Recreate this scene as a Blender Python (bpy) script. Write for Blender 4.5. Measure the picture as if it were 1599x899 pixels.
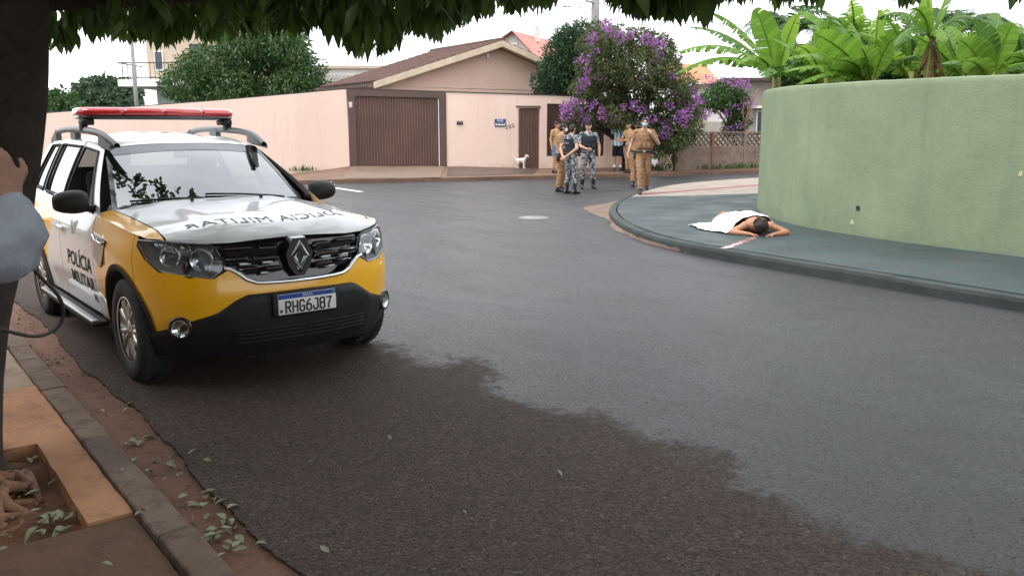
import bpy, bmesh, math, random
import numpy as np
from mathutils import Vector, Matrix, noise as mnoise
from math import sin, cos, pi, sqrt, radians

for o in list(bpy.data.objects):
    bpy.data.objects.remove(o, do_unlink=True)
scene = bpy.context.scene
COL = scene.collection
random.seed(7)
rng = np.random.default_rng(7)

# ------------------------------------------------------------------ camera
H_CAM, PITCH, FPX = 1.648, 0.1843, 1339.0
cam_d = bpy.data.cameras.new('camera')
cam_d.sensor_width = 36.0
cam_d.lens = 36.0 * FPX / 1599.0
cam_d.clip_start = 0.05
cam_d.clip_end = 3000.0
cam = bpy.data.objects.new('camera', cam_d)
cam.location = (0, 0, H_CAM)
cam.rotation_euler = (pi / 2 - PITCH, 0, 0)
COL.objects.link(cam)
scene.camera = cam

# ------------------------------------------------------------------ sky, sun, exposure
SUN_EL, SUN_AZ = radians(62), radians(-125)       # azimuth from +Y towards +X
world = bpy.data.worlds.new('World')
scene.world = world
world.use_nodes = True
wn, wl = world.node_tree.nodes, world.node_tree.links
wn.clear()
w_out = wn.new('ShaderNodeOutputWorld')
w_bg = wn.new('ShaderNodeBackground')
w_bg.inputs['Strength'].default_value = 0.15
sky = wn.new('ShaderNodeTexSky')
sky.sky_type = 'NISHITA'
sky.sun_disc = False
sky.sun_elevation = SUN_EL
sky.sun_rotation = SUN_AZ
sky.air_density = 1.0
sky.dust_density = 3.0
w_tc = wn.new('ShaderNodeTexCoord')
w_no = wn.new('ShaderNodeTexNoise')
w_no.inputs['Scale'].default_value = 2.2
w_no.inputs['Detail'].default_value = 6.0
w_ramp = wn.new('ShaderNodeValToRGB')
w_ramp.color_ramp.elements[0].position = 0.3
w_ramp.color_ramp.elements[0].color = (7.6, 7.9, 8.3, 1)
w_ramp.color_ramp.elements[1].position = 0.72
w_ramp.color_ramp.elements[1].color = (10.4, 10.5, 10.7, 1)
w_mix = wn.new('ShaderNodeMix')
w_mix.data_type = 'RGBA'
w_mix.inputs[0].default_value = 0.86            # closed cloud deck with a little sky in it
wl.new(w_tc.outputs['Generated'], w_no.inputs['Vector'])
wl.new(w_no.outputs['Fac'], w_ramp.inputs['Fac'])
wl.new(sky.outputs['Color'], w_mix.inputs[6])
wl.new(w_ramp.outputs['Color'], w_mix.inputs[7])
wl.new(w_mix.outputs[2], w_bg.inputs['Color'])
wl.new(w_bg.outputs['Background'], w_out.inputs['Surface'])

sun_d = bpy.data.lights.new('sun', 'SUN')
sun_d.energy = 1.1
sun_d.angle = radians(28)
sun_d.color = (1.0, 0.96, 0.9)
sun = bpy.data.objects.new('sun', sun_d)
sdir = Vector((sin(SUN_AZ) * cos(SUN_EL), cos(SUN_AZ) * cos(SUN_EL), sin(SUN_EL)))
sun.rotation_euler = sdir.to_track_quat('Z', 'Y').to_euler()
sun.location = (0, 0, 30)
COL.objects.link(sun)

vs = scene.view_settings
vs.view_transform = 'Standard'
vs.look = 'None'
vs.gamma = 1.0
vs.use_curve_mapping = False
vs.exposure = 0.85
scene.cycles.max_bounces = 8
scene.cycles.transparent_max_bounces = 24
scene.cycles.diffuse_bounces = 4

# ------------------------------------------------------------------ pixel <-> world
_c, _s = cos(PITCH), sin(PITCH)
def ray(px, py):
    v = (449.5 - py) / FPX
    return Vector(((px - 799.5) / FPX, _c + v * _s, -_s + v * _c))
def gp(px, py, z=0.0):                           # point on the level z
    d = ray(px, py)
    t = (z - H_CAM) / d.z
    return Vector((d.x * t, d.y * t, z))
def at(px, py, Y):                               # point at distance Y
    d = ray(px, py)
    t = Y / d.y
    return Vector((d.x * t, Y, H_CAM + d.z * t))

# ------------------------------------------------------------------ object helpers
def tag(o, label=None, cat=None, group=None, kind=None):
    if label: o['label'] = label
    if cat: o['category'] = cat
    if group: o['group'] = group
    if kind: o['kind'] = kind
    return o
def thing(name, label, cat, loc=(0, 0, 0), rz=0.0, group=None):
    o = bpy.data.objects.new(name, None)
    o.empty_display_size = 0.2
    o.location = loc
    o.rotation_euler = (0, 0, rz)
    COL.objects.link(o)
    return tag(o, label, cat, group)
def link(name, me, parent=None, loc=None, rot=None):
    o = bpy.data.objects.new(name, me)
    COL.objects.link(o)
    if parent: o.parent = parent
    if loc is not None: o.location = loc
    if rot is not None: o.rotation_euler = rot
    return o
def mesh_np(name, V, F, mats, smooth=False, fm=None):
    """V (n,3) array, F (m,4) or (m,3) array"""
    me = bpy.data.meshes.new(name)
    V = np.asarray(V, dtype=np.float32); F = np.asarray(F, dtype=np.int32)
    k = F.shape[1]
    me.vertices.add(len(V)); me.vertices.foreach_set('co', V.ravel())
    me.loops.add(F.size); me.loops.foreach_set('vertex_index', F.ravel())
    me.polygons.add(len(F))
    me.polygons.foreach_set('loop_start', np.arange(0, F.size, k, dtype=np.int32))
    me.polygons.foreach_set('loop_total', np.full(len(F), k, dtype=np.int32))
    for m in (mats if isinstance(mats, (list, tuple)) else [mats]):
        me.materials.append(m)
    if fm is not None: me.polygons.foreach_set('material_index', np.asarray(fm, dtype=np.int32))
    if smooth: me.polygons.foreach_set('use_smooth', np.ones(len(F), dtype=bool))
    me.update(calc_edges=True); me.validate()
    return me

class MB:
    """collects shapes into one mesh"""
    def __init__(s): s.v = []; s.f = []; s.m = []; s.sm = []
    def add(s, V, F, mi=0, smooth=False):
        b = len(s.v)
        s.v += [tuple(p) for p in V]
        for f in F:
            s.f.append(tuple(i + b for i in f)); s.m.append(mi); s.sm.append(smooth)
        return s
    def box(s, c, d, rz=0.0, mi=0, R=None):
        hx, hy, hz = d[0] / 2, d[1] / 2, d[2] / 2
        P = [Vector((x, y, z)) for z in (-hz, hz) for x, y in ((-hx, -hy), (hx, -hy), (hx, hy), (-hx, hy))]
        if R is None: R = Matrix.Rotation(rz, 3, 'Z')
        c = Vector(c)
        return s.add([R @ p + c for p in P], [(3, 2, 1, 0), (4, 5, 6, 7), (0, 1, 5, 4), (1, 2, 6, 5), (2, 3, 7, 6), (3, 0, 4, 7)], mi)
    def bbox(s, c, d, b=0.01, rz=0.0, mi=0, R=None, seg=2):
        bm = bmesh.new()
        bmesh.ops.create_cube(bm, size=1.0)
        for v in bm.verts: v.co = Vector((v.co.x * d[0], v.co.y * d[1], v.co.z * d[2]))
        bmesh.ops.bevel(bm, geom=bm.edges[:], offset=b, segments=seg, affect='EDGES', profile=0.5)
        if R is None: R = Matrix.Rotation(rz, 3, 'Z')
        c = Vector(c)
        bm.verts.index_update()
        s.add([R @ v.co + c for v in bm.verts], [[v.index for v in f.verts] for f in bm.faces], mi, True)
        bm.free(); return s
    def tube(s, path, rad, n=8, mi=0, cap=True, smooth=True, sy=1.0):
        path = [Vector(p) for p in path]
        if not hasattr(rad, '__len__'): rad = [rad] * len(path)
        V = []; F = []; up = None
        for i, p in enumerate(path):
            t = (path[min(i + 1, len(path) - 1)] - path[max(i - 1, 0)])
            t = t.normalized() if t.length > 1e-9 else Vector((0, 0, 1))
            if up is None:
                up = Vector((1, 0, 0)) if abs(t.z) > .8 else Vector((0, 0, 1))
            a = (up - t * up.dot(t)).normalized(); b = t.cross(a); up = a
            for k in range(n):
                th = 2 * pi * k / n
                V.append(p + a * (cos(th) * rad[i]) + b * (sin(th) * rad[i] * sy))
        for i in range(len(path) - 1):
            for k in range(n):
                k2 = (k + 1) % n
                F.append((i * n + k, i * n + k2, (i + 1) * n + k2, (i + 1) * n + k))
        if cap:
            F.append(tuple(range(n - 1, -1, -1))); F.append(tuple((len(path) - 1) * n + k for k in range(n)))
        return s.add(V, F, mi, smooth)
    def lathe(s, prof, n=24, c=(0, 0, 0), R=None, mi=0, smooth=True):
        """prof list of (r, h) spun about local Z"""
        V = []; F = []; R = R or Matrix.Identity(3); c = Vector(c)
        for r, h in prof:
            for k in range(n):
                V.append(R @ Vector((r * cos(2 * pi * k / n), r * sin(2 * pi * k / n), h)) + c)
        for i in range(len(prof) - 1):
            for k in range(n):
                k2 = (k + 1) % n
                F.append((i * n + k, i * n + k2, (i + 1) * n + k2, (i + 1) * n + k))
        return s.add(V, F, mi, smooth)
    def ball(s, c, r, n=12, m=8, mi=0, R=None):
        rx, ry, rz = (r, r, r) if not hasattr(r, '__len__') else r
        V = []; F = []; c = Vector(c); R = R or Matrix.Identity(3)
        for j in range(m + 1):
            th = pi * j / m
            for k in range(n):
                ph = 2 * pi * k / n
                V.append(R @ Vector((rx * sin(th) * cos(ph), ry * sin(th) * sin(ph), rz * cos(th))) + c)
        for j in range(m):
            for k in range(n):
                k2 = (k + 1) % n
                F.append((j * n + k, (j + 1) * n + k, (j + 1) * n + k2, j * n + k2))
        return s.add(V, F, mi, True)
    def prism(s, poly, z0, z1, mi=0):
        n = len(poly)
        V = [(p[0], p[1], z0) for p in poly] + [(p[0], p[1], z1) for p in poly]
        F = [tuple(range(n - 1, -1, -1)), tuple(range(n, 2 * n))] + [(i, (i + 1) % n, n + (i + 1) % n, n + i) for i in range(n)]
        return s.add(V, F, mi)
    def mesh(s, name, mats):
        me = bpy.data.meshes.new(name)
        me.from_pydata([tuple(p) for p in s.v], [], s.f)
        for m in (mats if isinstance(mats, (list, tuple)) else [mats]): me.materials.append(m)
        me.polygons.foreach_set('material_index', s.m)
        me.polygons.foreach_set('use_smooth', s.sm)
        me.update()
        return me
    def build(s, name, mats, parent=None, loc=None, rot=None):
        return link(name, s.mesh(name, mats), parent, loc, rot)

def clean(o, weld=0.0, normals=True):
    bm = bmesh.new(); bm.from_mesh(o.data)
    if weld: bmesh.ops.remove_doubles(bm, verts=bm.verts, dist=weld)
    if normals: bmesh.ops.recalc_face_normals(bm, faces=bm.faces)
    bm.to_mesh(o.data); bm.free(); o.data.update()
    return o
def grid(nu, nv, fn):
    V = [fn(i / nu, j / nv) for i in range(nu + 1) for j in range(nv + 1)]
    F = [(i * (nv + 1) + j, (i + 1) * (nv + 1) + j, (i + 1) * (nv + 1) + j + 1, i * (nv + 1) + j + 1) for i in range(nu) for j in range(nv)]
    return V, F
def lerp(a, b, t): return a + (b - a) * t
def interp(x, xs, ys): return float(np.interp(x, xs, ys))
def sstep(a, b, x):
    t = min(1, max(0, (x - a) / (b - a))); return t * t * (3 - 2 * t)
def resample(pts, step):
    P = [Vector(p) for p in pts]; out = [P[0]]
    for a, b in zip(P[:-1], P[1:]):
        n = max(1, int(round((b - a).length / step)))
        for k in range(1, n + 1): out.append(a.lerp(b, k / n))
    return out
def smoothline(pts, it=2):
    P = [Vector(p) for p in pts]
    for _ in range(it):                          # Chaikin
        Q = [P[0]]
        for a, b in zip(P[:-1], P[1:]): Q += [a.lerp(b, .25), a.lerp(b, .75)]
        P = Q + [P[-1]]
    return P
def text_mesh(name, body, size, depth=0.002, spacing=1.0, offset=0.0):
    cu = bpy.data.curves.new(name, 'FONT')
    cu.body = body; cu.size = size; cu.extrude = depth; cu.align_x = 'CENTER'; cu.align_y = 'CENTER'
    cu.space_character = spacing; cu.offset = offset; cu.resolution_u = 3
    o = bpy.data.objects.new(name, cu); COL.objects.link(o)
    dg = bpy.context.evaluated_depsgraph_get()
    me = bpy.data.meshes.new_from_object(o.evaluated_get(dg))
    bpy.data.objects.remove(o, do_unlink=True)
    return me

# ------------------------------------------------------------------ materials
def nodes_of(name):
    m = bpy.data.materials.new(name); m.use_nodes = True
    nt = m.node_tree
    return m, nt.nodes, nt.links, nt.nodes['Principled BSDF']
def mixc(n, l, fac, a, b):
    x = n.new('ShaderNodeMix'); x.data_type = 'RGBA'
    for i, v in ((0, fac), (6, a), (7, b)):
        if isinstance(v, (int, float)): x.inputs[i].default_value = v
        elif isinstance(v, tuple): x.inputs[i].default_value = (*v[:3], 1)
        else: l.new(v, x.inputs[i])
    return x.outputs[2]
def math_n(n, l, op, a, b=None, c=None, clamp=False):
    x = n.new('ShaderNodeMath'); x.operation = op; x.use_clamp = clamp
    for i, v in enumerate((a, b, c)):
        if v is None: continue
        if isinstance(v, (int, float)): x.inputs[i].default_value = v
        else: l.new(v, x.inputs[i])
    return x.outputs[0]
def noise_n(n, l, vec, scale, detail=4, rough=.55, dist=0.0):
    x = n.new('ShaderNodeTexNoise'); x.inputs['Scale'].default_value = scale
    x.inputs['Detail'].default_value = detail; x.inputs['Roughness'].default_value = rough
    x.inputs['Distortion'].default_value = dist
    if vec is not None: l.new(vec, x.inputs['Vector'])
    return x.outputs['Fac']
def ramp_n(n, l, fac, stops):
    r = n.new('ShaderNodeValToRGB'); e = r.color_ramp.elements
    while len(e) < len(stops): e.new(.5)
    for k, (p, c) in enumerate(stops):
        e[k].position = p
        e[k].color = (c, c, c, 1) if isinstance(c, (int, float)) else (*c, 1)
    l.new(fac, r.inputs['Fac']); return r.outputs['Color']
def pos_n(n):
    return n.new('ShaderNodeNewGeometry').outputs['Position']
def bump_n(n, l, h, strength, dist=.01, normal=None):
    b = n.new('ShaderNodeBump'); b.inputs['Strength'].default_value = strength; b.inputs['Distance'].default_value = dist
    l.new(h, b.inputs['Height'])
    if normal is not None: l.new(normal, b.inputs['Normal'])
    return b.outputs['Normal']
def M(name, col, rough=.6, metal=0.0, col2=None, vscale=4.0, var=.15, bump=0.0, bscale=60.0, spec=.5, coat=0.0, obj=False, detail=4, bdist=.01):
    m, n, l, p = nodes_of(name)
    p.inputs['Roughness'].default_value = rough; p.inputs['Metallic'].default_value = metal
    p.inputs['Specular IOR Level'].default_value = spec; p.inputs['Coat Weight'].default_value = coat
    p.inputs['Coat Roughness'].default_value = .05
    vec = n.new('ShaderNodeTexCoord').outputs['Object'] if obj else pos_n(n)
    a = col; b = col2 if col2 else tuple(min(1, c * (1 + var)) for c in col)
    if not col2: a = tuple(c * (1 - var) for c in col)
    f = ramp_n(n, l, noise_n(n, l, vec, vscale, detail), [(.32, 0.), (.68, 1.)])
    l.new(mixc(n, l, f, a, b), p.inputs['Base Color'])
    if bump: l.new(bump_n(n, l, noise_n(n, l, vec, bscale, 3), bump, bdist), p.inputs['Normal'])
    return m
def leafmat(name, cols, trans=.35, rough=.45):
    m, n, l, p = nodes_of(name)
    g = n.new('ShaderNodeNewGeometry')
    c = ramp_n(n, l, g.outputs['Random Per Island'], [(i / max(1, len(cols) - 1), c) for i, c in enumerate(cols)])
    f = noise_n(n, l, g.outputs['Position'], 1.3, 3)
    c = mixc(n, l, math_n(n, l, 'MULTIPLY', f, .5), c, tuple(x * .6 for x in cols[0]))
    l.new(c, p.inputs['Base Color']); p.inputs['Roughness'].default_value = rough
    p.inputs['Specular IOR Level'].default_value = .35
    t = n.new('ShaderNodeBsdfTranslucent'); l.new(c, t.inputs['Color'])
    mx = n.new('ShaderNodeMixShader'); mx.inputs[0].default_value = trans
    l.new(p.outputs[0], mx.inputs[1]); l.new(t.outputs[0], mx.inputs[2])
    l.new(mx.outputs[0], n['Material Output'].inputs['Surface'])
    return m
MT = {}
# ================================================================== STREET MATERIALS
def asphalt_mat():
    m, n, l, p = nodes_of('asphalt')
    pos = pos_n(n)
    sep = n.new('ShaderNodeSeparateXYZ'); l.new(pos, sep.inputs[0])
    X, Y = sep.outputs[0], sep.outputs[1]
    # distance from the edge of the dry strip kept under the tree (runs along the street)
    d = math_n(n, l, 'ADD', math_n(n, l, 'MULTIPLY', math_n(n, l, 'ADD', X, 1.0), .777),
               math_n(n, l, 'MULTIPLY', math_n(n, l, 'SUBTRACT', Y, 6.45), .629))
    far = math_n(n, l, 'MAXIMUM', math_n(n, l, 'SUBTRACT', Y, 7.6), 0.0)
    d = math_n(n, l, 'ADD', d, math_n(n, l, 'MULTIPLY', far, .55))
    wob = noise_n(n, l, pos, .9, 5, .6, .4)
    d = math_n(n, l, 'ADD', d, math_n(n, l, 'MULTIPLY', math_n(n, l, 'SUBTRACT', wob, .5), 1.5))
    fin = noise_n(n, l, pos, 14, 4, .65)
    d = math_n(n, l, 'ADD', d, math_n(n, l, 'MULTIPLY', math_n(n, l, 'SUBTRACT', fin, .5), .55))
    wet = n.new('ShaderNodeMapRange'); wet.interpolation_type = 'SMOOTHSTEP'
    wet.inputs['From Min'].default_value = -.13; wet.inputs['From Max'].default_value = .17
    l.new(d, wet.inputs['Value']); wet = wet.outputs[0]
    # aggregate
    v = n.new('ShaderNodeTexVoronoi'); v.inputs['Scale'].default_value = 85; l.new(pos, v.inputs['Vector'])
    vc = n.new('ShaderNodeSeparateColor'); l.new(v.outputs['Color'], vc.inputs[0])
    g1 = noise_n(n, l, pos, 240, 2, .6)
    big = noise_n(n, l, pos, .7, 5, .6)
    mid = noise_n(n, l, pos, 5, 4, .6)
    dry = mixc(n, l, vc.outputs[0], (.024, .018, .0145), (.100, .074, .059))
    dry = mixc(n, l, math_n(n, l, 'MULTIPLY', ramp_n(n, l, mid, [(.35, 0.), (.7, 1.)]), .6), dry, (.050, .035, .027))
    spark = ramp_n(n, l, vc.outputs[1], [(.975, 0.), (.985, 1.)])
    dry = mixc(n, l, math_n(n, l, 'MULTIPLY', spark, .25), dry, (.30, .26, .23))
    wetc = mixc(n, l, vc.outputs[0], (.009, .0095, .011), (.060, .060, .066))
    wetc = mixc(n, l, ramp_n(n, l, big, [(.35, 0.), (.7, 1.)]), wetc, (.026, .025, .026))
    wetc = mixc(n, l, math_n(n, l, 'MULTIPLY', ramp_n(n, l, noise_n(n, l, pos, .35, 4, .75, 1.5), [(.5, 0.), (.53, 1.)]), .5), wetc, (.016, .016, .017))
    vc2 = n.new('ShaderNodeTexVoronoi'); vc2.inputs['Scale'].default_value = 30; l.new(pos, vc2.inputs['Vector']); v2 = n.new('ShaderNodeSeparateColor'); l.new(vc2.outputs['Color'], v2.inputs[0])
    wetc = mixc(n, l, ramp_n(n, l, v2.outputs[1], [(.8, 0.), (.9, .3)]), wetc, (.045, .043, .042))
    l.new(mixc(n, l, wet, dry, wetc), p.inputs['Base Color'])
    # streaky film of water: long patches along the street
    along = math_n(n, l, 'SUBTRACT', math_n(n, l, 'MULTIPLY', X, .629), math_n(n, l, 'MULTIPLY', Y, .777))
    across = math_n(n, l, 'ADD', math_n(n, l, 'MULTIPLY', X, .777), math_n(n, l, 'MULTIPLY', Y, .629))
    mp = n.new('ShaderNodeCombineXYZ'); l.new(math_n(n, l, 'MULTIPLY', along, .3), mp.inputs[0]); l.new(math_n(n, l, 'MULTIPLY', across, 1.1), mp.inputs[1])
    film = noise_n(n, l, mp.outputs[0], 1.3, 10, .74, .5)
    rw = math_n(n, l, 'ADD', math_n(n, l, 'MULTIPLY', ramp_n(n, l, film, [(.40, 0.), (.62, 1.)]), .20), .12)
    rw = math_n(n, l, 'ADD', rw, math_n(n, l, 'MULTIPLY', noise_n(n, l, pos, 34, 3, .7), .16))
    rw = math_n(n, l, 'ADD', rw, math_n(n, l, 'MULTIPLY', vc.outputs[2], .24))
    rr = n.new('ShaderNodeMix'); rr.data_type = 'FLOAT'; l.new(wet, rr.inputs[0]); rr.inputs[2].default_value = .82; l.new(rw, rr.inputs[3])
    l.new(rr.outputs[0], p.inputs['Roughness'])
    sp = n.new('ShaderNodeMix'); sp.data_type = 'FLOAT'; l.new(wet, sp.inputs[0]); sp.inputs[2].default_value = .22; sp.inputs[3].default_value = .5
    l.new(sp.outputs[0], p.inputs['Specular IOR Level'])
    h = math_n(n, l, 'ADD', math_n(n, l, 'MULTIPLY', v.outputs['Distance'], -1.8), math_n(n, l, 'MULTIPLY', g1, .4))
    h = math_n(n, l, 'ADD', h, math_n(n, l, 'MULTIPLY', noise_n(n, l, pos, 26, 6, .75), 2.0))
    h = math_n(n, l, 'ADD', h, math_n(n, l, 'MULTIPLY', noise_n(n, l, mp.outputs[0], 9, 5, .7), .8))
    b = n.new('ShaderNodeBump'); b.inputs['Distance'].default_value = .006
    st_ = n.new('ShaderNodeMix'); st_.data_type = 'FLOAT'; l.new(wet, st_.inputs[0]); st_.inputs[2].default_value = .9; st_.inputs[3].default_value = .85
    l.new(st_.outputs[0], b.inputs['Strength']); l.new(h, b.inputs['Height'])
    l.new(b.outputs[0], p.inputs['Normal'])
    return m
MT['asphalt'] = asphalt_mat()
def stained(name, c1, c2, c3, rough=.75, s1=1.2, s2=7, bump=.4, bscale=90, spec=.3, r2=None):
    m, n, l, p = nodes_of(name)
    pos = pos_n(n)
    a = mixc(n, l, ramp_n(n, l, noise_n(n, l, pos, s1, 6, .65, .5), [(.35, 0.), (.65, 1.)]), c1, c2)
    f3 = ramp_n(n, l, noise_n(n, l, pos, s2, 6, .7, .3), [(.5, 0.), (.72, 1.)])
    l.new(mixc(n, l, f3, a, c3), p.inputs['Base Color'])
    if r2 is None: p.inputs['Roughness'].default_value = rough
    else:
        r = ramp_n(n, l, noise_n(n, l, pos, s1 * 1.7, 5, .6), [(.35, rough), (.65, r2)]); l.new(r, p.inputs['Roughness'])
    p.inputs['Specular IOR Level'].default_value = spec
    h = math_n(n, l, 'ADD', noise_n(n, l, pos, bscale, 4, .6), math_n(n, l, 'MULTIPLY', noise_n(n, l, pos, bscale / 8, 4, .6), 1.5))
    l.new(bump_n(n, l, h, bump, .006), p.inputs['Normal'])
    return m
MT['gutter'] = stained('gutter_concrete', (.115, .055, .034), (.165, .085, .055), (.060, .032, .022), .8)
MT['kerb_old'] = stained('old_kerb', (.105, .068, .05), (.17, .12, .092), (.055, .038, .03), .85, 2.0, 9, .6)
MT['slab_orange'] = stained('orange_concrete', (.30, .14, .07), (.42, .215, .115), (.15, .080, .048), .85, 1.9, 5, .6)
MT['slab_dark'] = stained('dark_concrete', (.085, .048, .030), (.13, .072, .045), (.055, .032, .022), .85, 1.4, 6, .5)
MT['slab_tan'] = stained('tan_concrete', (.24, .17, .12), (.32, .24, .18), (.14, .10, .075), .85, 1.4, 6, .4)
MT['soil'] = stained('soil', (.10, .045, .025), (.16, .075, .042), (.05, .025, .016), .95, 4, 15, .9, 40)
MT['root'] = stained('root_bark', (.19, .095, .055), (.27, .15, .09), (.09, .048, .03), .9, 8, 22, .7, 60)
MT['blue_pave'] = stained('blue_green_paint', (.030, .047, .050), (.050, .070, .072), (.066, .062, .056), .5, .8, 4, .35, 60, .35, .8)
MT['kerb_green'] = stained('green_kerb_paint', (.024, .034, .032), (.042, .054, .049), (.036, .029, .025), .75, 1.5, 6, .5, 60, .4)
MT['white_pave'] = stained('pale_paving', (.27, .225, .185), (.35, .30, .25), (.20, .145, .11), .6, .9, 4, .3, 50)
MT['red_line'] = stained('red_paint', (.26, .075, .06), (.34, .12, .09), (.25, .16, .13), .6, 2, 8, .2)
MT['earth_walk'] = stained('earthy_pavement', (.13, .072, .046), (.19, .11, .075), (.085, .048, .033), .7, .7, 3.5, .5, 30, .4, .45)
MT['driveway'] = stained('driveway_concrete', (.17, .12, .088), (.215, .155, .115), (.12, .078, .055), .6, .8, 5, .4, 40)
MT['dark_walk'] = stained('dark_wet_paving', (.065, .042, .032), (.10, .065, .048), (.05, .034, .027), .45, .9, 4, .4, 40)
MT['sand'] = stained('wet_sand', (.13, .085, .055), (.19, .125, .085), (.08, .055, .04), .55, 2, 9, .6, 60)
MT['earth'] = stained('earth', (.10, .08, .045), (.13, .11, .06), (.06, .07, .03), .95, .2, 1.2, .5, 8)
MT['white_mark'] = M('road_paint', (.55, .55, .53), .6, var=.2, vscale=9)
MT['manhole'] = stained('manhole_metal', (.20, .19, .18), (.27, .26, .25), (.13, .12, .11), .5, 3, 12, .3, 60)

def sheet(name, poly, z, mat, kind='structure', skirt=0.0, zs=None, loc=None):
    bm = bmesh.new()
    vs_ = [bm.verts.new((p[0], p[1], z if zs is None else zs[i])) for i, p in enumerate(poly)]
    f = bm.faces.new(vs_)
    if f.normal.z < 0: pass
    bm.normal_update()
    if f.normal.z < 0: f.normal_flip()
    if skirt:
        lo = [bm.verts.new((v.co.x, v.co.y, v.co.z - skirt)) for v in vs_]
        n_ = len(vs_)
        for i in range(n_):
            bm.faces.new((vs_[i], vs_[(i + 1) % n_], lo[(i + 1) % n_], lo[i]))
    bmesh.ops.triangulate(bm, faces=[x for x in bm.faces if len(x.verts) > 4])
    bmesh.ops.recalc_face_normals(bm, faces=bm.faces)
    me = bpy.data.meshes.new(name); bm.to_mesh(me); bm.free()
    if me.polygons and max(me.polygons, key=lambda q: q.area).normal.z < 0: me.flip_normals()
    me.materials.append(mat)
    o = link(name, me)
    if kind: o['kind'] = kind
    return o

# ================================================================== GROUND, ROAD, KERBS
P0 = Vector((-.98, 2.78)); DK = Vector((.612, -.791)); NK = Vector((.791, .612))
def st(s, t, z=0.0):
    q = P0 + DK * s + NK * t
    return Vector((q.x, q.y, z))

gm = MB(); R_ = 900
gm.add([(-R_, -R_, -.12), (R_, -R_, -.12), (R_, R_, -.12), (-R_, R_, -.12)], [(0, 1, 2, 3)])
tag(gm.build('ground', MT['earth']), kind='structure')

# road: its near edge is ragged where the asphalt stops short of the kerb
rr_ = random.Random(3)
edge = []
for k in range(0, 520):
    s = 6 - k * .045
    edge.append(st(s, .27 + .025 * sin(s * 2.1) + .010 * sin(s * 7.7 + 1) + rr_.uniform(-.008, .008)))
poly = [(p.x, p.y) for p in edge] + [(-45, 26), (-45, 60), (60, 60), (60, -12), (10, -12)]
sheet('road', poly, 0.0, MT['asphalt'], skirt=.05)
sheet('gutter', [(st(6, -.3).x, st(6, -.3).y), (st(6, .45).x, st(6, .45).y), (st(-17, .45).x, st(-17, .45).y), (st(-17, -.3).x, st(-17, -.3).y)], -.016, MT['gutter'])

# near kerb: worn concrete stones one by one
kerb = MB(); kerb.box((0, 0, -.03), (.02, .02, .02))
kb = bpy.data.objects.new('near_kerb', None); COL.objects.link(kb); kb['kind'] = 'structure'
s = 4.2; i = 0
while s > -15:
    L = rr_.uniform(.95, 1.35)
    c = st(s - L / 2, -.066 + rr_.uniform(-.008, .008), .035 + rr_.uniform(-.008, .008))
    mb = MB()
    Rk = Matrix.Rotation(math.atan2(DK.y, DK.x) + rr_.uniform(-.012, .012), 3, 'Z') @ Matrix.Rotation(rr_.uniform(-.04, .04), 3, 'X') @ Matrix.Rotation(rr_.uniform(-.008, .008), 3, 'Y')
    bm = bmesh.new(); bmesh.ops.create_cube(bm, size=1)
    for v in bm.verts: v.co = Vector((v.co.x * (L - .012), v.co.y * .132, v.co.z * .16))
    bmesh.ops.subdivide_edges(bm, edges=[e for e in bm.edges if abs(e.verts[0].co.x - e.verts[1].co.x) > .1], cuts=7)
    bmesh.ops.bevel(bm, geom=[e for e in bm.edges if e.is_manifold and e.calc_face_angle(0) > .5], offset=.006, segments=1, affect='EDGES')
    for v in bm.verts:
        nz = mnoise.noise(Vector((v.co.x * 6 + i * 9, v.co.y * 7, v.co.z * 7)))
        v.co += Vector((0, nz * .007, nz * .006)) + Vector((0, 0, .006 * mnoise.noise(v.co * 25)))
    me = bpy.data.meshes.new('kerb_stone'); 
    for f in bm.faces: f.smooth = False
    bm.to_mesh(me); bm.free(); me.materials.append(MT['kerb_old'])
    o = link('kerb_stone', me, kb, c); o.rotation_euler = Rk.to_euler()
    s -= L; i += 1

# near pavement slabs, z .10; square tree pit left open
def slab(name, quad, mat, z=.10, jag=.003, parent=None):
    pts = []
    for a, b in zip(quad, quad[1:] + quad[:1]):
        n_ = max(2, int(math.hypot(b[0] - a[0], b[1] - a[1]) / .09))
        for k in range(n_):
            t = k / n_
            pts.append(st(lerp(a[0], b[0], t) + rr_.uniform(-jag, jag), lerp(a[1], b[1], t) + rr_.uniform(-jag, jag)))
    o = sheet(name, [(p.x, p.y) for p in pts], z, mat, skirt=.1)
    if parent: o.parent = parent; del o['kind']
    return o
pv = bpy.data.objects.new('near_pavement', None); COL.objects.link(pv); pv['kind'] = 'structure'
PIT = (-1.86, -.76, -1.32, -.315)                # s0 s1 t0 t1
slab('slab', [(-.735, -.145), (4, -.145), (4, -3.2), (-.735, -3.2)], MT['slab_dark'], .094, parent=pv)
slab('slab', [(-2.95, -.145), (-.75, -.145), (-.75, PIT[3]), (PIT[0], PIT[3]), (PIT[0], -3.2), (-2.95, -3.2)], MT['slab_orange'], .105, parent=pv)
slab('slab', [(PIT[0] + .002, PIT[2]), (-.75, PIT[2]), (-.75, -3.2), (PIT[0] + .002, -3.2)], MT['slab_orange'], .103, parent=pv)
for k in range(6):
    a = -2.965 - k * 2.0
    slab('slab', [(a - 1.985, -.145), (a, -.145), (a, -3.2), (a - 1.985, -3.2)], MT['slab_tan'], .100 + rr_.uniform(-.006, .006), parent=pv)
V, F = grid(30, 30, lambda u, v: (lambda q: (q.x, q.y, .035 + .04 * mnoise.noise(Vector((q.x * 4, q.y * 4, 0))) + .02 * mnoise.noise(Vector((q.x * 14, q.y * 14, 3)))))(st(lerp(PIT[0] - .05, PIT[1] + .05, u), lerp(PIT[2] - .05, PIT[3] + .05, v))))
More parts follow.
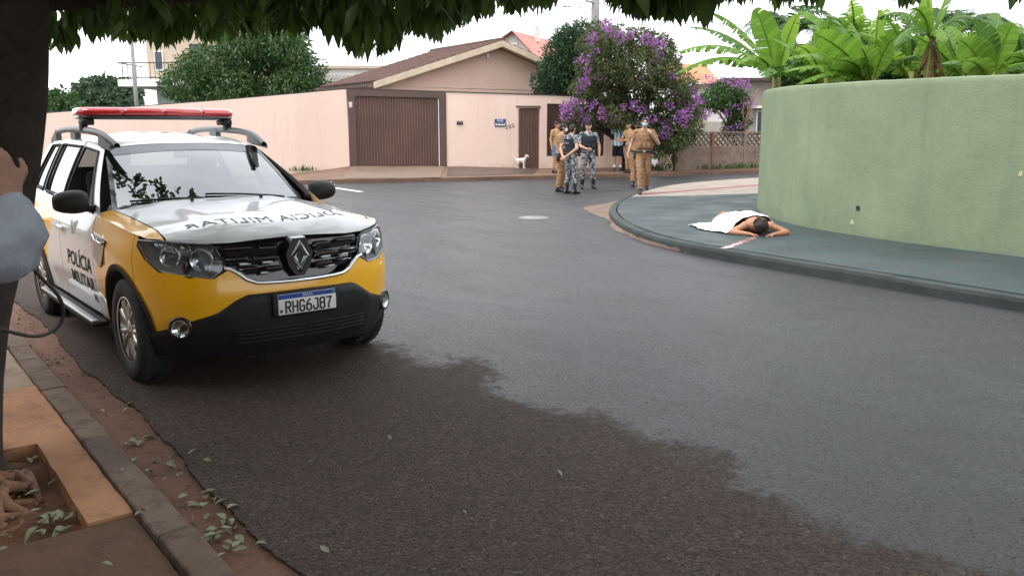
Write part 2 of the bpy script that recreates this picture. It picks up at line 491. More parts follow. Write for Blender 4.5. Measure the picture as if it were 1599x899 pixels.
so = MB().add(V, F, 0, True).build('tree_pit_soil', MT['soil']); so['kind'] = 'structure'; clean(so)
pw = thing('shade_wall', 'beige plastered wall along the near pavement, out of view beside the tree', 'wall', st(-5, -3.3, .09), math.atan2(DK.y, DK.x))  # unseen wall added to cut the ambient light under the canopy
MB().box((0, 0, 1.35), (24, .18, 2.7)).build('wall_face', MT['slab_tan'], pw)
MB().box((0, 0, 2.74), (24.1, .26, .08)).build('coping', MT['kerb_old'], pw)
sheet('plot_ground', [(st(6, -3.15).x, st(6, -3.15).y), (st(-17, -3.15).x, st(-17, -3.15).y), (-30, 8), (-12, -10)], .09, MT['earth'])

# ------------------------------------------------------------------ opposite corner pavement
KERB2 = smoothline([(9.9, -.8), (8.2, 1.9), (6.45, 4.75), (4.70, 7.58), (3.57, 9.35), (2.66, 10.75), (2.06, 11.95), (1.79, 13.3), (1.73, 14.8), (1.84, 16.5), (2.25, 18.5), (3.0, 20.9), (4.1, 23.4), (5.6, 25.3), (8, 27.4), (16, 34)], 2)
KERB2 = resample([(p[0], p[1], 0) for p in KERB2], .12)
def offs(line, d):
    out = []
    for i, p in enumerate(line):
        t = (line[min(i + 1, len(line) - 1)] - line[max(i - 1, 0)]).normalized()
        out.append(p + Vector((t.y, -t.x, 0)) * d)   # to the right of travel
    return out
kin = offs(KERB2, .13)
k2 = bpy.data.objects.new('corner_kerb', None); COL.objects.link(k2); k2['kind'] = 'structure'
i = 0
while i < len(KERB2) - 2:
    n_ = rr_.choice([7, 8, 8, 9])
    j = min(i + n_, len(KERB2) - 1)
    sg = KERB2[i:j + 1]; si = kin[i:j + 1]
    V = []; m_ = len(sg)
    dz = rr_.uniform(-.004, .004)
    prof = [(0, -.08), (0, .085), (.10, .122), (.28, .13), (1, .13), (1, -.08)]
    for q, r in zip(sg, si):
        for (u, z) in prof:
            w = q.lerp(r, u); nz = mnoise.noise(w * 5 + Vector((0, 0, z * 9))) * .006
            V.append((w.x + nz, w.y + nz, z + dz + nz * .5))
    F = [(a * 6 + b, (a + 1) * 6 + b, (a + 1) * 6 + b + 1, a * 6 + b + 1) for a in range(m_ - 1) for b in range(5)]
    F += [tuple(range(5, -1, -1)), tuple((m_ - 1) * 6 + b for b in range(6))]
    o = MB().add(V, F, 0, False).build('kerb_stone', MT['kerb_green'], k2); clean(o)
    i = j
WALLP = smoothline([(11.8, .6), (9.7, 4.1), (6.11, 10.12), (5.42, 11.2), (4.78, 12.5), (4.42, 13.75), (4.45, 15.3), (4.83, 17.0), (5.45, 18.9), (6.6, 20.9), (8.4, 22.6), (15, 28.5)], 3)
# paving sheets: broken edge beside the kerb leaves the dark crack seen in the photo
def idx_near(line, x, y):
    return min(range(len(line)), key=lambda k: (line[k].x - x) ** 2 + (line[k].y - y) ** 2)
kg = offs(KERB2, .15)
ragged = []
for k, p in enumerate(kg):
    t = (kg[min(k + 1, len(kg) - 1)] - kg[max(k - 1, 0)]).normalized()
    o_ = .012 + .03 * abs(mnoise.noise(p * 1.3)) + .014 * abs(mnoise.noise(p * 5)) if p.y < 13.5 else .004
    ragged.append(p + Vector((t.y, -t.x, 0)) * o_)
ib = idx_near(kg, 2.55, 19.3); iw = len(kg) - 1
blue = [(p.x, p.y) for p in ragged[:ib + 1]] + [(4.08, 19.6), (5.9, 20.3), (12, 26)] + [(16, 20), (16, -2)]
sheet('blue_pavement', blue, .135, MT['blue_pave'], skirt=.1)
whit = [(p.x, p.y) for p in ragged[ib + 1:]] + [(16, 29), (12, 26.1), (5.88, 20.36), (4.06, 19.66)]
sheet('pale_pavement', whit, .128, MT['white_pave'], skirt=.1)
rl = [(2.98, 20.05), (4.5, 21.35), (6.5, 23.2), (8, 24.4)]
mb = MB(); 
for a, b in zip(rl[:-1], rl[1:]):
    d = (Vector(b) - Vector(a)).normalized(); nn = Vector((-d.y, d.x)) * .13
    A, B = Vector(a), Vector(b)
    mb.add([(*(A - nn), .133), (*(B - nn), .133), (*(B + nn), .133), (*(A + nn), .133)], [(0, 1, 2, 3)])
tag(mb.build('red_line', MT['red_line']), kind='structure')
# sand washed into the corner gutter
rs = random.Random(5); V = []; F = []
for k in range(60):
    u = k / 59; q = KERB2[idx_near(KERB2, 2.9, 20.6) - int(u * 78)]
    w = .05 + .62 * math.exp(-((u - .27) / .15) ** 2) + .12 * mnoise.noise(Vector((u * 8, 0, 0))) + .06 * mnoise.noise(Vector((u * 30, 0, 0)))
    w *= min(1, (1 - u) * 3 + .02) * min(1, u * 8 + .1)
    for j, (a, z) in enumerate(((-.02, .05), (.3, .03), (.7, .016), (1, .003))):
        V.append((q.x - w * a, q.y - .1 * w * a, z))
F = [(a * 4 + b, a * 4 + b + 1, (a + 1) * 4 + b + 1, (a + 1) * 4 + b) for a in range(59) for b in range(3)]
o = MB().add(V, F, 0, True).build('gutter_sand', MT['sand']); o['kind'] = 'stuff'; o['label'] = 'brown sand washed into the gutter at the rounded corner'; o['category'] = 'sand'; clean(o)

# manhole cover, paint marks
mh = thing('manhole_cover', 'round grey manhole cover set flush in the wet asphalt', 'manhole cover', (.4, 15.95, .004))
MB().lathe([(0, .010), (.205, .010), (.21, .005), (.21, 0)], 32).build('lid', MT['manhole'], mh)
MB().lathe([(.22, .002), (.22, .008), (.28, .006), (.285, 0)], 32).build('rim', MT['manhole'], mh)
mb = MB()
for (a, b, w) in (((-5.15, 24.35), (-3.95, 22.55), .10),):
    A, B = Vector(a), Vector(b); d = (B - A).normalized(); nn = Vector((-d.y, d.x)) * w
    mb.add([(*(A - nn), .004), (*(B - nn), .004), (*(B + nn), .004), (*(A + nn), .004)], [(0, 1, 2, 3)])
tag(mb.build('road_marking', MT['white_mark']), kind='structure')

# ------------------------------------------------------------------ far pavement (slopes up to the house wall)
FK = [(-30, 24.2, 0), (-16, 24.6, 0), (-10, 25, .0), (-6.1, 25.7, 0), (-2.2, 26.9, 0), (1.06, 28.2, 0), (5.6, 30.1, 0), (8.9, 32.0, 0), (18, 38, 0)]
FW = [(-30, 29, -1.4), (-16, 29.3, -.6), (-10.2, 30, -.17), (-7.6, 30.45, .08), (-5.85, 31.1, .30), (-2.35, 31.8, .27), (1.17, 32.5, .16), (6.3, 33.5, .15), (18, 40, .15)]
fk = resample(smoothline(FK, 2), .5); 
def fw_at(x):
    return interp(x, [p[0] for p in FW], [p[1] for p in FW]), interp(x, [p[0] for p in FW], [p[2] for p in FW])
V = []; F = []; NV = 9
for k, p in enumerate(fk):
    wy, wz = fw_at(p.x - .25); wx = p.x - .25; wy += .4
    lowz = .12 if p.x > -6 else lerp(.12, -.05, min(1, (-6 - p.x) / 4))
    V.append((p.x, p.y, -.1)); V.append((p.x, p.y, lowz))
    for j in range(1, NV):
        t = j / (NV - 1); tt = t
        V.append((lerp(p.x, wx, t), lerp(p.y, wy, t), lerp(lowz, wz, tt) + .012 * mnoise.noise(Vector((p.x, lerp(p.y, wy, t), 0)))))
r = NV + 1
F = [(a * r + b, (a + 1) * r + b, (a + 1) * r + b + 1, a * r + b + 1) for a in range(len(fk) - 1) for b in range(r - 1)]
o = MB().add(V, F, 0, False).build('far_pavement', MT['earth_walk']); o['kind'] = 'structure'; clean(o)
def far_z(x, y):
    """height of the far pavement"""
    ky = interp(x, [p.x for p in fk], [p.y for p in fk]); wy, wz = fw_at(x)
    lowz = .12 if x > -6 else lerp(.12, -.05, min(1, (-6 - x) / 4))
    return lerp(lowz, wz, min(1, max(0, (y - ky) / (wy + .4 - ky))))
def far_patch(name, corners, mat, n_=14):
    a, b, c, d = [Vector(q) for q in corners]
    V, F = grid(n_, n_, lambda u, v: (lambda q: (q.x, q.y, far_z(q.x, q.y) + .012 * mnoise.noise(Vector((q.x, q.y, 0))) + .012))((a.lerp(b, u)).lerp(d.lerp(c, u), v)))
    o = MB().add(V, F).build(name, mat); o['kind'] = 'structure'; return clean(o)
far_patch('driveway', [(-5.15, 26.15), (-2.25, 26.95), (-2.45, 31.75), (-5.75, 31.05)], MT['driveway'])
far_patch('dark_paving', [(-2.1, 27.6), (.7, 28.9), (1.0, 32.3), (-2.3, 31.75)], MT['dark_walk'])
# ================================================================== WALLS AND BUILDINGS
def render_mat(name, c1, c2, c3, s1=.8, bump=.5, bscale=70, rough=.85, streak=.5, c3pos=(.52, .75)):
    m, n, l, p = nodes_of(name)
    pos = pos_n(n)
    a = mixc(n, l, ramp_n(n, l, noise_n(n, l, pos, s1, 5, .6, .6), [(.33, 0.), (.68, 1.)]), c1, c2)
    mp = n.new('ShaderNodeMapping'); mp.inputs['Scale'].default_value = (3.5, 3.5, .35); l.new(pos, mp.inputs['Vector'])
    f = ramp_n(n, l, noise_n(n, l, mp.outputs[0], 1.0, 6, .7, .2), [(c3pos[0], 0.), (c3pos[1], 1.)])
    a = mixc(n, l, math_n(n, l, 'MULTIPLY', f, streak), a, c3)
    l.new(a, p.inputs['Base Color']); p.inputs['Roughness'].default_value = rough
    p.inputs['Specular IOR Level'].default_value = .25
    h = math_n(n, l, 'ADD', noise_n(n, l, pos, bscale, 4, .65), math_n(n, l, 'MULTIPLY', noise_n(n, l, pos, bscale / 6, 4, .6), 1.2))
    l.new(bump_n(n, l, h, bump, .012), p.inputs['Normal'])
    return m
def add_grime(m, col, strength):
    n, l = m.node_tree.nodes, m.node_tree.links; p = n['Principled BSDF']; src = p.inputs['Base Color'].links[0].from_socket
    pos = pos_n(n); sep = n.new('ShaderNodeSeparateXYZ'); l.new(pos, sep.inputs[0])
    a = math_n(n, l, 'SUBTRACT', .62, math_n(n, l, 'MULTIPLY', math_n(n, l, 'SUBTRACT', sep.outputs[2], .1), 1.25))
    f = math_n(n, l, 'ADD', a, math_n(n, l, 'MULTIPLY', math_n(n, l, 'SUBTRACT', noise_n(n, l, pos, 2.6, 6, .7, .4), .5), 1.3))
    mp = n.new('ShaderNodeMapping'); mp.inputs['Scale'].default_value = (5, 5, .22); l.new(pos, mp.inputs['Vector'])
    st2 = ramp_n(n, l, noise_n(n, l, mp.outputs[0], 1.3, 5, .7), [(.56, 0.), (.75, .8)])
    tot = math_n(n, l, 'MULTIPLY', math_n(n, l, 'MAXIMUM', ramp_n(n, l, f, [(.35, 0.), (.9, 1.)]), math_n(n, l, 'MULTIPLY', st2, .6)), strength)
    l.new(mixc(n, l, tot, src, col), p.inputs['Base Color'])
    return m
MT['green_wall'] = render_mat('green_roughcast', (.190, .240, .145), (.245, .295, .182), (.155, .205, .140), .9, .55, 55, .85, .30, (.42, .7))
MT['pink_wall'] = render_mat('pink_render', (.73, .545, .455), (.76, .585, .495), (.66, .50, .40), .5, .15, 60, .85, .5)
MT['pink_house'] = render_mat('pink_house_render', (.66, .465, .375), (.70, .50, .41), (.58, .42, .33), .5, .1, 60)
add_grime(MT['green_wall'], (.12, .16, .12), .7); add_grime(MT['pink_wall'], (.36, .26, .20), .7)
MT['cream'] = M('cream_trim', (.62, .50, .36), .7, var=.12, vscale=3)
MT['brown_metal'] = M('brown_painted_steel', (.125, .066, .050), .5, var=.14, vscale=1.2)
MT['brown_frame'] = M('dark_brown_frame', (.088, .050, .040), .55, var=.12, vscale=2)
MT['dark_metal'] = M('dark_metal', (.03, .028, .028), .5)
MT['dark_gap'] = M('dark_interior', (.022, .017, .014), .9)
MT['roof_tile'] = stained('brown_roof_tiles', (.085, .048, .040), (.13, .078, .062), (.05, .035, .032), .85, 2, 9, .4, 30)
MT['beam'] = M('dark_beam', (.075, .052, .042), .8, var=.3, vscale=4)
MT['fibre'] = stained('fibre_cement', (.20, .18, .16), (.27, .25, .22), (.12, .11, .10), .9, 1, 4, .3, 30)
MT['beige_bld'] = render_mat('beige_building', (.52, .42, .32), (.57, .46, .36), (.45, .37, .29), .3, .1)
MT['white_bld'] = render_mat('white_building', (.74, .72, .68), (.79, .77, .74), (.62, .59, .54), .4, .1)
MT['sage'] = M('sage_wall', (.36, .40, .37), .85, var=.08)
MT['grey_bld'] = render_mat('grey_weathered', (.36, .31, .28), (.44, .39, .36), (.25, .21, .19), .5, .3)
MT['pale_wall'] = render_mat('pale_weathered', (.55, .52, .47), (.62, .58, .53), (.30, .28, .26), .6, .2, streak=.8)
MT['red_roof'] = stained('red_roof', (.50, .19, .16), (.58, .25, .21), (.42, .17, .14), .8, 1, 4, .3, 20)
MT['orange_roof'] = stained('orange_roof', (.45, .20, .10), (.52, .26, .14), (.38, .17, .09), .8, 1, 4, .3, 20)
MT['lattice'] = stained('lattice_concrete', (.17, .12, .092), (.24, .18, .14), (.10, .07, .055), .9, 1.5, 5, .5, 40)
MT['glass_dark'] = M('dark_window', (.05, .06, .07), .15, var=.1)
MT['concrete_pole'] = stained('pole_concrete', (.27, .26, .25), (.33, .32, .31), (.2, .19, .18), .9, 2, 6, .3, 40)
MT['white_paint'] = M('white_paint', (.78, .78, .76), .6, var=.05)
MT['blue_sign'] = M('blue_enamel', (.028, .065, .20), .4, var=.1)
MT['black'] = M('black_plastic', (.018, .018, .019), .55, var=.2)

# ------------------------------------------------------------------ curved green wall
gw = thing('green_wall', 'curved green roughcast garden wall rounding the street corner', 'wall', (0, 0, 0))
line = resample([(p[0], p[1], 0) for p in WALLP], .10)
outer = line; inner = offs(line, .17)            # travel runs towards the back, garden on its right
prof = []
for k in range(0, 25): prof.append((0, .10 + k * (1.93 - .10) / 24))
prof += [(0, 2.0), (0, 2.1), (0, 2.2), (.02, 2.258), (.10, 2.275), (.5, 2.28), (.9, 2.275), (1, 2.24), (1, 1.5), (1, .05)]
V = []
for q, r in zip(outer, inner):
    ztop = interp(q.y, [4, 10, 13, 17, 22], [-.02, -.01, .02, .05, .05])
    n2 = (r - q)
    for (u, z) in prof:
        w = q.lerp(r, u) if u >= 0 else q + (r - q).normalized() * u
        sc = (z - .10) / 2.17
        d = mnoise.noise(Vector((w.x * 1.2, w.y * 1.2, z * 1.2))) * .010 + mnoise.noise(Vector((w.x * 7, w.y * 7, z * 7))) * .005
        w = w + n2.normalized() * d
        V.append((w.x, w.y, z + ztop * sc + (d * .8 if z > 2.2 else 0)))
k_ = len(prof)
F = [(a * k_ + b, a * k_ + b + 1, (a + 1) * k_ + b + 1, (a + 1) * k_ + b) for a in range(len(outer) - 1) for b in range(k_ - 1)]
o = MB().add(V, F, 0, True).build('wall_face', MT['green_wall'], gw); clean(o)
def on_wall(px, py):
    """point of the wall's street face seen at that place"""
    best = None
    for a, b in zip(outer[:-1], outer[1:]):
        d = ray(px, py); rr0 = d.x / d.y
        fa, fb = a.x - rr0 * a.y, b.x - rr0 * b.y
        if fa * fb <= 0:
            t = fa / (fa - fb + 1e-12); q = a.lerp(b, t)
            if best is None or q.y < best[0].y:
                best = (Vector((q.x, q.y, H_CAM + d.z * q.y / d.y)), (b - a).normalized())
    return best
for (px, py, r, mt) in ((1340, 325, .035, 'black'),):
    q, t = on_wall(px, py); nrm = Vector((-t.y, t.x, 0))
    Rm = Matrix((t, nrm.cross(t), nrm)).transposed()
    MB().lathe([(r * .75, -.03), (r * .8, .010), (r, .012), (r * 1.05, 0)], 14, q, Rm).build('drain_pipe_end', MT['dark_metal'], gw)
    MB().lathe([(0, .004), (r * .8, .004)], 14, q, Rm).build('drain_hole', MT['black'], gw)
# flaked plaster scars
rs = random.Random(11)
MT['scar'] = M('flaked_plaster', (.42, .44, .30), .9, var=.2, vscale=20, bump=.5)
for (px, py, r) in ((1331, 348, .03), (1594, 272, .025)):
    q, t = on_wall(px, py); nrm = Vector((-t.y, t.x, 0)); up = Vector((0, 0, 1)); n_ = 14
    ring = [q + nrm * .012 + t * (cos(2 * pi * k / n_) * r * rs.uniform(.6, 1.1)) + up * (sin(2 * pi * k / n_) * r * 1.3 * rs.uniform(.6, 1.1)) for k in range(n_)]
    ring2 = [p + (p - q - nrm * .012) * .25 - nrm * .012 for p in ring]
    MB().add(ring + ring2, [tuple(range(n_))] + [(k, (k + 1) % n_, n_ + (k + 1) % n_, n_ + k) for k in range(n_)]).build('plaster_scar', MT['scar'] if r < .09 else MT['green_wall'], gw)
sheet('garden_soil', [(p.x, p.y) for p in inner[::6]] + [(20, 28), (20, 0)], .14, MT['earth'])

# ------------------------------------------------------------------ pink boundary wall with gates
W0 = Vector((-5.85, 31.1)); WD = Vector((.979, .202)).normalized(); WN = Vector((WD.y, -WD.x))   # WN faces the street
def u_of(px):
    r = (px - 799.5) / 1361.9
    return (r * W0.y - W0.x) / (WD.x - r * WD.y)
def wp(u, dn=0.0, z=0.0):
    q = W0 + WD * u + WN * dn
    return Vector((q.x, q.y, z))
def wbase(u): return interp(u, [0, 3.6, 7.2, 12], [.30, .27, .16, .13]) - .03
def wtop(u): return interp(u, [0, 3.6, 7.2, 12], [2.99, 2.93, 2.83, 2.72])
def wall_seg(mb, u0, u1, zb0, zb1, zt0, zt1, d0=0.0, d1=-.18, mi=0):
    P = [wp(u0, d0, zb0), wp(u1, d0, zb1), wp(u1, d1, zb1), wp(u0, d1, zb0), wp(u0, d0, zt0), wp(u1, d0, zt1), wp(u1, d1, zt1), wp(u0, d1, zt0)]
    mb.add(P, [(3, 2, 1, 0), (4, 5, 6, 7), (0, 1, 5, 4), (1, 2, 6, 5), (2, 3, 7, 6), (3, 0, 4, 7)], mi)
bw = thing('boundary_wall', 'pale pink plastered boundary wall with brown gates in front of the gabled house', 'wall', (0, 0, 0))
uG0, uG1 = 0.02, u_of(697); uP0, uP1 = u_of(809), u_of(843); uS0, uS1 = u_of(854), u_of(944); uE = u_of(985)
mb = MB()
wall_seg(mb, uG1, uP0, wbase(uG1), wbase(uP0), wtop(uG1), wtop(uP0))
zl = 2.42
wall_seg(mb, uP0, uP1, zl, zl - .02, wtop(uP0), wtop(uP1))
wall_seg(mb, uP1, uS0, wbase(uP1), wbase(uS0), wtop(uP1), wtop(uS0))
wall_seg(mb, uS0, uS1, 2.54, 2.50, wtop(uS0), wtop(uS1))
wall_seg(mb, uS0, uS1, wbase(uS0), wbase(uS1), .60, .58)
wall_seg(mb, uS1, uE, wbase(uS1), wbase(uE), wtop(uS1), wtop(uE))
mb.build('wall_panel', MT['pink_wall'], bw)
mb = MB(); wall_seg(mb, -.15, uE, 3.005, wtop(uE) + .01, 3.035, wtop(uE) + .04, .03, -.2); mb.build('coping', MT['dark_metal'], bw)
# part of the wall that runs down the side street
LW = [(-5.86, 31.08, .28, 2.99), (-7.6, 30.45, .06, 2.80), (-10.2, 29.95, -.2, 2.55), (-16, 29.3, -.62, 2.1), (-30, 29, -1.4, 1.5)]
mb = MB()
for a, b in zip(LW[:-1], LW[1:]):
    d = (Vector(a[:2]) - Vector(b[:2])).normalized(); nn = Vector((-d.y, d.x)) * .18
    P = [(b[0], b[1], b[2]), (a[0], a[1], a[2]), (a[0] + nn.x, a[1] + nn.y, a[2]), (b[0] + nn.x, b[1] + nn.y, b[2]),
         (b[0], b[1], b[3]), (a[0], a[1], a[3]), (a[0] + nn.x, a[1] + nn.y, a[3]), (b[0] + nn.x, b[1] + nn.y, b[3])]
    mb.add(P, [(3, 2, 1, 0), (4, 5, 6, 7), (0, 1, 5, 4), (1, 2, 6, 5), (2, 3, 7, 6), (3, 0, 4, 7)])
    mc = [(p[0], p[1], p[2] + .03) for p in P[4:]]
    MB().add(P[4:] + mc, [(4, 5, 6, 7), (0, 1, 5, 4), (1, 2, 6, 5), (2, 3, 7, 6), (3, 0, 4, 7)]).build('coping', MT['dark_metal'], bw)
mb.build('side_wall_panel', MT['pink_wall'], bw)
# garage gate
gg = thing('garage_gate', 'wide brown ribbed steel garage gate in a dark brown frame', 'gate', wp((uG0 + uG1) / 2, 0, wbase(2)))
inv = Matrix.Translation(-gg.location)
def add_local(mb, name, mat, root):
    o = mb.build(name, mat, root); o.matrix_parent_inverse = Matrix.Identity(4)
    for v in o.data.vertices: v.co -= root.location
    return o
mb = MB(); fj = .30
wall_seg(mb, uG0, uG0 + .27, wbase(0), wbase(0), 2.985, 2.98, .03, -.16); add_local(mb, 'jamb', MT['brown_frame'], gg)
mb = MB(); wall_seg(mb, uG1 - .24, uG1, wbase(4), wbase(4), 2.925, 2.92, .03, -.16); add_local(mb, 'jamb', MT['brown_frame'], gg)
mb = MB(); wall_seg(mb, uG0 + .27, uG1 - .24, 2.76, 2.71, 2.98, 2.925, .03, -.16); add_local(mb, 'header', MT['brown_frame'], gg)
mb = MB(); wall_seg(mb, uG0 + .25, uG1 - .22, .30, .27, 2.8, 2.75, -.09, -.12); add_local(mb, 'backing_sheet', MT['brown_metal'], gg)
nS = 30; ua, ub = uG0 + .28, uG1 - .29
for k in range(nS):
    a = lerp(ua, ub, k / nS); b = lerp(ua, ub, (k + .62) / nS)
    mb = MB(); P = []
    for z in (.33 - .03 * k / nS, 2.77 - .05 * k / nS):
        P += [wp(a, -.09, z), wp(lerp(a, b, .2), -.05, z), wp(lerp(a, b, .8), -.05, z), wp(b, -.09, z)]
    mb.add(P, [(0, 1, 5, 4), (1, 2, 6, 5), (2, 3, 7, 6), (4, 5, 6, 7), (3, 2, 1, 0)])
    add_local(mb, 'rib', MT['brown_metal'], gg)
mb = MB(); wall_seg(mb, uG1 - .285, uG1 - .255, .28, .27, 2.7, 2.7, -.03, -.06); add_local(mb, 'guide_rail', MT['white_paint'], gg)
# pedestrian gate
pg = thing('pedestrian_gate', 'narrow brown corrugated steel gate beside the small white dog', 'gate', wp((uP0 + uP1) / 2, 0, .16))
mb = MB(); wall_seg(mb, uP0 + .07, uP1 - .02, .19, .18, 2.38, 2.38, -.1, -.13); add_local(mb, 'backing_sheet', MT['brown_metal'], pg)
for k in range(7):
    a = lerp(uP0 + .08, uP1 - .03, k / 7); b = lerp(uP0 + .08, uP1 - .03, (k + .6) / 7)
    mb = MB(); P = []
    for z in (.2, 2.37): P += [wp(a, -.1, z), wp(lerp(a, b, .25), -.06, z), wp(lerp(a, b, .75), -.06, z), wp(b, -.1, z)]
    mb.add(P, [(0, 1, 5, 4), (1, 2, 6, 5), (2, 3, 7, 6), (4, 5, 6, 7), (3, 2, 1, 0)]); add_local(mb, 'rib', MT['brown_metal'], pg)
mb = MB(); wall_seg(mb, uP0 - .08, uP1 + .02, 2.40, 2.40, 2.45, 2.45, .04, -.01); add_local(mb, 'lintel_strip', MT['beam'], pg)
# louvred gate under the flowering tree
lg = thing('slatted_gate', 'dark brown slatted metal gate half hidden by the purple tree', 'gate', wp((uS0 + uS1) / 2, 0, .6))
mb = MB(); wall_seg(mb, uS0 + .02, uS1 - .02, .61, .59, 2.53, 2.49, -.16, -.175); add_local(mb, 'dark_backing', MT['dark_gap'], lg)
for k in range(26):
    z = .66 + k * .072
    mb = MB(); wall_seg(mb, uS0 + .06, uS1 - .06, z, z - .01, z + .038, z + .028, -.07, -.10); add_local(mb, 'slat', MT['brown_metal'], lg)
for ux in (uS0 + .0, lerp(uS0, uS1, .5) - .03, uS1 - .06):
    mb = MB(); wall_seg(mb, ux, ux + .06, .605, .605, 2.5, 2.5, -.05, -.12); add_local(mb, 'stile', MT['brown_frame'], lg)
# wall plates
q = wp(u_of(718), .02, 1.83)
t = thing('letter_slot', 'small dark metal letter slot on the pink wall', 'letter slot', q, math.atan2(WD.y, WD.x))
MB().bbox((0, 0, 0), (.22, .05, .13), .01).build('box', MT['dark_metal'], t)
MB().box((0, -.03, .02), (.17, .012, .025)).build('flap', MT['concrete_pole'], t)
q = wp(u_of(781), .015, 1.83); rzw = math.atan2(WD.y, WD.x)
t = thing('street_sign', 'blue enamel street name plate on the pink wall beside the house number', 'sign', q, rzw)
MB().bbox((0, 0, .075), (.42, .02, .13), .006).build('name_plate', MT['blue_sign'], t)
MB().bbox((0, 0, -.075), (.42, .02, .13), .006).build('lower_plate', MT['blue_sign'], t)
o = link('lettering', text_mesh('lettering', 'RUA', .12, .002), t, (0, -.014, .075), (pi / 2, 0, 0)); o.data.materials.append(MT['white_paint'])
mb = MB()
for k in range(5): mb.box((-.15 + k * .075, -.013, -.07), (.05, .004, .055))
mb.build('lettering', MT['white_paint'], t)
q = wp(u_of(796), .008, 1.70)
o = link('house_number', text_mesh('house_number', '202', .20, .006, 1.25), None, q, (pi / 2, radians(-12), rzw)); o.data.materials.append(MT['beam'])
tag(o, 'dark painted house number on the pink wall next to the blue sign', 'house number')
mb = MB(); mb.bbox((0, 0, 0), (.12, .04, .2), .01)
o = mb.build('intercom_box', MT['pale_wall'], None, wp(.12, .05, 2.45), (0, 0, rzw)); tag(o, 'small pale intercom box on the left jamb of the garage gate', 'intercom')

# ------------------------------------------------------------------ gabled pink house
hw, he = Vector((.84, .54)).normalized(), Vector((-.54, .84)).normalized()
HL = Vector((-5.25, 33.05))
def hp(a, b, z):
    q = HL + hw * a + he * b
    return Vector((q.x, q.y, z))
hs = thing('gabled_house', 'pink single storey house with brown tiled gable roof behind the boundary wall', 'house', hp(5.6, 0, 0))
WID, DEP, ZE, ZA = 11.2, 5.9, 3.30, 5.08
def hadd(mb, name, mat): return add_local(mb, name, mat, hs)
mb = MB(); i0 = .55
zr = lambda a: ZE + (ZA - ZE) * (1 - abs(a - WID / 2) / (WID / 2))
pts = [(i0, 0), (WID - i0, 0), (WID - i0, zr(i0) - .15), (WID / 2, ZA - .15), (i0, zr(i0) - .15)]
P = [hp(a, .35, z) for a, z in pts] + [hp(a, DEP, z) for a, z in pts]
mb.add(P, [(0, 1, 2, 3, 4), (9, 8, 7, 6, 5)] + [(k, (k + 1) % 5, 5 + (k + 1) % 5, 5 + k) for k in range(5)])
clean(hadd(mb, 'wall', MT['pink_house']))
mb = MB(); mb.add([hp(i0 - .01, .325, 3.22), hp(WID - i0, .325, 3.22), hp(WID - i0, .34, 3.22), hp(i0 - .01, .34, 3.22), hp(i0 - .01, .325, 3.26), hp(WID - i0, .325, 3.26), hp(WID - i0, .34, 3.26), hp(i0 - .01, .34, 3.26)], [(3, 2, 1, 0), (4, 5, 6, 7), (0, 1, 5, 4), (1, 2, 6, 5), (2, 3, 7, 6), (3, 0, 4, 7)])
hadd(mb, 'string_course', MT['cream'])
MB_ = MB().bbox(hp(WID / 2 - .35, .3, 4.55), (.12, .06, .2), .01, math.atan2(hw.y, hw.x)); hadd(MB_, 'wall_lamp', MT['white_paint'])
for sgn in (0, 1):
    def rp(u, v, sgn=sgn):
        a = u * WID / 2 if not sgn else WID - u * WID / 2
        col = (v * DEP) / .22 * 2 * pi
        row = (u * 17) % 1.0
        return hp(a, v * DEP - .25, zr(a) + .045 * sin(col) + .035 * (1 - row) + .03)
    V, F = grid(17 * 3, 32 * 6, rp)
    o = MB().add(V, F, 0, False).build('roof_tiles', MT['roof_tile'], hs)
    for v in o.data.vertices: v.co -= hs.location
    clean(o); o['kind'] = 'stuff'
    # barge board with pale top edge
    a0, a1 = (-.05, WID / 2) if not sgn else (WID / 2, WID + .05)
    A, B = hp(a0, -.32, zr(max(0, min(WID, a0))) - .05), hp(a1, -.32, zr(max(0, min(WID, a1))) - .05)
    up = Vector((0, 0, 1)); bk = Vector((he.x, he.y, 0)) * .06
    P = [A - up * .16, B - up * .16, B - up * .16 + bk, A - up * .16 + bk, A + up * .08, B + up * .08, B + up * .08 + bk, A + up * .08 + bk]
    mb = MB().add(P, [(3, 2, 1, 0), (4, 5, 6, 7), (0, 1, 5, 4), (1, 2, 6, 5), (2, 3, 7, 6), (3, 0, 4, 7)]); hadd(mb, 'barge_board', MT['cream'])
    soff = [hp(a0 if not sgn else a1, -.26, ZE - .12), hp(WID / 2, -.26, ZA - .12), hp(WID / 2, .36, ZA - .12), hp(a0 if not sgn else a1, .36, ZE - .12)]
    hadd(MB().add(soff, [(0, 1, 2, 3)]), 'soffit', MT['cream'])
mb = MB().tube([hp(WID / 2, -.3, ZA + .05), hp(WID / 2, DEP, ZA + .05)], .11, 8); hadd(mb, 'ridge_cap', MT['roof_tile'])
for (b0, z) in ((-.3, ZE - .12), (-.1, ZE - .34)):
    P = [hp(-.02, b0, z), hp(.08, b0, z), hp(.08, DEP, z), hp(-.02, DEP, z), hp(-.02, b0, z + .13), hp(.08, b0, z + .13), hp(.08, DEP, z + .13), hp(-.02, DEP, z + .13)]
    hadd(MB().add(P, [(3, 2, 1, 0), (4, 5, 6, 7), (0, 1, 5, 4), (1, 2, 6, 5), (2, 3, 7, 6), (3, 0, 4, 7)]), 'eave_beam', MT['beam'])
for k in range(7):
    P0_ = hp(-.02, k * 1.0, ZE - .02); P1_ = hp(i0, k * 1.0, ZE + .1)
    hadd(MB().tube([P0_, P1_], .05, 4, smooth=False), 'rafter', MT['beam'])

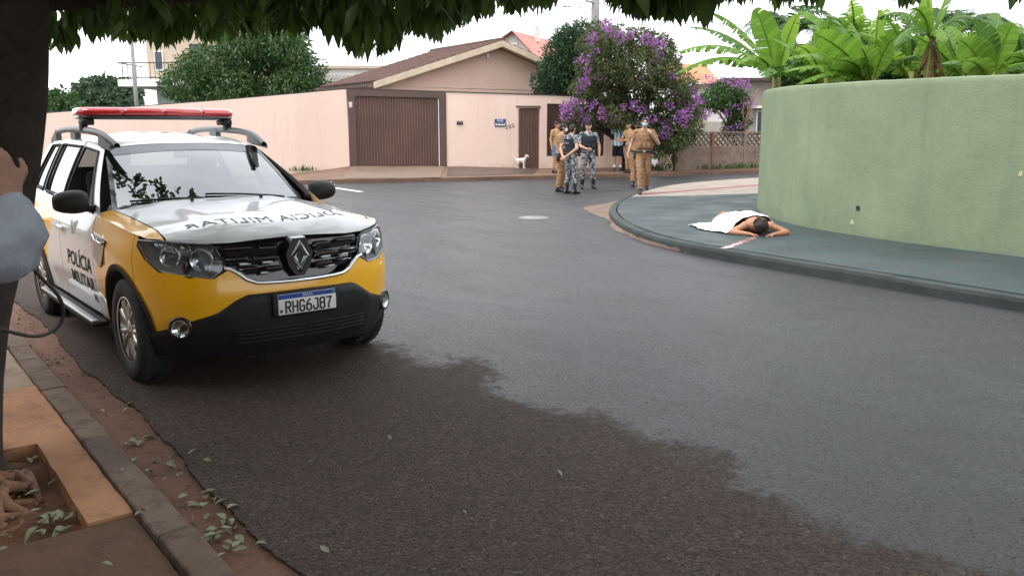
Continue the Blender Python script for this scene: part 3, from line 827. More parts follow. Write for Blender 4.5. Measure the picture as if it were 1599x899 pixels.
# ------------------------------------------------------------------ houses further away
def boxb(name, c, d, rz, mat, root):
    mb = MB().box((0, 0, 0), d); o = mb.build(name, mat, root, Vector(c)); o.rotation_euler = (0, 0, rz); return o
Yb = 55.0
b0 = at(235, 165, Yb); 
t = thing('balcony_house', 'beige two storey house with a railed balcony at the far left', 'building', (b0.x, Yb, 0))
def zpx(py, Y): return at(800, py, Y).z
MB().box((4.0, 4.0, zpx(40, Yb) / 2 + 2.2), (8.0, 8, zpx(40, Yb) - 4.4)).build('upper_wall', MT['beige_bld'], t)
MB().box((4.2, 4.6, 2.2), (8.0, 8, 4.4)).build('lower_wall', MT['sage'], t)
MB().box((2.6, 2.0, 4.35), (8.0, 6.4, .42)).build('balcony_slab', MT['white_bld'], t)
mb = MB()
zr0, zr1 = 4.56, 5.55
for k in range(28): mb.tube([(-1.35 + k * .28, -1.12, zr0), (-1.35 + k * .28, -1.12, zr1)], .018, 4)
for k in range(12): mb.tube([(-1.35, -1.12 + k * .28, zr0), (-1.35, -1.12 + k * .28, zr1)], .018, 4)
for z in (zr0 + .12, zr1): mb.tube([(6.2, -1.12, z), (-1.35, -1.12, z), (-1.35, 2.4, z)], .035, 4)
mb.build('railing', MT['dark_metal'], t)
w = MB().box((.75, -.02, 5.75), (.55, .12, 1.2)).build('window', MT['white_paint'], t); MB().box((.75, -.09, 5.75), (.42, .03, 1.05)).build('pane', MT['glass_dark'], w)
w = MB().box((3.2, -.02, 5.7), (1.0, .12, 2.1)).build('balcony_door', MT['beam'], t); MB().box((3.2, -.09, 5.75), (.8, .03, 1.9)).build('pane', MT['glass_dark'], w)
w = MB().box((1.6, .58, 1.6), (1.2, .12, 1.0)).build('window', MT['white_paint'], t); MB().box((1.6, .51, 1.6), (1.05, .03, .85)).build('pane', MT['glass_dark'], w)

Yb = 62.0; b0 = at(540, 100, Yb)
t = thing('white_terrace_building', 'white flat roofed building with thin roof railings behind the mango tree', 'building', (b0.x, Yb, 0))
zt = zpx(112, Yb)
MB().box((2, 4, zt / 2 - .3), (13, 8, zt - .6)).build('wall', MT['white_bld'], t)
MB().box((.5, 3.5, zt - .05), (10.5, 7.4, .5)).build('parapet', MT['white_bld'], t)
MB().box((1.5, -.25, zt + .28), (7, .5, .2)).build('ledge', MT['beige_bld'], t)
for (xa, xb, h) in ((-1.75, -.5, .55), (-.2, 1.05, .95)):
    MB().tube([(xa, .4, zt), (xa, .4, zt + h + .3), (xb, .4, zt + h + .2), (xb, .4, zt)], .03, 5).build('railing', MT['dark_metal'], t)
MB().tube([(.1, .4, zt), (.1, .4, zt + 3.2)], .03, 5).build('antenna_mast', MT['dark_metal'], t)

t = thing('corrugated_roof_shed', 'shed with grey corrugated roof sheets between tree and house', 'shed', (at(525, 130, 44).x, 44, 0))
c0, c1 = at(480, 139, 43) - t.location, at(556, 137, 43) - t.location
r0, r1 = at(490, 115, 48) - t.location, at(575, 120, 48) - t.location
V, F = grid(90, 6, lambda u, v: c0.lerp(c1, u).lerp(r0.lerp(r1, u), v) + Vector((0, 0, .05 * sin(u * 2 * pi * 15))))
clean(MB().add(V, F, 0, True).build('roof_sheets', MT['fibre'], t))
MB().box(((c0.x + c1.x) / 2, 2.5, (c0.z - .1) / 2), (2.3, 4.6, c0.z - .15)).build('wall', MT['grey_bld'], t)

t = thing('red_roof_house', 'weathered pale house with red gable roof rising behind the pink house', 'building', (at(803, 60, 52).x, 52, 0))
O = t.location
GL, GA, GR = at(752, 86, 53) - O, at(803, 51, 52) - O, at(852, 104, 51) - O
bd = Vector((2.6, 6.0, 0))
P = [Vector((GL.x, GL.y, 0)), Vector((GR.x, GR.y, 0)), GR, GA, GL]
mb = MB(); mb.add(P + [p + bd for p in P], [(0, 1, 2, 3, 4), (9, 8, 7, 6, 5)] + [(k, (k + 1) % 5, 5 + (k + 1) % 5, 5 + k) for k in range(5)]); clean(mb.build('wall', MT['pale_wall'], t))
up = Vector((0, 0, .08)); fo = Vector((-.15, -.35, 0))
for (e, n_) in ((GR + (GR - GA) * .08, 'roof_slope'), (GL + (GL - GA) * .08, 'roof_slope')):
    A, B = GA + up + fo, e + up + fo
    V, F = grid(60, 8, lambda u, v: A.lerp(B, v) + bd * (u * 1.08) + Vector((0, 0, .035 * sin(u * 2 * pi * 20))))
    o = MB().add(V + [Vector(p) - Vector((0, 0, .06)) for p in V], F + [tuple(i + len(V) for i in reversed(f)) for f in F], 0, True).build(n_, MT['red_roof'], t); clean(o)
gd = (GR - GL).normalized(); rzg = math.atan2(gd.y, gd.x)
wpt = GL.lerp(GR, .5) + Vector((0, 0, .65)); nn = Vector((gd.y, -gd.x, 0)).normalized()
w = MB().box((0, 0, 0), (.62, .1, .62)).build('window', MT['white_paint'], t, wpt + nn * .02, (0, 0, rzg)); MB().box((0, -.06, 0), (.5, .03, .5)).build('pane', MT['glass_dark'], w)
MB().box((0, 0, 0), (.3, .3, .9)).build('chimney', MT['pale_wall'], t, GA + bd * .35 + Vector((.5, 0, .1)))

# right-hand houses beyond the cross street
t = thing('white_shuttered_house', 'white house with a louvred shutter behind the lattice wall', 'building', (at(1105, 200, 37).x, 37, 0))
O = t.location
xa, xb = at(1076, 200, 37).x - O.x, at(1134, 200, 37).x - O.x
MB().box(((xa + xb) / 2, 2.5, 1.7), (xb - xa, 5, 3.4)).build('wall', MT['white_bld'], t)
sh = MB().box((xa + .38, -.03, 1.75), (.62, .08, 2.2)).build('shutter', MT['cream'], t)
for k in range(20):
    MB().box((xa + .38, -.085, .75 + k * .105), (.56, .03, .05)).build('slat', MT['white_paint'], sh)
MB().box((xb - .5, -.25, .95), (.85, .4, 1.9)).build('meter_cabinet', MT['pale_wall'], t)
V, F = grid(40, 6, lambda u, v: Vector((lerp(xa - 1.2, xb - .4, u), lerp(-.6, 3, v), lerp(3.45, 4.5, v) + .04 * sin(u * 2 * pi * 13))))
clean(MB().add(V, F, 0, True).build('roof', MT['orange_roof'], t))
t = thing('grey_house', 'grey brown weathered house with flat eave right of the white house', 'building', (at(1160, 200, 40).x, 40, 0))
O = t.location; xa = at(1132, 200, 40).x - O.x; zt = zpx(128, 40)
MB().box((xa + 3, 3, zt / 2), (6, 6, zt)).build('wall', MT['grey_bld'], t)
MB().box((xa + 3, 2.6, zt + .07), (6.4, 7, .14)).build('eave', MT['beam'], t)
MB().box((xa + 1.9, -.5, zpx(168, 40)), (1.4, 1.0, .1)).build('canopy', MT['white_bld'], t)
w = MB().box((xa + 1.75, -.03, 1.85), (.7, .1, 1.2)).build('window', MT['white_paint'], t); MB().box((xa + 1.75, -.09, 1.85), (.58, .03, 1.05)).build('pane', MT['glass_dark'], w)

# low wall with lattice blocks
t = thing('lattice_wall', 'low brown concrete wall topped with diamond lattice blocks', 'wall', (6.0, 31.55, .1))
d = Vector((3.75, 1.95)); LL = d.length * 1.7; d.normalize(); rzl = math.atan2(d.y, d.x); t.rotation_euler = (0, 0, rzl)
bays = [(0.0, 1.55), (1.67, 3.1), (3.22, 4.65), (4.77, 7.0)]
for (a, b) in bays:
    MB().box(((a + b) / 2, 0, .44), (b - a, .12, .90)).build('panel', MT['lattice'], t)
    mb = MB(); n_ = max(3, int((b - a) / .21)); cw = (b - a) / n_; z0, z1 = .90, 1.36
    for k in range(n_):
        for (za, zb) in ((z0, (z0 + z1) / 2), ((z0 + z1) / 2, z1)):
            x0, x1 = a + k * cw, a + (k + 1) * cw
            for (p, q) in (((x0, za), (x1, zb)), ((x0, zb), (x1, za))):
                dx, dz = q[0] - p[0], q[1] - p[1]; L = math.hypot(dx, dz)
                mb.box(((p[0] + q[0]) / 2, 0, (p[1] + q[1]) / 2), (L, .085, .036), R=Matrix.Rotation(-math.atan2(dz, dx), 3, 'Y'))
    mb.build('lattice_block', MT['lattice'], t)
    MB().box(((a + b) / 2, 0, 1.385), (b - a, .13, .05)).build('top_rail', MT['lattice'], t)
for x in (-.06, 1.61, 3.16, 4.71): MB().box((x, 0, .68), (.115, .17, 1.46)).build('post', MT['root'] if x < 2 else MT['lattice'], t)
o = MB().bbox((0, 0, .95), (.36, .36, 1.9), .015).build('gate_pillar', MT['pink_wall'], None, (5.55, 31.5, .1), (0, 0, rzl)); tag(o, 'pale plastered gate pillar left of the lattice wall', 'pillar')

# poles and wires
t = thing('utility_pole', 'tall grey concrete utility pole rising above the purple tree', 'utility pole', (at(929, 60, 34).x, 34, .1))
MB().tube([(0, 0, 0), (0, 0, 10)], [.2, .13], 10).build('shaft', MT['concrete_pole'], t)
MB().tube([(0, -.1, 6.15), (-.6, -.3, 6.35), (-1.3, -.5, 6.4)], .03, 6).build('lamp_arm', MT['concrete_pole'], t)
MB().bbox((-1.55, -.55, 6.38), (.6, .2, .12), .04, .25).build('lamp_head', MT['concrete_pole'], t)
MB().box((0, -.15, 7.6), (1.8, .1, .12)).build('cross_arm', MT['beam'], t)
base = t.location
def wire(name, a, b, sag, label, r=.014):
    n_ = 24; P = [Vector(a).lerp(Vector(b), k / n_) - Vector((0, 0, sag * 4 * (k / n_) * (1 - k / n_))) for k in range(n_ + 1)]
    o = MB().tube(P, r, 5).build(name, MT['black']); tag(o, label, 'cable')
wire('overhead_cable', base + Vector((-.1, 0, 6.3)), (-13, 46, 6.1), .5, 'thin overhead cable running left from the utility pole')
wire('overhead_cable', base + Vector((0, 0, 6.0)), (-9, 30, 7.5), .3, 'thin overhead cable slanting towards the leaf canopy')
wire('overhead_cable', base + Vector((.1, 0, 6.2)), (16, 40, 6.4), .5, 'thin overhead cable running right behind the banana plants')
t = thing('street_pole', 'slim grey pole in front of the far balcony house', 'pole', (at(213, 160, 46).x, 46, -.5))
MB().tube([(0, 0, 0), (0, 0, 8)], [.13, .09], 8).build('shaft', MT['concrete_pole'], t)
MB().box((0, -.1, 7.2), (1.2, .08, .1)).build('cross_arm', MT['beam'], t)
# ================================================================== VEGETATION
MT['bark'] = stained('bark', (.032, .024, .020), (.052, .038, .031), (.020, .015, .013), .95, 6, 18, .9, 35)
MT['bark_pale'] = stained('pale_bark', (.20, .15, .11), (.27, .21, .16), (.12, .09, .07), .9, 6, 18, .6, 35)
MT['mango_near'] = leafmat('near_canopy_leaves', [(.050, .092, .022), (.075, .140, .028), (.125, .20, .036), (.058, .108, .025)], .6, .38)
MT['mango_far'] = leafmat('mango_leaves', [(.030, .075, .018), (.050, .115, .028), (.075, .145, .035), (.040, .09, .022)], .25, .5)
MT['conifer'] = leafmat('dark_needles', [(.030, .070, .032), (.044, .098, .042), (.06, .12, .05)], .25, .6)
MT['tibou'] = leafmat('olive_leaves', [(.060, .095, .034), (.095, .145, .045), (.15, .155, .06), (.08, .125, .042), (.17, .125, .07)], .38, .5)
MT['blossom'] = leafmat('purple_blossom', [(.34, .12, .40), (.46, .20, .52), (.40, .15, .44), (.55, .30, .58)], .35, .6)
MT['far_tree'] = leafmat('far_leaves', [(.045, .085, .045), (.065, .115, .06), (.085, .14, .075)], .2, .7)
MT['shrub'] = leafmat('shrub_leaves', [(.035, .085, .02), (.06, .13, .028), (.09, .18, .035)], .3, .5)
MT['banana'] = leafmat('banana_leaf', [(.12, .25, .030), (.165, .32, .040), (.22, .38, .045), (.14, .28, .035)], .45, .38)
MT['banana_dark'] = leafmat('banana_leaf_dark', [(.075, .17, .035), (.11, .22, .04), (.09, .19, .045)], .35, .4)
MT['banana_young'] = leafmat('banana_leaf_young', [(.24, .42, .05), (.30, .46, .06)], .5, .4)
MT['dry_leaf'] = leafmat('dry_frond', [(.20, .12, .06), (.28, .18, .09), (.15, .09, .05)], .2, .8)
MT['banana_stem'] = stained('banana_stem', (.22, .20, .07), (.30, .28, .10), (.16, .09, .045), .6, 5, 9, .3, 20)

def rand_unit(n, g):
    v = g.normal(size=(n, 3)); return v / np.linalg.norm(v, axis=1, keepdims=True)
def leaf_quads(P, A, L, W, g):
    """kite shaped leaves at points P along axes A"""
    n = len(P); S = np.cross(A, rand_unit(n, g)); S /= np.linalg.norm(S, axis=1, keepdims=True) + 1e-9
    L = L[:, None]; W = W[:, None]
    N = np.cross(A, S)
    V = np.stack([P, P + A * L * .42 + S * W * .5 + N * W * .12, P + A * L, P + A * L * .42 - S * W * .5 + N * W * .12], 1).reshape(-1, 3)
    F = np.arange(n * 4).reshape(-1, 4)
    return V, F
def cloud_points(clumps, n, g, shell=.55):
    C = np.array([c[:3] for c in clumps], float); R = np.array([c[3] if hasattr(c[3], '__len__') else (c[3],) * 3 for c in clumps], float)
    w = np.prod(R, 1) ** (2 / 3); w /= w.sum()
    k = g.choice(len(clumps), n, p=w); U = rand_unit(n, g)
    r = shell + (1 - shell) * g.random(n) ** .6
    r *= 1 + .16 * np.sin(U[:, 0] * 7 + k) * np.sin(U[:, 1] * 6 + 2 * k)
    return C[k] + U * r[:, None] * R[k], U
def crown(name, clumps, n, L, W, mat, seed, parent=None, droop=.35, shell=.5, out=.7):
    g = np.random.default_rng(seed)
    P, U = cloud_points(clumps, n, g, shell)
    A = U * out + rand_unit(n, g) * .8 + np.array([0, 0, -droop]); A /= np.linalg.norm(A, axis=1, keepdims=True)
    V, F = leaf_quads(P, A, g.uniform(.7, 1.25, n) * L, g.uniform(.7, 1.25, n) * W, g)
    if parent is not None: V = V - np.array(parent.location)
    o = link(name, mesh_np(name, V, F, mat), parent); o['kind'] = 'stuff'
    return o
def limbs(name, root, base, tips, r0, mat, fork=.45, seed=0, rt=.03):
    g = random.Random(seed); mb = MB(); B = Vector(base); tips = [Vector(t) for t in tips]
    cen = sum(tips, Vector()) / len(tips); F_ = B.lerp(cen, fork); F_.x = lerp(B.x, F_.x, .6); F_.y = lerp(B.y, F_.y, .6)
    mb.tube([B - root.location, B.lerp(F_, .25) + Vector((g.uniform(-.05, .05), g.uniform(-.05, .05), 0)) - root.location, F_ - root.location], [r0 * 1.3, r0, r0 * .75], 8)
    o = mb.build('trunk', mat, root)
    for t in tips:
        mid = F_.lerp(t, .5) + Vector((g.uniform(-.15, .15), g.uniform(-.15, .15), g.uniform(0, .25)))
        MB().tube([F_.lerp(B, .06) - root.location, mid - root.location, t - root.location], [r0 * .5, r0 * .32, rt], 6).build(name, mat, root)
def rj(p, g, s): return (p[0] + g.uniform(-s, s), p[1] + g.uniform(-s, s), p[2] + g.uniform(-s * .6, s * .6))
def px_clumps(lst, Y, g, depth=1.2, squash=.85):
    out = []
    for (px, py, r) in lst:
        for k in range(3):
            p = at(px + g.uniform(-8, 8), py + g.uniform(-6, 6), Y + g.uniform(-depth, depth))
            q = r * g.uniform(.6, 1.0)
            out.append((p.x, p.y, p.z, (q, q, q * squash)))
    return out

g = random.Random(21)
# --- mango tree behind the side wall
Y = 41; b = at(385, 190, Y); t = thing('mango_tree', 'large dense green mango tree behind the left part of the pink wall', 'tree', (b.x, Y, -.3))
lst = [(285, 128, 1.1), (300, 110, .9), (330, 95, 1.1), (370, 82, 1.2), (415, 75, 1.3), (455, 90, 1.2), (480, 115, 1.1), (490, 140, .9), (310, 148, 1.0), (355, 130, 1.4), (405, 125, 1.5), (450, 135, 1.3), (380, 155, 1.2), (440, 60, 1.2), (390, 55, 1.2), (340, 150, 1.0)]
cl = px_clumps(lst, Y, g, 1.6)
limbs('limb', t, (b.x, Y, -.3), [c[:3] for c in cl[::4]], .22, MT['bark_pale'], .35, 1)
crown('foliage', cl, 26000, .26, .075, MT['mango_far'], 31, t, .6)
# --- far trees on the left
Y = 80; b = at(160, 190, Y); t = thing('umbrella_tree', 'pale hazy umbrella shaped tree on the far left skyline', 'tree', (b.x, Y, 0))
cl = px_clumps([(128, 152, 1.3), (145, 142, 1.4), (165, 137, 1.5), (188, 140, 1.4), (203, 150, 1.1), (150, 158, 1.4), (178, 156, 1.4), (200, 165, 1.2), (120, 165, 1.3), (160, 172, 1.6)], Y, g, 3, .7)
limbs('limb', t, (b.x, Y, 0), [c[:3] for c in cl[::5]], .3, MT['bark'], .4, 2); crown('foliage', cl, 9000, .5, .3, MT['far_tree'], 32, t)
Y = 55; b = at(88, 200, Y); t = thing('roadside_tree', 'mid green rounded tree between the near trunk and the far skyline', 'tree', (b.x, Y, 0))
cl = px_clumps([(80, 165, 1.2), (95, 155, 1.0), (75, 185, 1.3), (100, 178, 1.2), (110, 192, 1.1), (85, 200, 1.3), (60, 160, 1.2), (50, 180, 1.3), (120, 205, 1.1), (70, 210, 1.2), (40, 165, 1.2), (105, 165, .9)], Y, g, 2)
limbs('limb', t, (b.x, Y, -.5), [c[:3] for c in cl[::5]], .25, MT['bark'], .4, 3); crown('foliage', cl, 9000, .32, .16, MT['mango_far'], 33, t)
# --- dark conifer-like tree
Y = 35.0; b = at(890, 240, Y); t = thing('dark_evergreen_tree', 'dense dark evergreen tree between the gabled house and the purple tree', 'tree', (b.x, Y, .1))
cl = px_clumps([(905, 48, .55), (890, 65, .7), (915, 60, .6), (875, 85, .75), (900, 90, .8), (922, 85, .6), (862, 108, .7), (885, 115, .8), (910, 118, .8), (850, 130, .55), (868, 138, .65), (895, 142, .7), (845, 143, .4), (915, 145, .7), (880, 60, .5), (940, 70, .7), (945, 110, .8)], Y, g, .8, 1.0)
limbs('limb', t, (b.x, Y, .1), [c[:3] for c in cl[::6]], .18, MT['bark'], .4, 4); crown('foliage', cl, 26000, .13, .05, MT['conifer'], 34, t, -.3, .6)
# --- purple flowering tree
Y = 31.3; b = at(985, 268, Y); t = thing('purple_flowering_tree', 'big tree covered in purple blossom overhanging the far pavement', 'tree', (b.x, Y, .12))
lst = [(930, 70, .6), (960, 62, .65), (995, 68, .7), (1030, 78, .65), (920, 105, .55), (955, 100, .8), (1000, 105, .9), (1045, 108, .7), (910, 140, .5), (945, 145, .8), (990, 145, .9), (1040, 145, .85), (1070, 135, .5), (893, 172, .42), (915, 182, .5), (950, 180, .55), (1000, 182, .65), (1045, 185, .75), (1075, 172, .5), (1062, 210, .5), (1040, 222, .5), (1020, 205, .45), (1045, 245, .4), (1028, 238, .35), (1078, 200, .35), (975, 190, .4), (885, 180, .3), (940, 45, .4)]
cl = px_clumps(lst, Y - .3, g, .9)
limbs('limb', t, (b.x, Y, .12), [c[:3] for c in cl[::5]], .20, MT['bark'], .35, 5)
for (dx, dy, top) in ((.25, .1, (1.0, -.3, 2.6)), (-.2, .05, (-.9, -.2, 2.4)), (.1, -.12, (.5, -.6, 2.5))):
    MB().tube([(dx, dy, 0), (dx * 2.2, dy * 2, 1.0), top], [.09, .075, .05], 6).build('stem', MT['bark'], t)
crown('foliage', cl, 30000, .17, .055, MT['tibou'], 35, t, .45)
fl = [(925, 60), (930, 80), (915, 92), (916, 110), (912, 130), (905, 142), (900, 157), (890, 168), (886, 180), (905, 178), (920, 168), (893, 158), (928, 160), (955, 52), (948, 40), (985, 55), (968, 60), (1010, 60), (1035, 65), (1025, 72), (1025, 95), (1012, 112), (1030, 90), (1057, 142), (1045, 165), (990, 165), (1002, 172), (960, 188), (975, 192), (1060, 182), (1082, 165), (1067, 192), (942, 182), (1080, 140), (940, 170), (1018, 186), (1040, 190), (1072, 178), (918, 185), (1000, 125), (1065, 160), (1085, 150), (935, 120), (1050, 120), (905, 165), (884, 170), (910, 188), (1040, 205)]
fc = []
for (px, py) in fl:
    p = at(px, py, Y - g.uniform(.9, 1.4)); fc.append((p.x, p.y, p.z, g.uniform(.10, .24)))
for k in range(45):                                # blossom all round the crown
    c = g.choice(cl); th = g.uniform(0, 2 * pi); r = c[3][0] * 1.05
    fc.append((c[0] + cos(th) * r, c[1] + abs(sin(th)) * r, c[2] + g.uniform(-.2, .6) * r, g.uniform(.1, .22)))
crown('blossom', fc, 4300, .085, .075, MT['blossom'], 36, t, 0, .3)
# --- smaller purple tree
Y = 34.5; b = at(1150, 262, Y); t = thing('small_purple_tree', 'small leafy tree with purple flowers above the lattice wall', 'tree', (b.x, Y, .1))
lst = [(1105, 148, .4), (1120, 140, .5), (1140, 150, .5), (1135, 165, .45), (1115, 162, .4), (1150, 175, .4), (1145, 195, .4), (1155, 190, .35), (1160, 155, .35), (1100, 160, .3), (1145, 205, .3)]
cl = px_clumps(lst, Y, g, .6); limbs('limb', t, (b.x, Y, .1), [c[:3] for c in cl[::4]], .09, MT['bark_pale'], .55, 6)
crown('foliage', cl, 6500, .15, .05, MT['mango_far'], 37, t, .5)
fc = [(*at(px, py, Y - .6), g.uniform(.12, .22)) for (px, py) in ((1130, 124), (1145, 128), (1155, 130), (1165, 132), (1112, 125), (1170, 158), (1150, 168), (1138, 175), (1165, 165), (1148, 200), (1160, 195), (1128, 178), (1100, 125), (1140, 203))]
crown('blossom', fc, 520, .085, .07, MT['blossom'], 38, t, 0, .3)
t = thing('bare_sapling', 'thin bare brown sapling trunk against the edge of the green wall', 'tree', (at(1164, 210, 33.9).x, 33.9, .12))
MB().tube([(0, 0, 0), (.03, 0, .9), (-.04, 0, 1.6), (.12, 0, 2.4), (.45, .1, 3.0)], [.07, .06, .055, .045, .03], 7).build('trunk', MT['root'], t)
MB().tube([(-.02, 0, 1.5), (-.15, 0, 2.1), (-.1, .1, 2.8)], [.04, .03, .02], 6).build('limb', MT['root'], t)
# weeds along the far pavement
g2 = np.random.default_rng(9)
P = []
for (x0, y0, n_, s_) in ((5.0, 31.2, 260, .35), (8.6, 32.6, 160, .5), (7.4, 31.9, 90, .4), (-7.3, 30.2, 60, .25)):
    P.append(np.stack([g2.normal(x0, s_, n_), g2.normal(y0, .1, n_), np.full(n_, .14)], 1))
P = np.concatenate(P); A = rand_unit(len(P), g2) * .5 + np.array([0, 0, 1.]); A /= np.linalg.norm(A, axis=1, keepdims=True)
V, F = leaf_quads(P, A, g2.uniform(.1, .32, len(P)), g2.uniform(.015, .05, len(P)), g2)
o = link('weeds', mesh_np('weeds', V, F, MT['shrub'])); tag(o, 'low green weeds along the far pavement walls', 'weeds', kind='stuff')

# --- banana plants behind the green wall
def banana_leaf(root, base, tip, rise, width, mat, seed, split=.5, seg=26, fold=.25, twist=0.0):
    g = random.Random(seed); B = Vector(base); T = Vector(tip); C_ = B.lerp(T, .45) + Vector((0, 0, rise))
    def rib(t): return B * (1 - t) ** 2 + C_ * (2 * t * (1 - t)) + T * t * t
    V = []; F = []
    mb = MB(); path = [rib(k / 12) for k in range(13)]
    prev = None; L = sum((path[k + 1] - path[k]).length for k in range(12))
    def frame(t):
        d = (rib(min(1, t + .02)) - rib(max(0, t - .02))).normalized()
        side = d.cross(Vector((0, 0, 1)))
        if side.length < .05: side = Vector((1, 0, 0))
        side.normalize(); nrm = side.cross(d).normalized()
        if twist:
            Rm = Matrix.Rotation(twist, 3, d); side = Rm @ side; nrm = Rm @ nrm
        return d, side, nrm
    def wid(t): return width * .5 * max(0.02, (sin(pi * min(1, (t - .10) / .9) ** .8)) ** .6 if t > .10 else 0)
    for sg in (-1, 1):
        t = .12; droop = 0
        while t < .985:
            dt = g.uniform(.03, .075) if split > 0 else .05
            t2 = min(.99, t + dt)
            torn = g.random() < split
            drop = fold + (g.uniform(0, .5) if torn else g.uniform(0, .08)) * split * 1.5
            b0 = len(V)
            for tt in (t, (t + t2) / 2, t2):
                d, sd, nm = frame(tt); w = wid(tt); p = rib(tt); sh = d * (w * .35)
                V += [p, p + sd * sg * w * .5 + nm * (-drop * w * .25) + sh * .5, p + sd * sg * w * (1 - drop * .25) + nm * (-drop * w * .95) + sh]
            gap = .012 * L if torn else 0
            V[b0 + 8] = V[b0 + 8] - frame(t2)[0] * gap * 1.2; V[b0 + 7] = V[b0 + 7] - frame(t2)[0] * gap * .5
            for a in (0, 1):
                for b in (0, 1):
                    q = [b0 + a * 3 + b, b0 + a * 3 + b + 1, b0 + (a + 1) * 3 + b + 1, b0 + (a + 1) * 3 + b]
                    F.append(q if sg > 0 else q[::-1])
            t = t2
    mb.add([v - root.location for v in V], F, 0, True)
    mb.tube([p - root.location for p in path], [lerp(.028, .006, k / 12) for k in range(13)], 5, 1)
    me = mb.mesh('leaf', [mat, MT['banana_young']])
    return link('leaf', me, root)
def banana(px, pytop, Y, label, leaves, stem_r=.11, stem_mat='banana_stem', dead=0):
    top = at(px, pytop, Y); t = thing('banana_plant', label, 'banana plant', (top.x, Y, .14), group='banana plants behind the green wall')
    MB().tube([(0, 0, 0), (.02, 0, (top.z - .14) * .5), (0, 0, top.z - .14)], [stem_r * 1.25, stem_r, stem_r * .75], 10).build('stem', MT[stem_mat], t)
    for k, (tx, ty, dY, rise, w, m, sp, tw) in enumerate(leaves):
        tip = at(tx, ty, Y + dY)
        banana_leaf(t, top - Vector((0, 0, .15)), tip, rise, w, MT[m], hash((px, k)) % 1000, sp, twist=tw)
    gd = random.Random(px)
    for k in range(dead):
        th = gd.uniform(0, 2 * pi); r = gd.uniform(.15, .35)
        banana_leaf(t, top - Vector((0, 0, .1)), top + Vector((cos(th) * r, sin(th) * r, -gd.uniform(.5, 1.0))), .12, .16, MT['dry_leaf'], k + px, 1.0)
    return t
banana(1213, 112, 17.6, 'banana plant at the left end of the green wall, long leaves arching left', [
    (1052, 84, -.3, .75, .42, 'banana', .75, 0), (1052, 117, -.6, .75, .42, 'banana', .8, 0), (1075, 42, .8, .55, .40, 'banana_dark', .8, 0),
    (1178, 14, -.3, .35, .55, 'banana', .25, 1.1), (1246, 22, -.2, .3, .34, 'banana_young', .1, -1.2), (1300, 62, .5, .5, .45, 'banana_dark', .6, .3),
    (1150, 100, -1.2, .55, .5, 'banana', .6, .2), (1262, 128, -.9, .45, .5, 'banana', .6, 0), (1195, 122, -1.5, .45, .5, 'banana_dark', .6, 0), (1110, 20, 1.2, .5, .45, 'banana', .6, .5), (1235, 60, 1.2, .4, .45, 'banana_dark', .5, .8)])
banana(1362, 118, 15.0, 'bushy banana plant with broad bright leaves over the middle of the green wall', [
    (1270, 52, -.8, .25, .62, 'banana', .2, .9), (1226, 92, -.4, .5, .42, 'banana', .7, 0), (1222, 112, -.8, .38, .36, 'banana', .7, 0), (1243, 133, -1.0, .40, .28, 'banana', .6, 0),
    (1372, 14, -.3, .25, .50, 'banana_young', .1, 1.2), (1420, 45, .4, .35, .5, 'banana_dark', .5, -.6), (1330, 38, .5, .3, .5, 'banana', .4, .6), (1440, 90, .2, .35, .45, 'banana_dark', .6, -.3),
    (1300, 95, -1.0, .3, .5, 'banana', .4, .5), (1395, 60, -.6, .25, .46, 'banana', .3, -1.0), (1290, 20, 1.0, .4, .5, 'banana_dark', .6, .6), (1345, 75, -1.0, .2, .45, 'banana', .3, 1.0)], .09)
banana(1457, 48, 14.2, 'tall banana plant with a brown fibrous trunk and drooping leaves', [
    (1395, 72, -.5, .45, .34, 'banana_dark', .8, 0), (1512, 75, -.6, .5, .40, 'banana', .6, 0), (1440, -30, .2, .3, .4, 'banana_young', .1, 1.0), (1490, -25, .4, .3, .4, 'banana', .3, -.8),
    (1370, 30, .6, .5, .42, 'banana_dark', .8, 0), (1540, 40, .5, .5, .42, 'banana_dark', .8, 0), (1475, 66, -.8, .35, .3, 'banana', .6, 0), (1420, 15, -.4, .35, .3, 'banana', .5, .5)], .075, 'bark_pale', 9)
banana(1548, 112, 13.4, 'banana plant with wide leaves at the right end of the green wall', [
    (1498, 62, -.4, .2, .50, 'banana', .4, 1.0), (1522, 38, -.2, .2, .48, 'banana_dark', .3, 1.1), (1582, 36, -.3, .2, .42, 'banana', .15, -1.0), (1470, 100, -.4, .3, .4, 'banana_dark', .5, 0),
    (1615, 80, -.4, .35, .45, 'banana', .6, 0), (1560, 20, .8, .3, .5, 'banana_dark', .5, .7), (1625, 105, .2, .3, .4, 'banana_dark', .7, 0), (1505, 95, -.8, .2, .4, 'banana', .4, .6)], .09)
# dense shrubs between the plants
gq = random.Random(77)
for (px, py, Yq, lab) in ((1288, 122, 16.6, 'banana plant between the two brightest clumps over the green wall'), (1422, 112, 16.2, 'banana plant behind the brown trunked one over the green wall'), (1508, 118, 15.6, 'banana plant left of the rightmost one over the green wall'), (1335, 80, 18.6, 'taller banana plant standing behind the middle of the green wall'), (1600, 105, 14.2, 'banana plant cut off by the right edge of the picture')):
    lv = []
    for k in range(11):
        a = lerp(-1.45, 1.45, (k + gq.uniform(.1, .9)) / 11); r_ = gq.uniform(75, 125)
        lv.append((px + sin(a) * r_, py - cos(a) * r_ * .75 + (18 if abs(a) > 1 else 0), gq.uniform(-.9, .7), gq.uniform(.25, .55), gq.uniform(.34, .5), gq.choice(['banana', 'banana', 'banana', 'banana_dark', 'banana_young']), gq.uniform(.3, .8), gq.uniform(-.7, .7)))
    banana(px, py, Yq, lab, lv, .085, 'banana_stem', 2)
t = thing('garden_shrub', 'dense green shrub filling the gap behind the banana plants', 'shrub', (6.6, 18.2, .14))
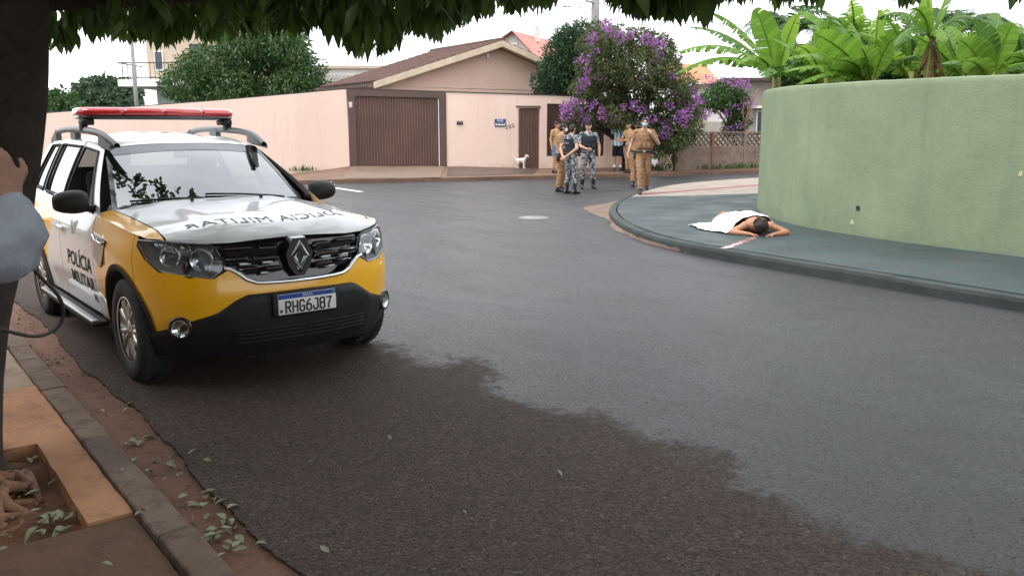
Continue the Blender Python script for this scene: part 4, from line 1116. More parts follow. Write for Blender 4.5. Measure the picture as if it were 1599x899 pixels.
cl = [(at(px, py, Y_).x, Y_, at(px, py, Y_).z, (r, r, r)) for (px, py, Y_, r) in ((1330, 112, 17.5, .5), (1300, 95, 18.5, .6), (1420, 105, 17, .55), (1490, 100, 16.5, .5), (1250, 110, 19, .5), (1540, 105, 16, .5), (1450, 100, 18, .5), (1380, 100, 18, .5), (1590, 120, 15, .5), (1240, 115, 18, .4))]
limbs('stem', t, (6.6, 18.2, .14), [c[:3] for c in cl[::2]], .06, MT['bark_pale'], .3, 8)
crown('foliage', cl, 9000, .20, .07, MT['shrub'], 40, t, .3, .3)
def palm(label, bx, by, hz, nfr, L, seed):
    g = random.Random(seed); t = thing('palm_tree', label, 'palm tree', (bx, by, .14), group='palms behind the banana plants')
    MB().tube([(0, 0, 0), (.05, 0, hz * .5), (0, 0, hz)], [.13, .10, .09], 8).build('trunk', MT['bark_pale'], t)
    for k in range(nfr):
        th = 2 * pi * k / nfr + g.uniform(-.2, .2); el = g.uniform(.15, 1.1)
        d = Vector((cos(th), sin(th), 0)); B = Vector((0, 0, hz)); T = B + d * L * cos(el) * .95 + Vector((0, 0, L * (sin(el) * .7 - .45)))
        C_ = B + d * L * .4 * cos(el) + Vector((0, 0, L * (.35 + .4 * sin(el))))
        rib = lambda u: B * (1 - u) ** 2 + C_ * (2 * u * (1 - u)) + T * u * u
        mb = MB(); mb.tube([rib(q / 8) for q in range(9)], [lerp(.02, .005, q / 8) for q in range(9)], 4)
        n_ = 34
        for q in range(n_):
            u = .12 + .87 * q / n_; p = rib(u); dd = (rib(min(1, u + .02)) - p).normalized(); sd = dd.cross(Vector((0, 0, 1))).normalized()
            for sg in (-1, 1):
                ll = L * .26 * sin(pi * (.12 + .85 * u)) ** .7 * g.uniform(.85, 1.1)
                e = (sd * sg + dd * .75 + Vector((0, 0, -.35 + g.uniform(-.2, .2)))).normalized() * ll; w = dd * .02
                mb.add([p - w, p + w, p + e * .6 + w * .8, p + e, p + e * .6 - w * .8], [(0, 1, 2, 3, 4)])
        mb.build('frond', MT['shrub'], t)
palm('feathery palm rising behind the tall brown trunked banana plant', 9.4, 19.0, 3.3, 13, 2.0, 3)
palm('feathery palm at the right edge above the green wall', 10.6, 16.2, 2.5, 12, 1.8, 4)
palm('feathery palm showing above the leftmost banana plant', 6.8, 21.5, 3.6, 12, 2.0, 5)

# ------------------------------------------------------------------ near tree: trunk, limbs and low canopy
NT = thing('street_tree', 'dark trunked street tree at the left whose leafy canopy hangs over the view', 'tree', (-2.52, 3.62, 0))
O = NT.location
tp = [(-2.66, 3.62, -.05), (-2.60, 3.62, .12), (-2.50, 3.62, .45), (-2.41, 3.61, .85), (-2.30, 3.6, 1.25), (-2.18, 3.6, 1.65), (-2.13, 3.6, 2.0), (-2.09, 3.58, 2.35), (-2.1, 3.5, 2.9), (-2.15, 3.4, 3.6)]
tr = [.36, .29, .24, .225, .222, .225, .235, .25, .2, .15]
V = []; n_ = 22; tpv = smoothline(tp, 2); trr = np.interp(np.linspace(0, 1, len(tpv)), np.linspace(0, 1, len(tp)), tr)
for p, r in zip(tpv, trr):
    for k in range(n_):
        th = 2 * pi * k / n_; dn = mnoise.noise(Vector((cos(th) * 1.3, sin(th) * 1.3, p.z * 1.4))) * .14 + mnoise.noise(Vector((cos(th) * 5, sin(th) * 5, p.z * 3))) * .06
        flare = 1 + .25 * max(0, 1 - (p.z + .05) / .35) * (.5 + .5 * sin(th * 5))
        V.append((p.x + cos(th) * r * (1 + dn) * flare - O.x, p.y + sin(th) * r * (1 + dn) * flare - O.y, p.z))
F = [(a * n_ + k, a * n_ + (k + 1) % n_, (a + 1) * n_ + (k + 1) % n_, (a + 1) * n_ + k) for a in range(len(tpv) - 1) for k in range(n_)]
MB().add(V, F, 0, True).build('trunk', MT['bark'], NT)
for path, r in ((([-2.1, 3.58, 2.2], [-1.55, 3.9, 2.24], [-1.0, 4.3, 2.36], [-.3, 4.8, 2.6], [.8, 5.0, 3.0]), (.11, .08, .065, .05, .03)),
                (([-2.1, 3.5, 2.7], [-1.2, 3.0, 3.2], [.2, 2.6, 3.4], [1.8, 2.6, 3.3], [3.2, 3.2, 3.0]), (.13, .11, .08, .06, .03)),
                (([-2.1, 3.5, 2.5], [-2.3, 4.4, 2.8], [-2.2, 5.3, 2.9], [-2.0, 6.2, 2.8]), (.12, .09, .06, .03)),
                (([-2.15, 3.4, 3.4], [-1.5, 2.2, 4.0], [-.6, .6, 4.4], [0, -1.2, 4.5]), (.12, .09, .06, .03)),
                (([-2.15, 3.4, 3.3], [-3.2, 3.8, 3.8], [-4.6, 4.4, 4.1]), (.11, .08, .04)),
                (([-2.15, 3.4, 3.5], [-3.0, 1.8, 4.1], [-3.8, 0, 4.3]), (.11, .08, .04))):
    pth = smoothline(path, 2); rad = np.interp(np.linspace(0, 1, len(pth)), np.linspace(0, 1, len(r)), r)
    MB().tube([p - O for p in pth], list(rad), 8).build('limb', MT['bark'], NT)
gr = random.Random(4)
for k in range(9):                                # surface roots in the pit
    th = lerp(-1.4, .6, k / 8); P = []
    L = gr.uniform(.4, .75)
    for q in range(9):
        u = q / 8; a = th + .5 * sin(u * 5 + k * 1.7) * u + .12 * sin(u * 13 + k)
        P.append(Vector((-2.5 + cos(a) * L * (u + .1) - O.x, 3.6 + sin(a) * L * (u + .1) - O.y, .10 * (1 - u) ** 1.5 + .035 + .015 * sin(u * 9 + k))))
    rad = [lerp(.042, .010, q / 8) * gr.uniform(.85, 1.15) for q in range(9)]
    P2 = []
    for p_ in P:
        q_ = Vector((p_.x + O.x, p_.y + O.y)) - P0; ss_, tt_ = q_.dot(DK), q_.dot(NK); ss_ = min(PIT[1] - .08, max(PIT[0] + .06, ss_)) if tt_ > -2 else ss_; tt_ = min(PIT[3] - .09, tt_)
        w_ = st(ss_, tt_); P2.append(Vector((w_.x - O.x, w_.y - O.y, p_.z)))
    MB().tube(P2, rad, 8).build('root', MT['root'], NT)
EX = [0, 90, 130, 160, 200, 250, 300, 330, 400, 460, 500, 540, 570, 600, 640, 690, 730, 780, 820, 850, 866, 872, 925, 940, 1000, 1050, 1100, 1120, 1150, 1175, 1210, 1270, 1290, 1340, 1372, 1390, 1420, 1440, 1475, 1520, 1560, 1580, 1599, 2400]
EY = [95, 95, 92, 76, 76, 86, 72, 80, 68, 66, 72, 84, 108, 94, 66, 76, 46, 36, 32, 38, 20, -25, -25, 25, 44, 48, 52, 20, 24, 36, 20, 26, -25, -25, 0, 26, 18, -25, 22, -25, 34, 8, -10, -40]
od = sorted(range(len(EX)), key=lambda k: EX[k]); EXs = [EX[k] for k in od]; EYs = [EY[k] for k in od]
def under_edge(x, y):                              # lowest height of the canopy above a spot
    if y < 1.5: return 2.35
    px = 799.5 + x / y * 1362
    return H_CAM + (200 - np.interp(px, EXs, EYs) - 15 * mnoise.noise(Vector((x * 6.5, y * 1.5, 0)))) / 1339 * y
def long_leaf(L=.2, W=.055, bend=.25, fold=.25):
    V = []; F = []
    for k in range(6):
        u = k / 5; w = W * .5 * max(.03, sin(pi * u ** .85)) ; z = -bend * L * u * u
        V += [(u * L, -w, z + fold * w), (u * L, 0, z), (u * L, w, z + fold * w)]
    for k in range(5):
        for j in (0, 1): F.append((k * 3 + j, (k + 1) * 3 + j, (k + 1) * 3 + j + 1, k * 3 + j + 1))
    return V, F
gl = random.Random(12); ng = np.random.default_rng(12)
tmpl = [long_leaf(1, .29 + .03 * (k % 3), .15 + .1 * k / 4, .3) for k in range(4)]
near_me = [mesh_np('canopy_leaf', np.array(v), np.array(f), MT['mango_near'], True) for v, f in tmpl]
singles = []; VV = []; FF = []; nb = 0
def put_leaf(pos, az, tilt, roll, L, kk):
    global nb
    Rm = Matrix.Rotation(az, 3, 'Z') @ Matrix.Rotation(tilt, 3, 'Y') @ Matrix.Rotation(roll, 3, 'X')
    R3 = np.array(Rm); v = np.array(tmpl[kk][0]) * L @ R3.T + np.array(pos)
    return v, Rm
def spray(x, y, z, n, Lm, low):
    """a drooping whorl of leaves at a twig end; leaf tips stay above the canopy's underside"""
    global nb
    for k in range(n):
        L = Lm * gl.uniform(.75, 1.2); az = gl.uniform(0, 2 * pi); tilt = gl.uniform(.55, 1.45)
        kk = gl.randrange(4); p = [x + gl.uniform(-.04, .04), y + gl.uniform(-.04, .04), z + gl.uniform(-.03, .05)]
        v, Rm = put_leaf(p, az, tilt, gl.uniform(-.5, .5), L, kk)
        ze = under_edge(float(v[15:, 0].mean()), float(v[15:, 1].mean()))
        dz = max(0, ze - v[:, 2].min()); v[:, 2] += dz; p[2] += dz
        singles.append((v[:, 2].min() - ze + .03 * p[1], p, Rm, L, kk, v))
zones = [(-4.2, .6, 4.3, 6.8, 1000, .145), (-2.0, .4, 3.6, 5.0, 200, .15), (.3, 1.7, 3.2, 4.6, 170, .19), (1.4, 3.6, 3.4, 5.2, 160, .18)]
for (x0, x1, y0, y1, n_, L) in zones:
    for k in range(n_):
        x, y = gl.uniform(x0, x1), gl.uniform(y0, y1)
        if abs(x / y) > .75: continue
        if abs(x + 2.1) < .3 and abs(y - 3.6) < .3: continue
        z = under_edge(x, y) + gl.uniform(.05, .25) + abs(gl.gauss(0, .30))
        spray(x, y, z, gl.randrange(6, 11), L, 0)
# the lowest 300 leaves are leaves of their own, the rest one mass
singles.sort(key=lambda q: q[0])
for (sc, p, Rm, L, kk, v) in singles[:300]:
    o = link('leaf', near_me[kk], NT, Vector(p) - O, Rm.to_euler()); o.scale = (L, L, L)
F0 = np.array(tmpl[0][1])
VV = np.concatenate([q[5] for q in singles[300:]]); n_ = len(VV) // 18
FF = (F0[None] + (np.arange(n_) * 18)[:, None, None]).reshape(-1, 4)
o = link('foliage', mesh_np('foliage', VV - np.array(O), FF, MT['mango_near'], True), NT); o['kind'] = 'stuff'
# thicker crown above, out of the direct view, that keeps the light off the ground
N = 27000
x = ng.uniform(-9, 4.4, N); y = ng.uniform(-6.5, 9.5, N)
s2 = (x - P0.x) * DK.x + (y - P0.y) * DK.y; t2 = (x - P0.x) * NK.x + (y - P0.y) * NK.y
rr2 = (np.abs(s2 - 1.2) / 5.2) ** 3 + (np.abs(t2 + 1.5) / 4.0) ** 2
keep = rr2 < 1 + .15 * np.sin(x * 2) * np.cos(y * 1.7); x, y, rr2 = x[keep], y[keep], rr2[keep]
zb = np.array([under_edge(a, b) if b > 1.5 else 2.35 for a, b in zip(x, y)])
zlow = np.maximum(zb + .45, 2.45); ztop = 2.9 + 3.2 * np.sqrt(np.clip(1.12 - rr2, 0, 1))
z = zlow + (np.maximum(ztop, zlow + .3) - zlow) * ng.random(len(x)) ** 1.3
P = np.stack([x, y, z], 1); A = rand_unit(len(P), ng) * .8 + np.array([0, 0, -.5]); A /= np.linalg.norm(A, axis=1, keepdims=True)
V, F = leaf_quads(P, A, ng.uniform(.22, .36, len(P)), ng.uniform(.09, .15, len(P)), ng)
o = link('upper_foliage', mesh_np('upper_foliage', V - np.array(O), F, MT['mango_near']), NT); o['kind'] = 'stuff'

# ------------------------------------------------------------------ fallen leaves
MT['fallen'] = leafmat('fallen_leaf', [(.30, .34, .22), (.38, .40, .30), (.20, .22, .13), (.34, .26, .15)], .1, .7)
fal_me = []
for k in range(4):
    v, f = long_leaf(.075, .036, -.35 + .25 * k, .7); fal_me.append(mesh_np('fallen_leaf', np.array(v), np.array(f), MT['fallen'], True))
gf = random.Random(8)
def drop(px, py, z, n, spread, size, label, group):
    for k in range(n):
        p = gp(px, py, z); p.x += gf.gauss(0, spread); p.y += gf.gauss(0, spread)
        o = link('fallen_leaf', gf.choice(fal_me), None, p + Vector((0, 0, gf.uniform(.008, .022))), (gf.uniform(-.35, .35), gf.uniform(-.35, .35), gf.uniform(0, 6.28)))
        sc = gf.uniform(.7, 1.25) * size; o.scale = (sc, sc, sc); tag(o, label, 'leaf', group)
for (px, py, n, sp) in ((340, 838, 16, .04), (362, 866, 8, .04), (318, 785, 5, .04), (215, 690, 6, .05), (280, 715, 4, .08), (150, 655, 3, .06), (85, 572, 3, .08), (200, 635, 3, .08), (312, 775, 3, .04), (335, 815, 4, .04)):
    drop(px, py, -.012, n, sp, .8, 'small pale green fallen leaf lying in the brown gutter beside the kerb', 'fallen leaves in the gutter')
for (px, py, n, sp) in ((95, 815, 18, .06), (40, 720, 4, .05), (60, 830, 6, .06), (30, 770, 3, .05)):
    drop(px, py, .06, n, sp, .8, 'small pale fallen leaf lying among the roots in the tree pit', 'fallen leaves in the tree pit')
for (px, py, n, sp) in ((165, 870, 1, .02), (245, 800, 2, .03), (205, 730, 2, .02)):
    drop(px, py, .11, n, sp, .7, 'single fallen leaf lying on the concrete pavement slab', 'fallen leaves on the pavement')
for (px, py) in ((515, 870), (485, 725), (330, 597), (735, 808), (865, 738), (610, 690), (440, 655)):
    drop(px, py, 0, 1, .01, .55, 'single small fallen leaf lying on the dark asphalt', 'fallen leaves on the asphalt')

# loose chippings worn out of the old asphalt
ngv = np.random.default_rng(5); n_ = 9000
ss = ngv.uniform(-7, 3.2, n_); tt = np.where(ngv.random(n_) < .22, .17 + .14 * ngv.random(n_), .30 + 2.6 * ngv.random(n_) ** 1.4); px_ = P0.x + DK.x * ss + NK.x * tt; py_ = P0.y + DK.y * ss + NK.y * tt
sz = ngv.uniform(.0022, .0052, n_) * (1 + (ngv.random(n_) > .96) * .8)
base = np.array([[1, 0, 0], [-.5, .8, 0], [-.5, -.8, 0], [0, 0, .75], [.1, .1, -.3]]); Fb = np.array([[0, 1, 3], [1, 2, 3], [2, 0, 3]])
th = ngv.uniform(0, 6.28, n_); c_, s_ = np.cos(th), np.sin(th)
Vb = base[None, :, :] * sz[:, None, None] * ngv.uniform(.7, 1.3, (n_, 1, 3)); Vr = np.stack([Vb[..., 0] * c_[:, None] - Vb[..., 1] * s_[:, None] + px_[:, None], Vb[..., 0] * s_[:, None] + Vb[..., 1] * c_[:, None] + py_[:, None], Vb[..., 2] + .001], -1)
Fr = (Fb[None] + (np.arange(n_) * 5)[:, None, None]).reshape(-1, 3)
MT['chip'] = leafmat('stone_chips', [(.035, .028, .024), (.065, .052, .044), (.11, .092, .08), (.05, .04, .034)], 0.0, .8)
o = link('loose_gravel', mesh_np('loose_gravel', Vr.reshape(-1, 3), Fr, MT['chip'])); tag(o, 'loose dark stone chippings scattered on the dry asphalt', 'gravel', kind='stuff')

# litter of dry bits in the gutter and the pit
n_ = 1500; ss = ngv.uniform(-9, 3, n_); tt = np.where(ngv.random(n_) < .8, .02 + .22 * ngv.random(n_) ** .7, -.4 - .6 * ngv.random(n_)); inp = tt < -.3; ss = np.where(inp, ngv.uniform(PIT[0] + .1, PIT[1] - .08, n_), ss)
clump = np.sin(ss * 3.1) + np.sin(ss * 7.3 + 1) + ngv.normal(0, .8, n_); kp = (clump > .2) | inp; ss, tt, inp = ss[kp], tt[kp], inp[kp]; n_ = len(ss)
Pq = np.stack([P0.x + DK.x * ss + NK.x * tt, P0.y + DK.y * ss + NK.y * tt, np.where(inp, .065, -.010) + ngv.uniform(0, .01, n_)], 1)
Aq = rand_unit(n_, ngv); Aq[:, 2] *= .25; Aq /= np.linalg.norm(Aq, axis=1, keepdims=True)
V, F = leaf_quads(Pq, Aq, ngv.uniform(.012, .045, n_), ngv.uniform(.004, .016, n_), ngv)
MT['litter'] = leafmat('dry_litter', [(.10, .055, .03), (.20, .13, .08), (.30, .26, .18), (.06, .04, .025)], .05, .85)
o = link('leaf_litter', mesh_np('leaf_litter', V, F, MT['litter'])); tag(o, 'crumbled dry leaf litter along the kerb and in the tree pit', 'leaf litter', kind='stuff')
# ================================================================== POLICE CAR
CAR = thing('police_car', 'yellow and white police utility car with red roof light bar parked by the kerb', 'car', (-2.698, 7.101, 0), -.8902)
def car_paint():
    m, n, l, p = nodes_of('car_paint')
    tc = n.new('ShaderNodeTexCoord'); sep = n.new('ShaderNodeSeparateXYZ'); l.new(tc.outputs['Object'], sep.inputs[0])
    X, Yc, Z = sep.outputs
    def smooth(v, a, b):
        r = n.new('ShaderNodeMapRange'); r.inputs['From Min'].default_value = a; r.inputs['From Max'].default_value = b; l.new(v, r.inputs['Value']); return r.outputs[0]
    front = smooth(math_n(n, l, 'ADD', X, math_n(n, l, 'MULTIPLY', math_n(n, l, 'SUBTRACT', Z, .6), .25)), .735, .740)
    rear = smooth(math_n(n, l, 'SUBTRACT', math_n(n, l, 'MULTIPLY', X, -1.0), math_n(n, l, 'MULTIPLY', math_n(n, l, 'SUBTRACT', Z, .55), -.9)), .93, .935)
    low = smooth(Z, 1.085, 1.08)
    yel = math_n(n, l, 'MULTIPLY', math_n(n, l, 'MAXIMUM', front, rear), low)
    dirt = ramp_n(n, l, noise_n(n, l, tc.outputs['Object'], 6, 5, .65), [(.4, 0.), (.75, 1.)])
    lowd = smooth(Z, .75, .25)
    c = mixc(n, l, yel, (.66, .67, .68), (.92, .455, .002))
    c = mixc(n, l, math_n(n, l, 'MULTIPLY', math_n(n, l, 'MULTIPLY', dirt, lowd), .45), c, (.16, .10, .07))
    l.new(c, p.inputs['Base Color'])
    p.inputs['Roughness'].default_value = .32; p.inputs['Coat Weight'].default_value = .9; p.inputs['Coat Roughness'].default_value = .03
    return m
MT['paint'] = car_paint()
MT['paint_white'] = M('white_car_paint', (.66, .67, .68), .32, var=.03, coat=.9)
MT['plastic'] = M('car_black_plastic', (.014, .014, .015), .55, spec=.3, var=.2, vscale=8, bump=.1, bscale=300, obj=True)
MT['gloss_black'] = M('gloss_black', (.012, .012, .013), .12, var=.1, coat=.5)
MT['chrome'] = M('chrome', (.80, .80, .82), .12, metal=1.0, var=.05)
MT['alloy'] = M('alloy_wheel', (.58, .57, .55), .28, metal=.9, var=.12, vscale=9)
MT['rubber'] = M('tyre_rubber', (.020, .019, .018), .8, var=.3, vscale=12, bump=.3, bscale=120)
MT['grey_plastic'] = M('grey_plastic', (.09, .095, .10), .4, var=.1)
MT['silver'] = M('silver_trim', (.45, .46, .47), .3, metal=.7, var=.08)
MT['seat'] = M('seat_fabric', (.035, .035, .038), .9, var=.2, bump=.2)
MT['plate_white'] = M('plate_white', (.72, .72, .70), .35, var=.05, vscale=20)
MT['plate_blue'] = M('plate_blue', (.012, .05, .30), .35, var=.1)
MT['plate_green'] = M('plate_green', (.03, .25, .15), .4)
MT['ink'] = M('black_ink', (.012, .012, .012), .45)
MT['ink_hood'] = M('grey_ink', (.10, .11, .12), .35)
def glass_mat(name, tint, alpha, rough=.02):
    m, n, l, p = nodes_of(name)
    tr = n.new('ShaderNodeBsdfTransparent'); tr.inputs[0].default_value = (*tint, 1)
    gl_ = n.new('ShaderNodeBsdfGlossy'); gl_.inputs['Roughness'].default_value = rough; gl_.inputs['Color'].default_value = (.95, .97, 1, 1)
    ge = n.new('ShaderNodeNewGeometry'); dt = n.new('ShaderNodeVectorMath'); dt.operation = 'DOT_PRODUCT'
    l.new(ge.outputs['Normal'], dt.inputs[0]); l.new(ge.outputs['Incoming'], dt.inputs[1])
    k5 = math_n(n, l, 'POWER', math_n(n, l, 'SUBTRACT', 1.0, math_n(n, l, 'ABSOLUTE', dt.outputs['Value'])), 5.0)
    f = math_n(n, l, 'MINIMUM', math_n(n, l, 'ADD', math_n(n, l, 'MULTIPLY', k5, .95), .045 + alpha), 1.0)
    mx = n.new('ShaderNodeMixShader'); l.new(f, mx.inputs[0]); l.new(tr.outputs[0], mx.inputs[1]); l.new(gl_.outputs[0], mx.inputs[2])
    l.new(mx.outputs[0], n['Material Output'].inputs['Surface']); return m
MT['windscreen'] = glass_mat('windscreen_glass', (.60, .74, .70), .19)
MT['side_glass'] = glass_mat('side_glass', (.30, .34, .34), .14)
MT['tint'] = glass_mat('tint_band', (.25, .29, .31), .06)
MT['lens'] = glass_mat('lamp_lens', (.9, .92, .93), .04)
def red_lens():
    m, n, l, p = nodes_of('red_lens')
    tc = n.new('ShaderNodeTexCoord'); w = n.new('ShaderNodeTexWave'); w.inputs['Scale'].default_value = 16; w.bands_direction = 'Y'
    l.new(tc.outputs['Object'], w.inputs['Vector'])
    l.new(mixc(n, l, math_n(n, l, 'MULTIPLY', w.outputs[1], .35), (.50, .018, .022), (.30, .008, .012)), p.inputs['Base Color'])
    p.inputs['Roughness'].default_value = .12; p.inputs['Coat Weight'].default_value = 1.0; p.inputs['Subsurface Weight'].default_value = .0
    return m
MT['red_lens'] = red_lens()

PLX = [2.15, 2.147, 2.13, 2.10, 2.05, 1.975, 1.875, 1.75, 1.60, 1.40, 1.0, .4, -.6, -1.2, -1.6, -1.9, -2.05, -2.13, -2.17, -2.185, -2.19]
PLY = [0, .15, .30, .45, .58, .69, .78, .84, .872, .885, .892, .895, .895, .892, .88, .845, .78, .66, .45, .2, 0]
_pl = smoothline([(x, y, 0) for x, y in zip(PLX, PLY)], 2)
_pl = resample(_pl, .03)
PX = np.array([p.x for p in _pl]); PY = np.array([p.y for p in _pl])
def f_in(z): return interp(z, [.22, .3, .4, .5, .62, .7, .8, .9, 1.0, 1.1], [.12, .06, .02, .004, 0, .008, .03, .06, .12, .2])
def s_in(z): return interp(z, [.22, .35, .5, .65, .82, .92, 1.0, 1.06, 1.12], [.055, .03, .01, 0, .004, .014, .035, .055, .075])
def r_in(z): return interp(z, [.25, .5, .8, 1.0, 1.15], [.06, 0, .01, .03, .06])
RW, AX = .343, 1.338
def fx(y, z): return float(np.interp(abs(y), PY[:len(PY) // 3], PX[:len(PX) // 3])) - f_in(z)
def wrap(x, y, z, off=0.0, side=1):
    ff = sstep(1.15, 2.0, x); rf = sstep(-1.4, -2.1, x)
    s = s_in(z)
    flare = .022 * max(math.exp(-((x - AX) / .36) ** 2), math.exp(-((x + AX) / .36) ** 2)) * sstep(.98, .75, z)
    k = y / .895
    crease = -.012 * math.exp(-((z - .42) / .05) ** 2) * sstep(.85, .7, abs(x)) + .006 * math.exp(-((z - .86) / .06) ** 2)
    yy = (y - (s - flare - crease) * k)
    xx = x - ff * f_in(z) + rf * r_in(z)
    if off:
        # outward direction in plan
        nx = ff * (1 - k) ** .8 - rf * (1 - k) ** .8; ny = k
        d = math.hypot(nx, ny) or 1
        xx += off * nx / d; yy += off * ny / d
    return Vector((xx, side * yy, z))
def arch_z(x, r=.405):
    for a in (AX, -AX):
        if abs(x - a) < r: return RW + sqrt(r * r - (x - a) ** 2)
    return .24
def col_bottom(x, y):
    return max(.25, arch_z(x)) if y > .7 else .25
def shoulder(x): return interp(x, [-2.2, -1.5, -.4, .6, 1.0, 1.68], [1.13, 1.115, 1.075, 1.04, 1.025, .985])
def col_top(x, y):
    if x > 1.68:
        if y > .80: return interp(x, [1.68, 1.84], [.945, .785])
        return interp(y, [0, .30, .42, .47, .54, .80], [.70, .70, .79, .78, .735, .785])
    return shoulder(x)
def panel(name, cols, zb, zt, mat, parent, side, nv=16, off=0.0, smooth=True):
    V = []; k = 0
    for (x, y) in cols:
        a, b = zb(x, y), zt(x, y)
        for j in range(nv + 1): V.append(wrap(x, y, lerp(a, b, j / nv), off, side))
    F = []
    for i in range(len(cols) - 1):
        for j in range(nv):
            q = (i * (nv + 1) + j, (i + 1) * (nv + 1) + j, (i + 1) * (nv + 1) + j + 1, i * (nv + 1) + j + 1)
            F.append(q if side < 0 else q[::-1])
    return MB().add(V, F, 0, smooth).build(name, mat, parent)
def cols_between(xa, xb, gap=.004):
    """plan columns with x between xa > xb"""
    xs = [xa - gap] + [x for x in PX if xb + gap + .002 < x < xa - gap - .002] + [xb + gap]
    for a in (AX, -AX):
        for e in (a - .405, a + .405):
            if xb < e < xa: xs += [e + .0015, e - .0015]
    xs = sorted(set(xs), reverse=True)
    half = PX > 0
    return [(x, float(np.interp(x, PX[::-1], PY[::-1]))) for x in xs]
front_cols = [(float(x), float(y)) for x, y in zip(PX, PY) if x > 1.605] + [(1.602, float(np.interp(1.602, PX[::-1], PY[::-1])))]
# --- dark inner shell closes the gaps between panels
for sd in (-1, 1):
    panel('inner_shell', [(float(x), float(y)) for x, y in zip(PX[::2], PY[::2])], col_bottom, lambda x, y: min(col_top(x, y), .98) if x > 1.5 else col_top(x, y), MT['gloss_black'], CAR, sd, 8, -.03)
for sd in (-1, 1):
    fb = panel('front_bumper', front_cols, lambda x, y: max(.33, col_bottom(x, y)), col_top, MT['paint'], CAR, sd, 18)
    panel('fender', cols_between(1.60, .66, .003), col_bottom, col_top, MT['paint'], CAR, sd)
    dr = panel('front_door', cols_between(.66, -.36), lambda x, y: .33, col_top, MT['paint'], CAR, sd)
    rd = panel('rear_door', cols_between(-.36, -1.12), lambda x, y: max(.33, arch_z(x)), col_top, MT['paint'], CAR, sd)
    panel('rear_quarter', [c for c in [(float(x), float(y)) for x, y in zip(PX, PY) if x < -1.128]] if False else cols_between(-1.12, -2.04) + [(float(x), float(y)) for x, y in zip(PX, PY) if x < -2.05], col_bottom, col_top, MT['paint'], CAR, sd)
    panel('sill', cols_between(.94, -.93), lambda x, y: .235, lambda x, y: .325, MT['plastic'], CAR, sd, 3, .006)
    st_ = MB().bbox((-.0, sd * .925, .300), (1.72, .11, .035), .012).build('side_step', MT['plastic'], CAR)
    MB().bbox((0, sd * .955, .322), (1.68, .05, .012), .005).build('step_trim', MT['silver'], st_)
    for hx, d in ((-.22, dr), (-.98, rd)):
        w = wrap(hx, .895, .88, .0, sd)
        MB().bbox((hx, w.y + sd * .022, .885), (.19, .03, .032), .012).build('handle', MT['paint_white'] if sd < 0 else MT['plastic'], d)
    # arch lip cladding
    for a in (AX, -AX):
        V = []; n_ = 30
        for k in range(n_ + 1):
            th = lerp(-.22, pi + .22, k / n_)
            for r in (.402, .438):
                x, z = a + cos(th) * r, RW + sin(th) * r
                y = float(np.interp(x, PX[::-1][:], PY[::-1][:])) if abs(x) < 1.9 else .845
                V.append(wrap(x, y, max(.22, z), .008, sd))
            x, z = a + cos(th) * .402, RW + sin(th) * .402; V.append(Vector((V[-2].x, sd * .60, V[-2].z)))
        F = []
        for k in range(n_):
            F += [(k * 3, k * 3 + 1, k * 3 + 4, k * 3 + 3), (k * 3 + 2, k * 3, k * 3 + 3, k * 3 + 5)]
        clean(MB().add(V, F, 0, True).build('arch_cladding', MT['plastic'], CAR))
        V = [(a + cos(2 * pi * k / 24) * .45, sd * .56, max(.25, RW + sin(2 * pi * k / 24) * .45)) for k in range(24)]
        MB().add(V, [tuple(range(24))]).build('arch_liner', MT['gloss_black'], CAR)
    # lower black bumper with raised middle and fog lamp corners
    def zblack(x, y):
        return interp(y, [0, .36, .42, .54, .66, .80, .9], [.635, .63, .605, .525, .485, .415, .35])
    V = []; cs = [c for c in front_cols if c[0] > 1.70] + [(1.72, float(np.interp(1.72, PX[::-1], PY[::-1])))]
    nv = 14
    for (x, y) in cs:
        b = zblack(x, y)
        for j in range(nv + 1):
            z = lerp(.225, b, j / nv)
            ed = min(1, (b - z) / .03); o_ = .004 + .022 * min(1, ed) * sstep(.62, .45, y) + .010 * min(1, ed)
            V.append(wrap(x, y, z, o_, sd))
    F = [((i * (nv + 1) + j, (i + 1) * (nv + 1) + j, (i + 1) * (nv + 1) + j + 1, i * (nv + 1) + j + 1)[::-sd]) for i in range(len(cs) - 1) for j in range(nv)]
    lb = MB().add(V, F, 0, True).build('lower_bumper', MT['plastic'], CAR)
    V, F = grid(14, 3, lambda u, w: wrap(2.13 - .0 * u, .001 + .46 * u, lerp(.315, .415, w), .0, sd) if False else (lambda y_: Vector((fx(y_, lerp(.315, .415, w)) + .034, sd * y_, lerp(.315, .415, w))))(.46 * u))
    ik = MB().add(V, F, 0, True).build('lower_intake', MT['gloss_black'], lb); clean(ik)
    for zz in (.325, .352, .379, .405):
        MB().tube([Vector((fx(.46 * k / 10, zz) + .036, sd * .46 * k / 10, zz)) for k in range(11)], .006, 5).build('intake_bar', MT['plastic'], ik)
    # fog lamp
    q = wrap(1.945, .715, .435, .022, sd); Rf = Matrix.Rotation(sd * .62, 3, 'Z') @ Matrix.Rotation(pi / 2, 3, 'Y')
    fl_ = MB().lathe([(.075, -.012), (.072, .006), (.058, .010), (.054, -.004)], 22, q, Rf).build('fog_lamp', MT['gloss_black'], CAR)
    MB().lathe([(0, -.012), (.02, -.010), (.045, -.001), (.053, .006)], 22, q, Rf).build('reflector', MT['chrome'], fl_)
    MB().lathe([(0, .012), (.03, .011), (.053, .006)], 22, q, Rf).build('lens', MT['lens'], fl_)
    # black vent trim behind the front wheel
    ff_ = [(.70, .93), (1.04, .90), (.94, .73), (.86, .70), (.72, .76)]
    V = [wrap(x, .892, z, .012, sd) for x, z in ff_] + [wrap(x, .892, z, -.01, sd) for x, z in ff_]
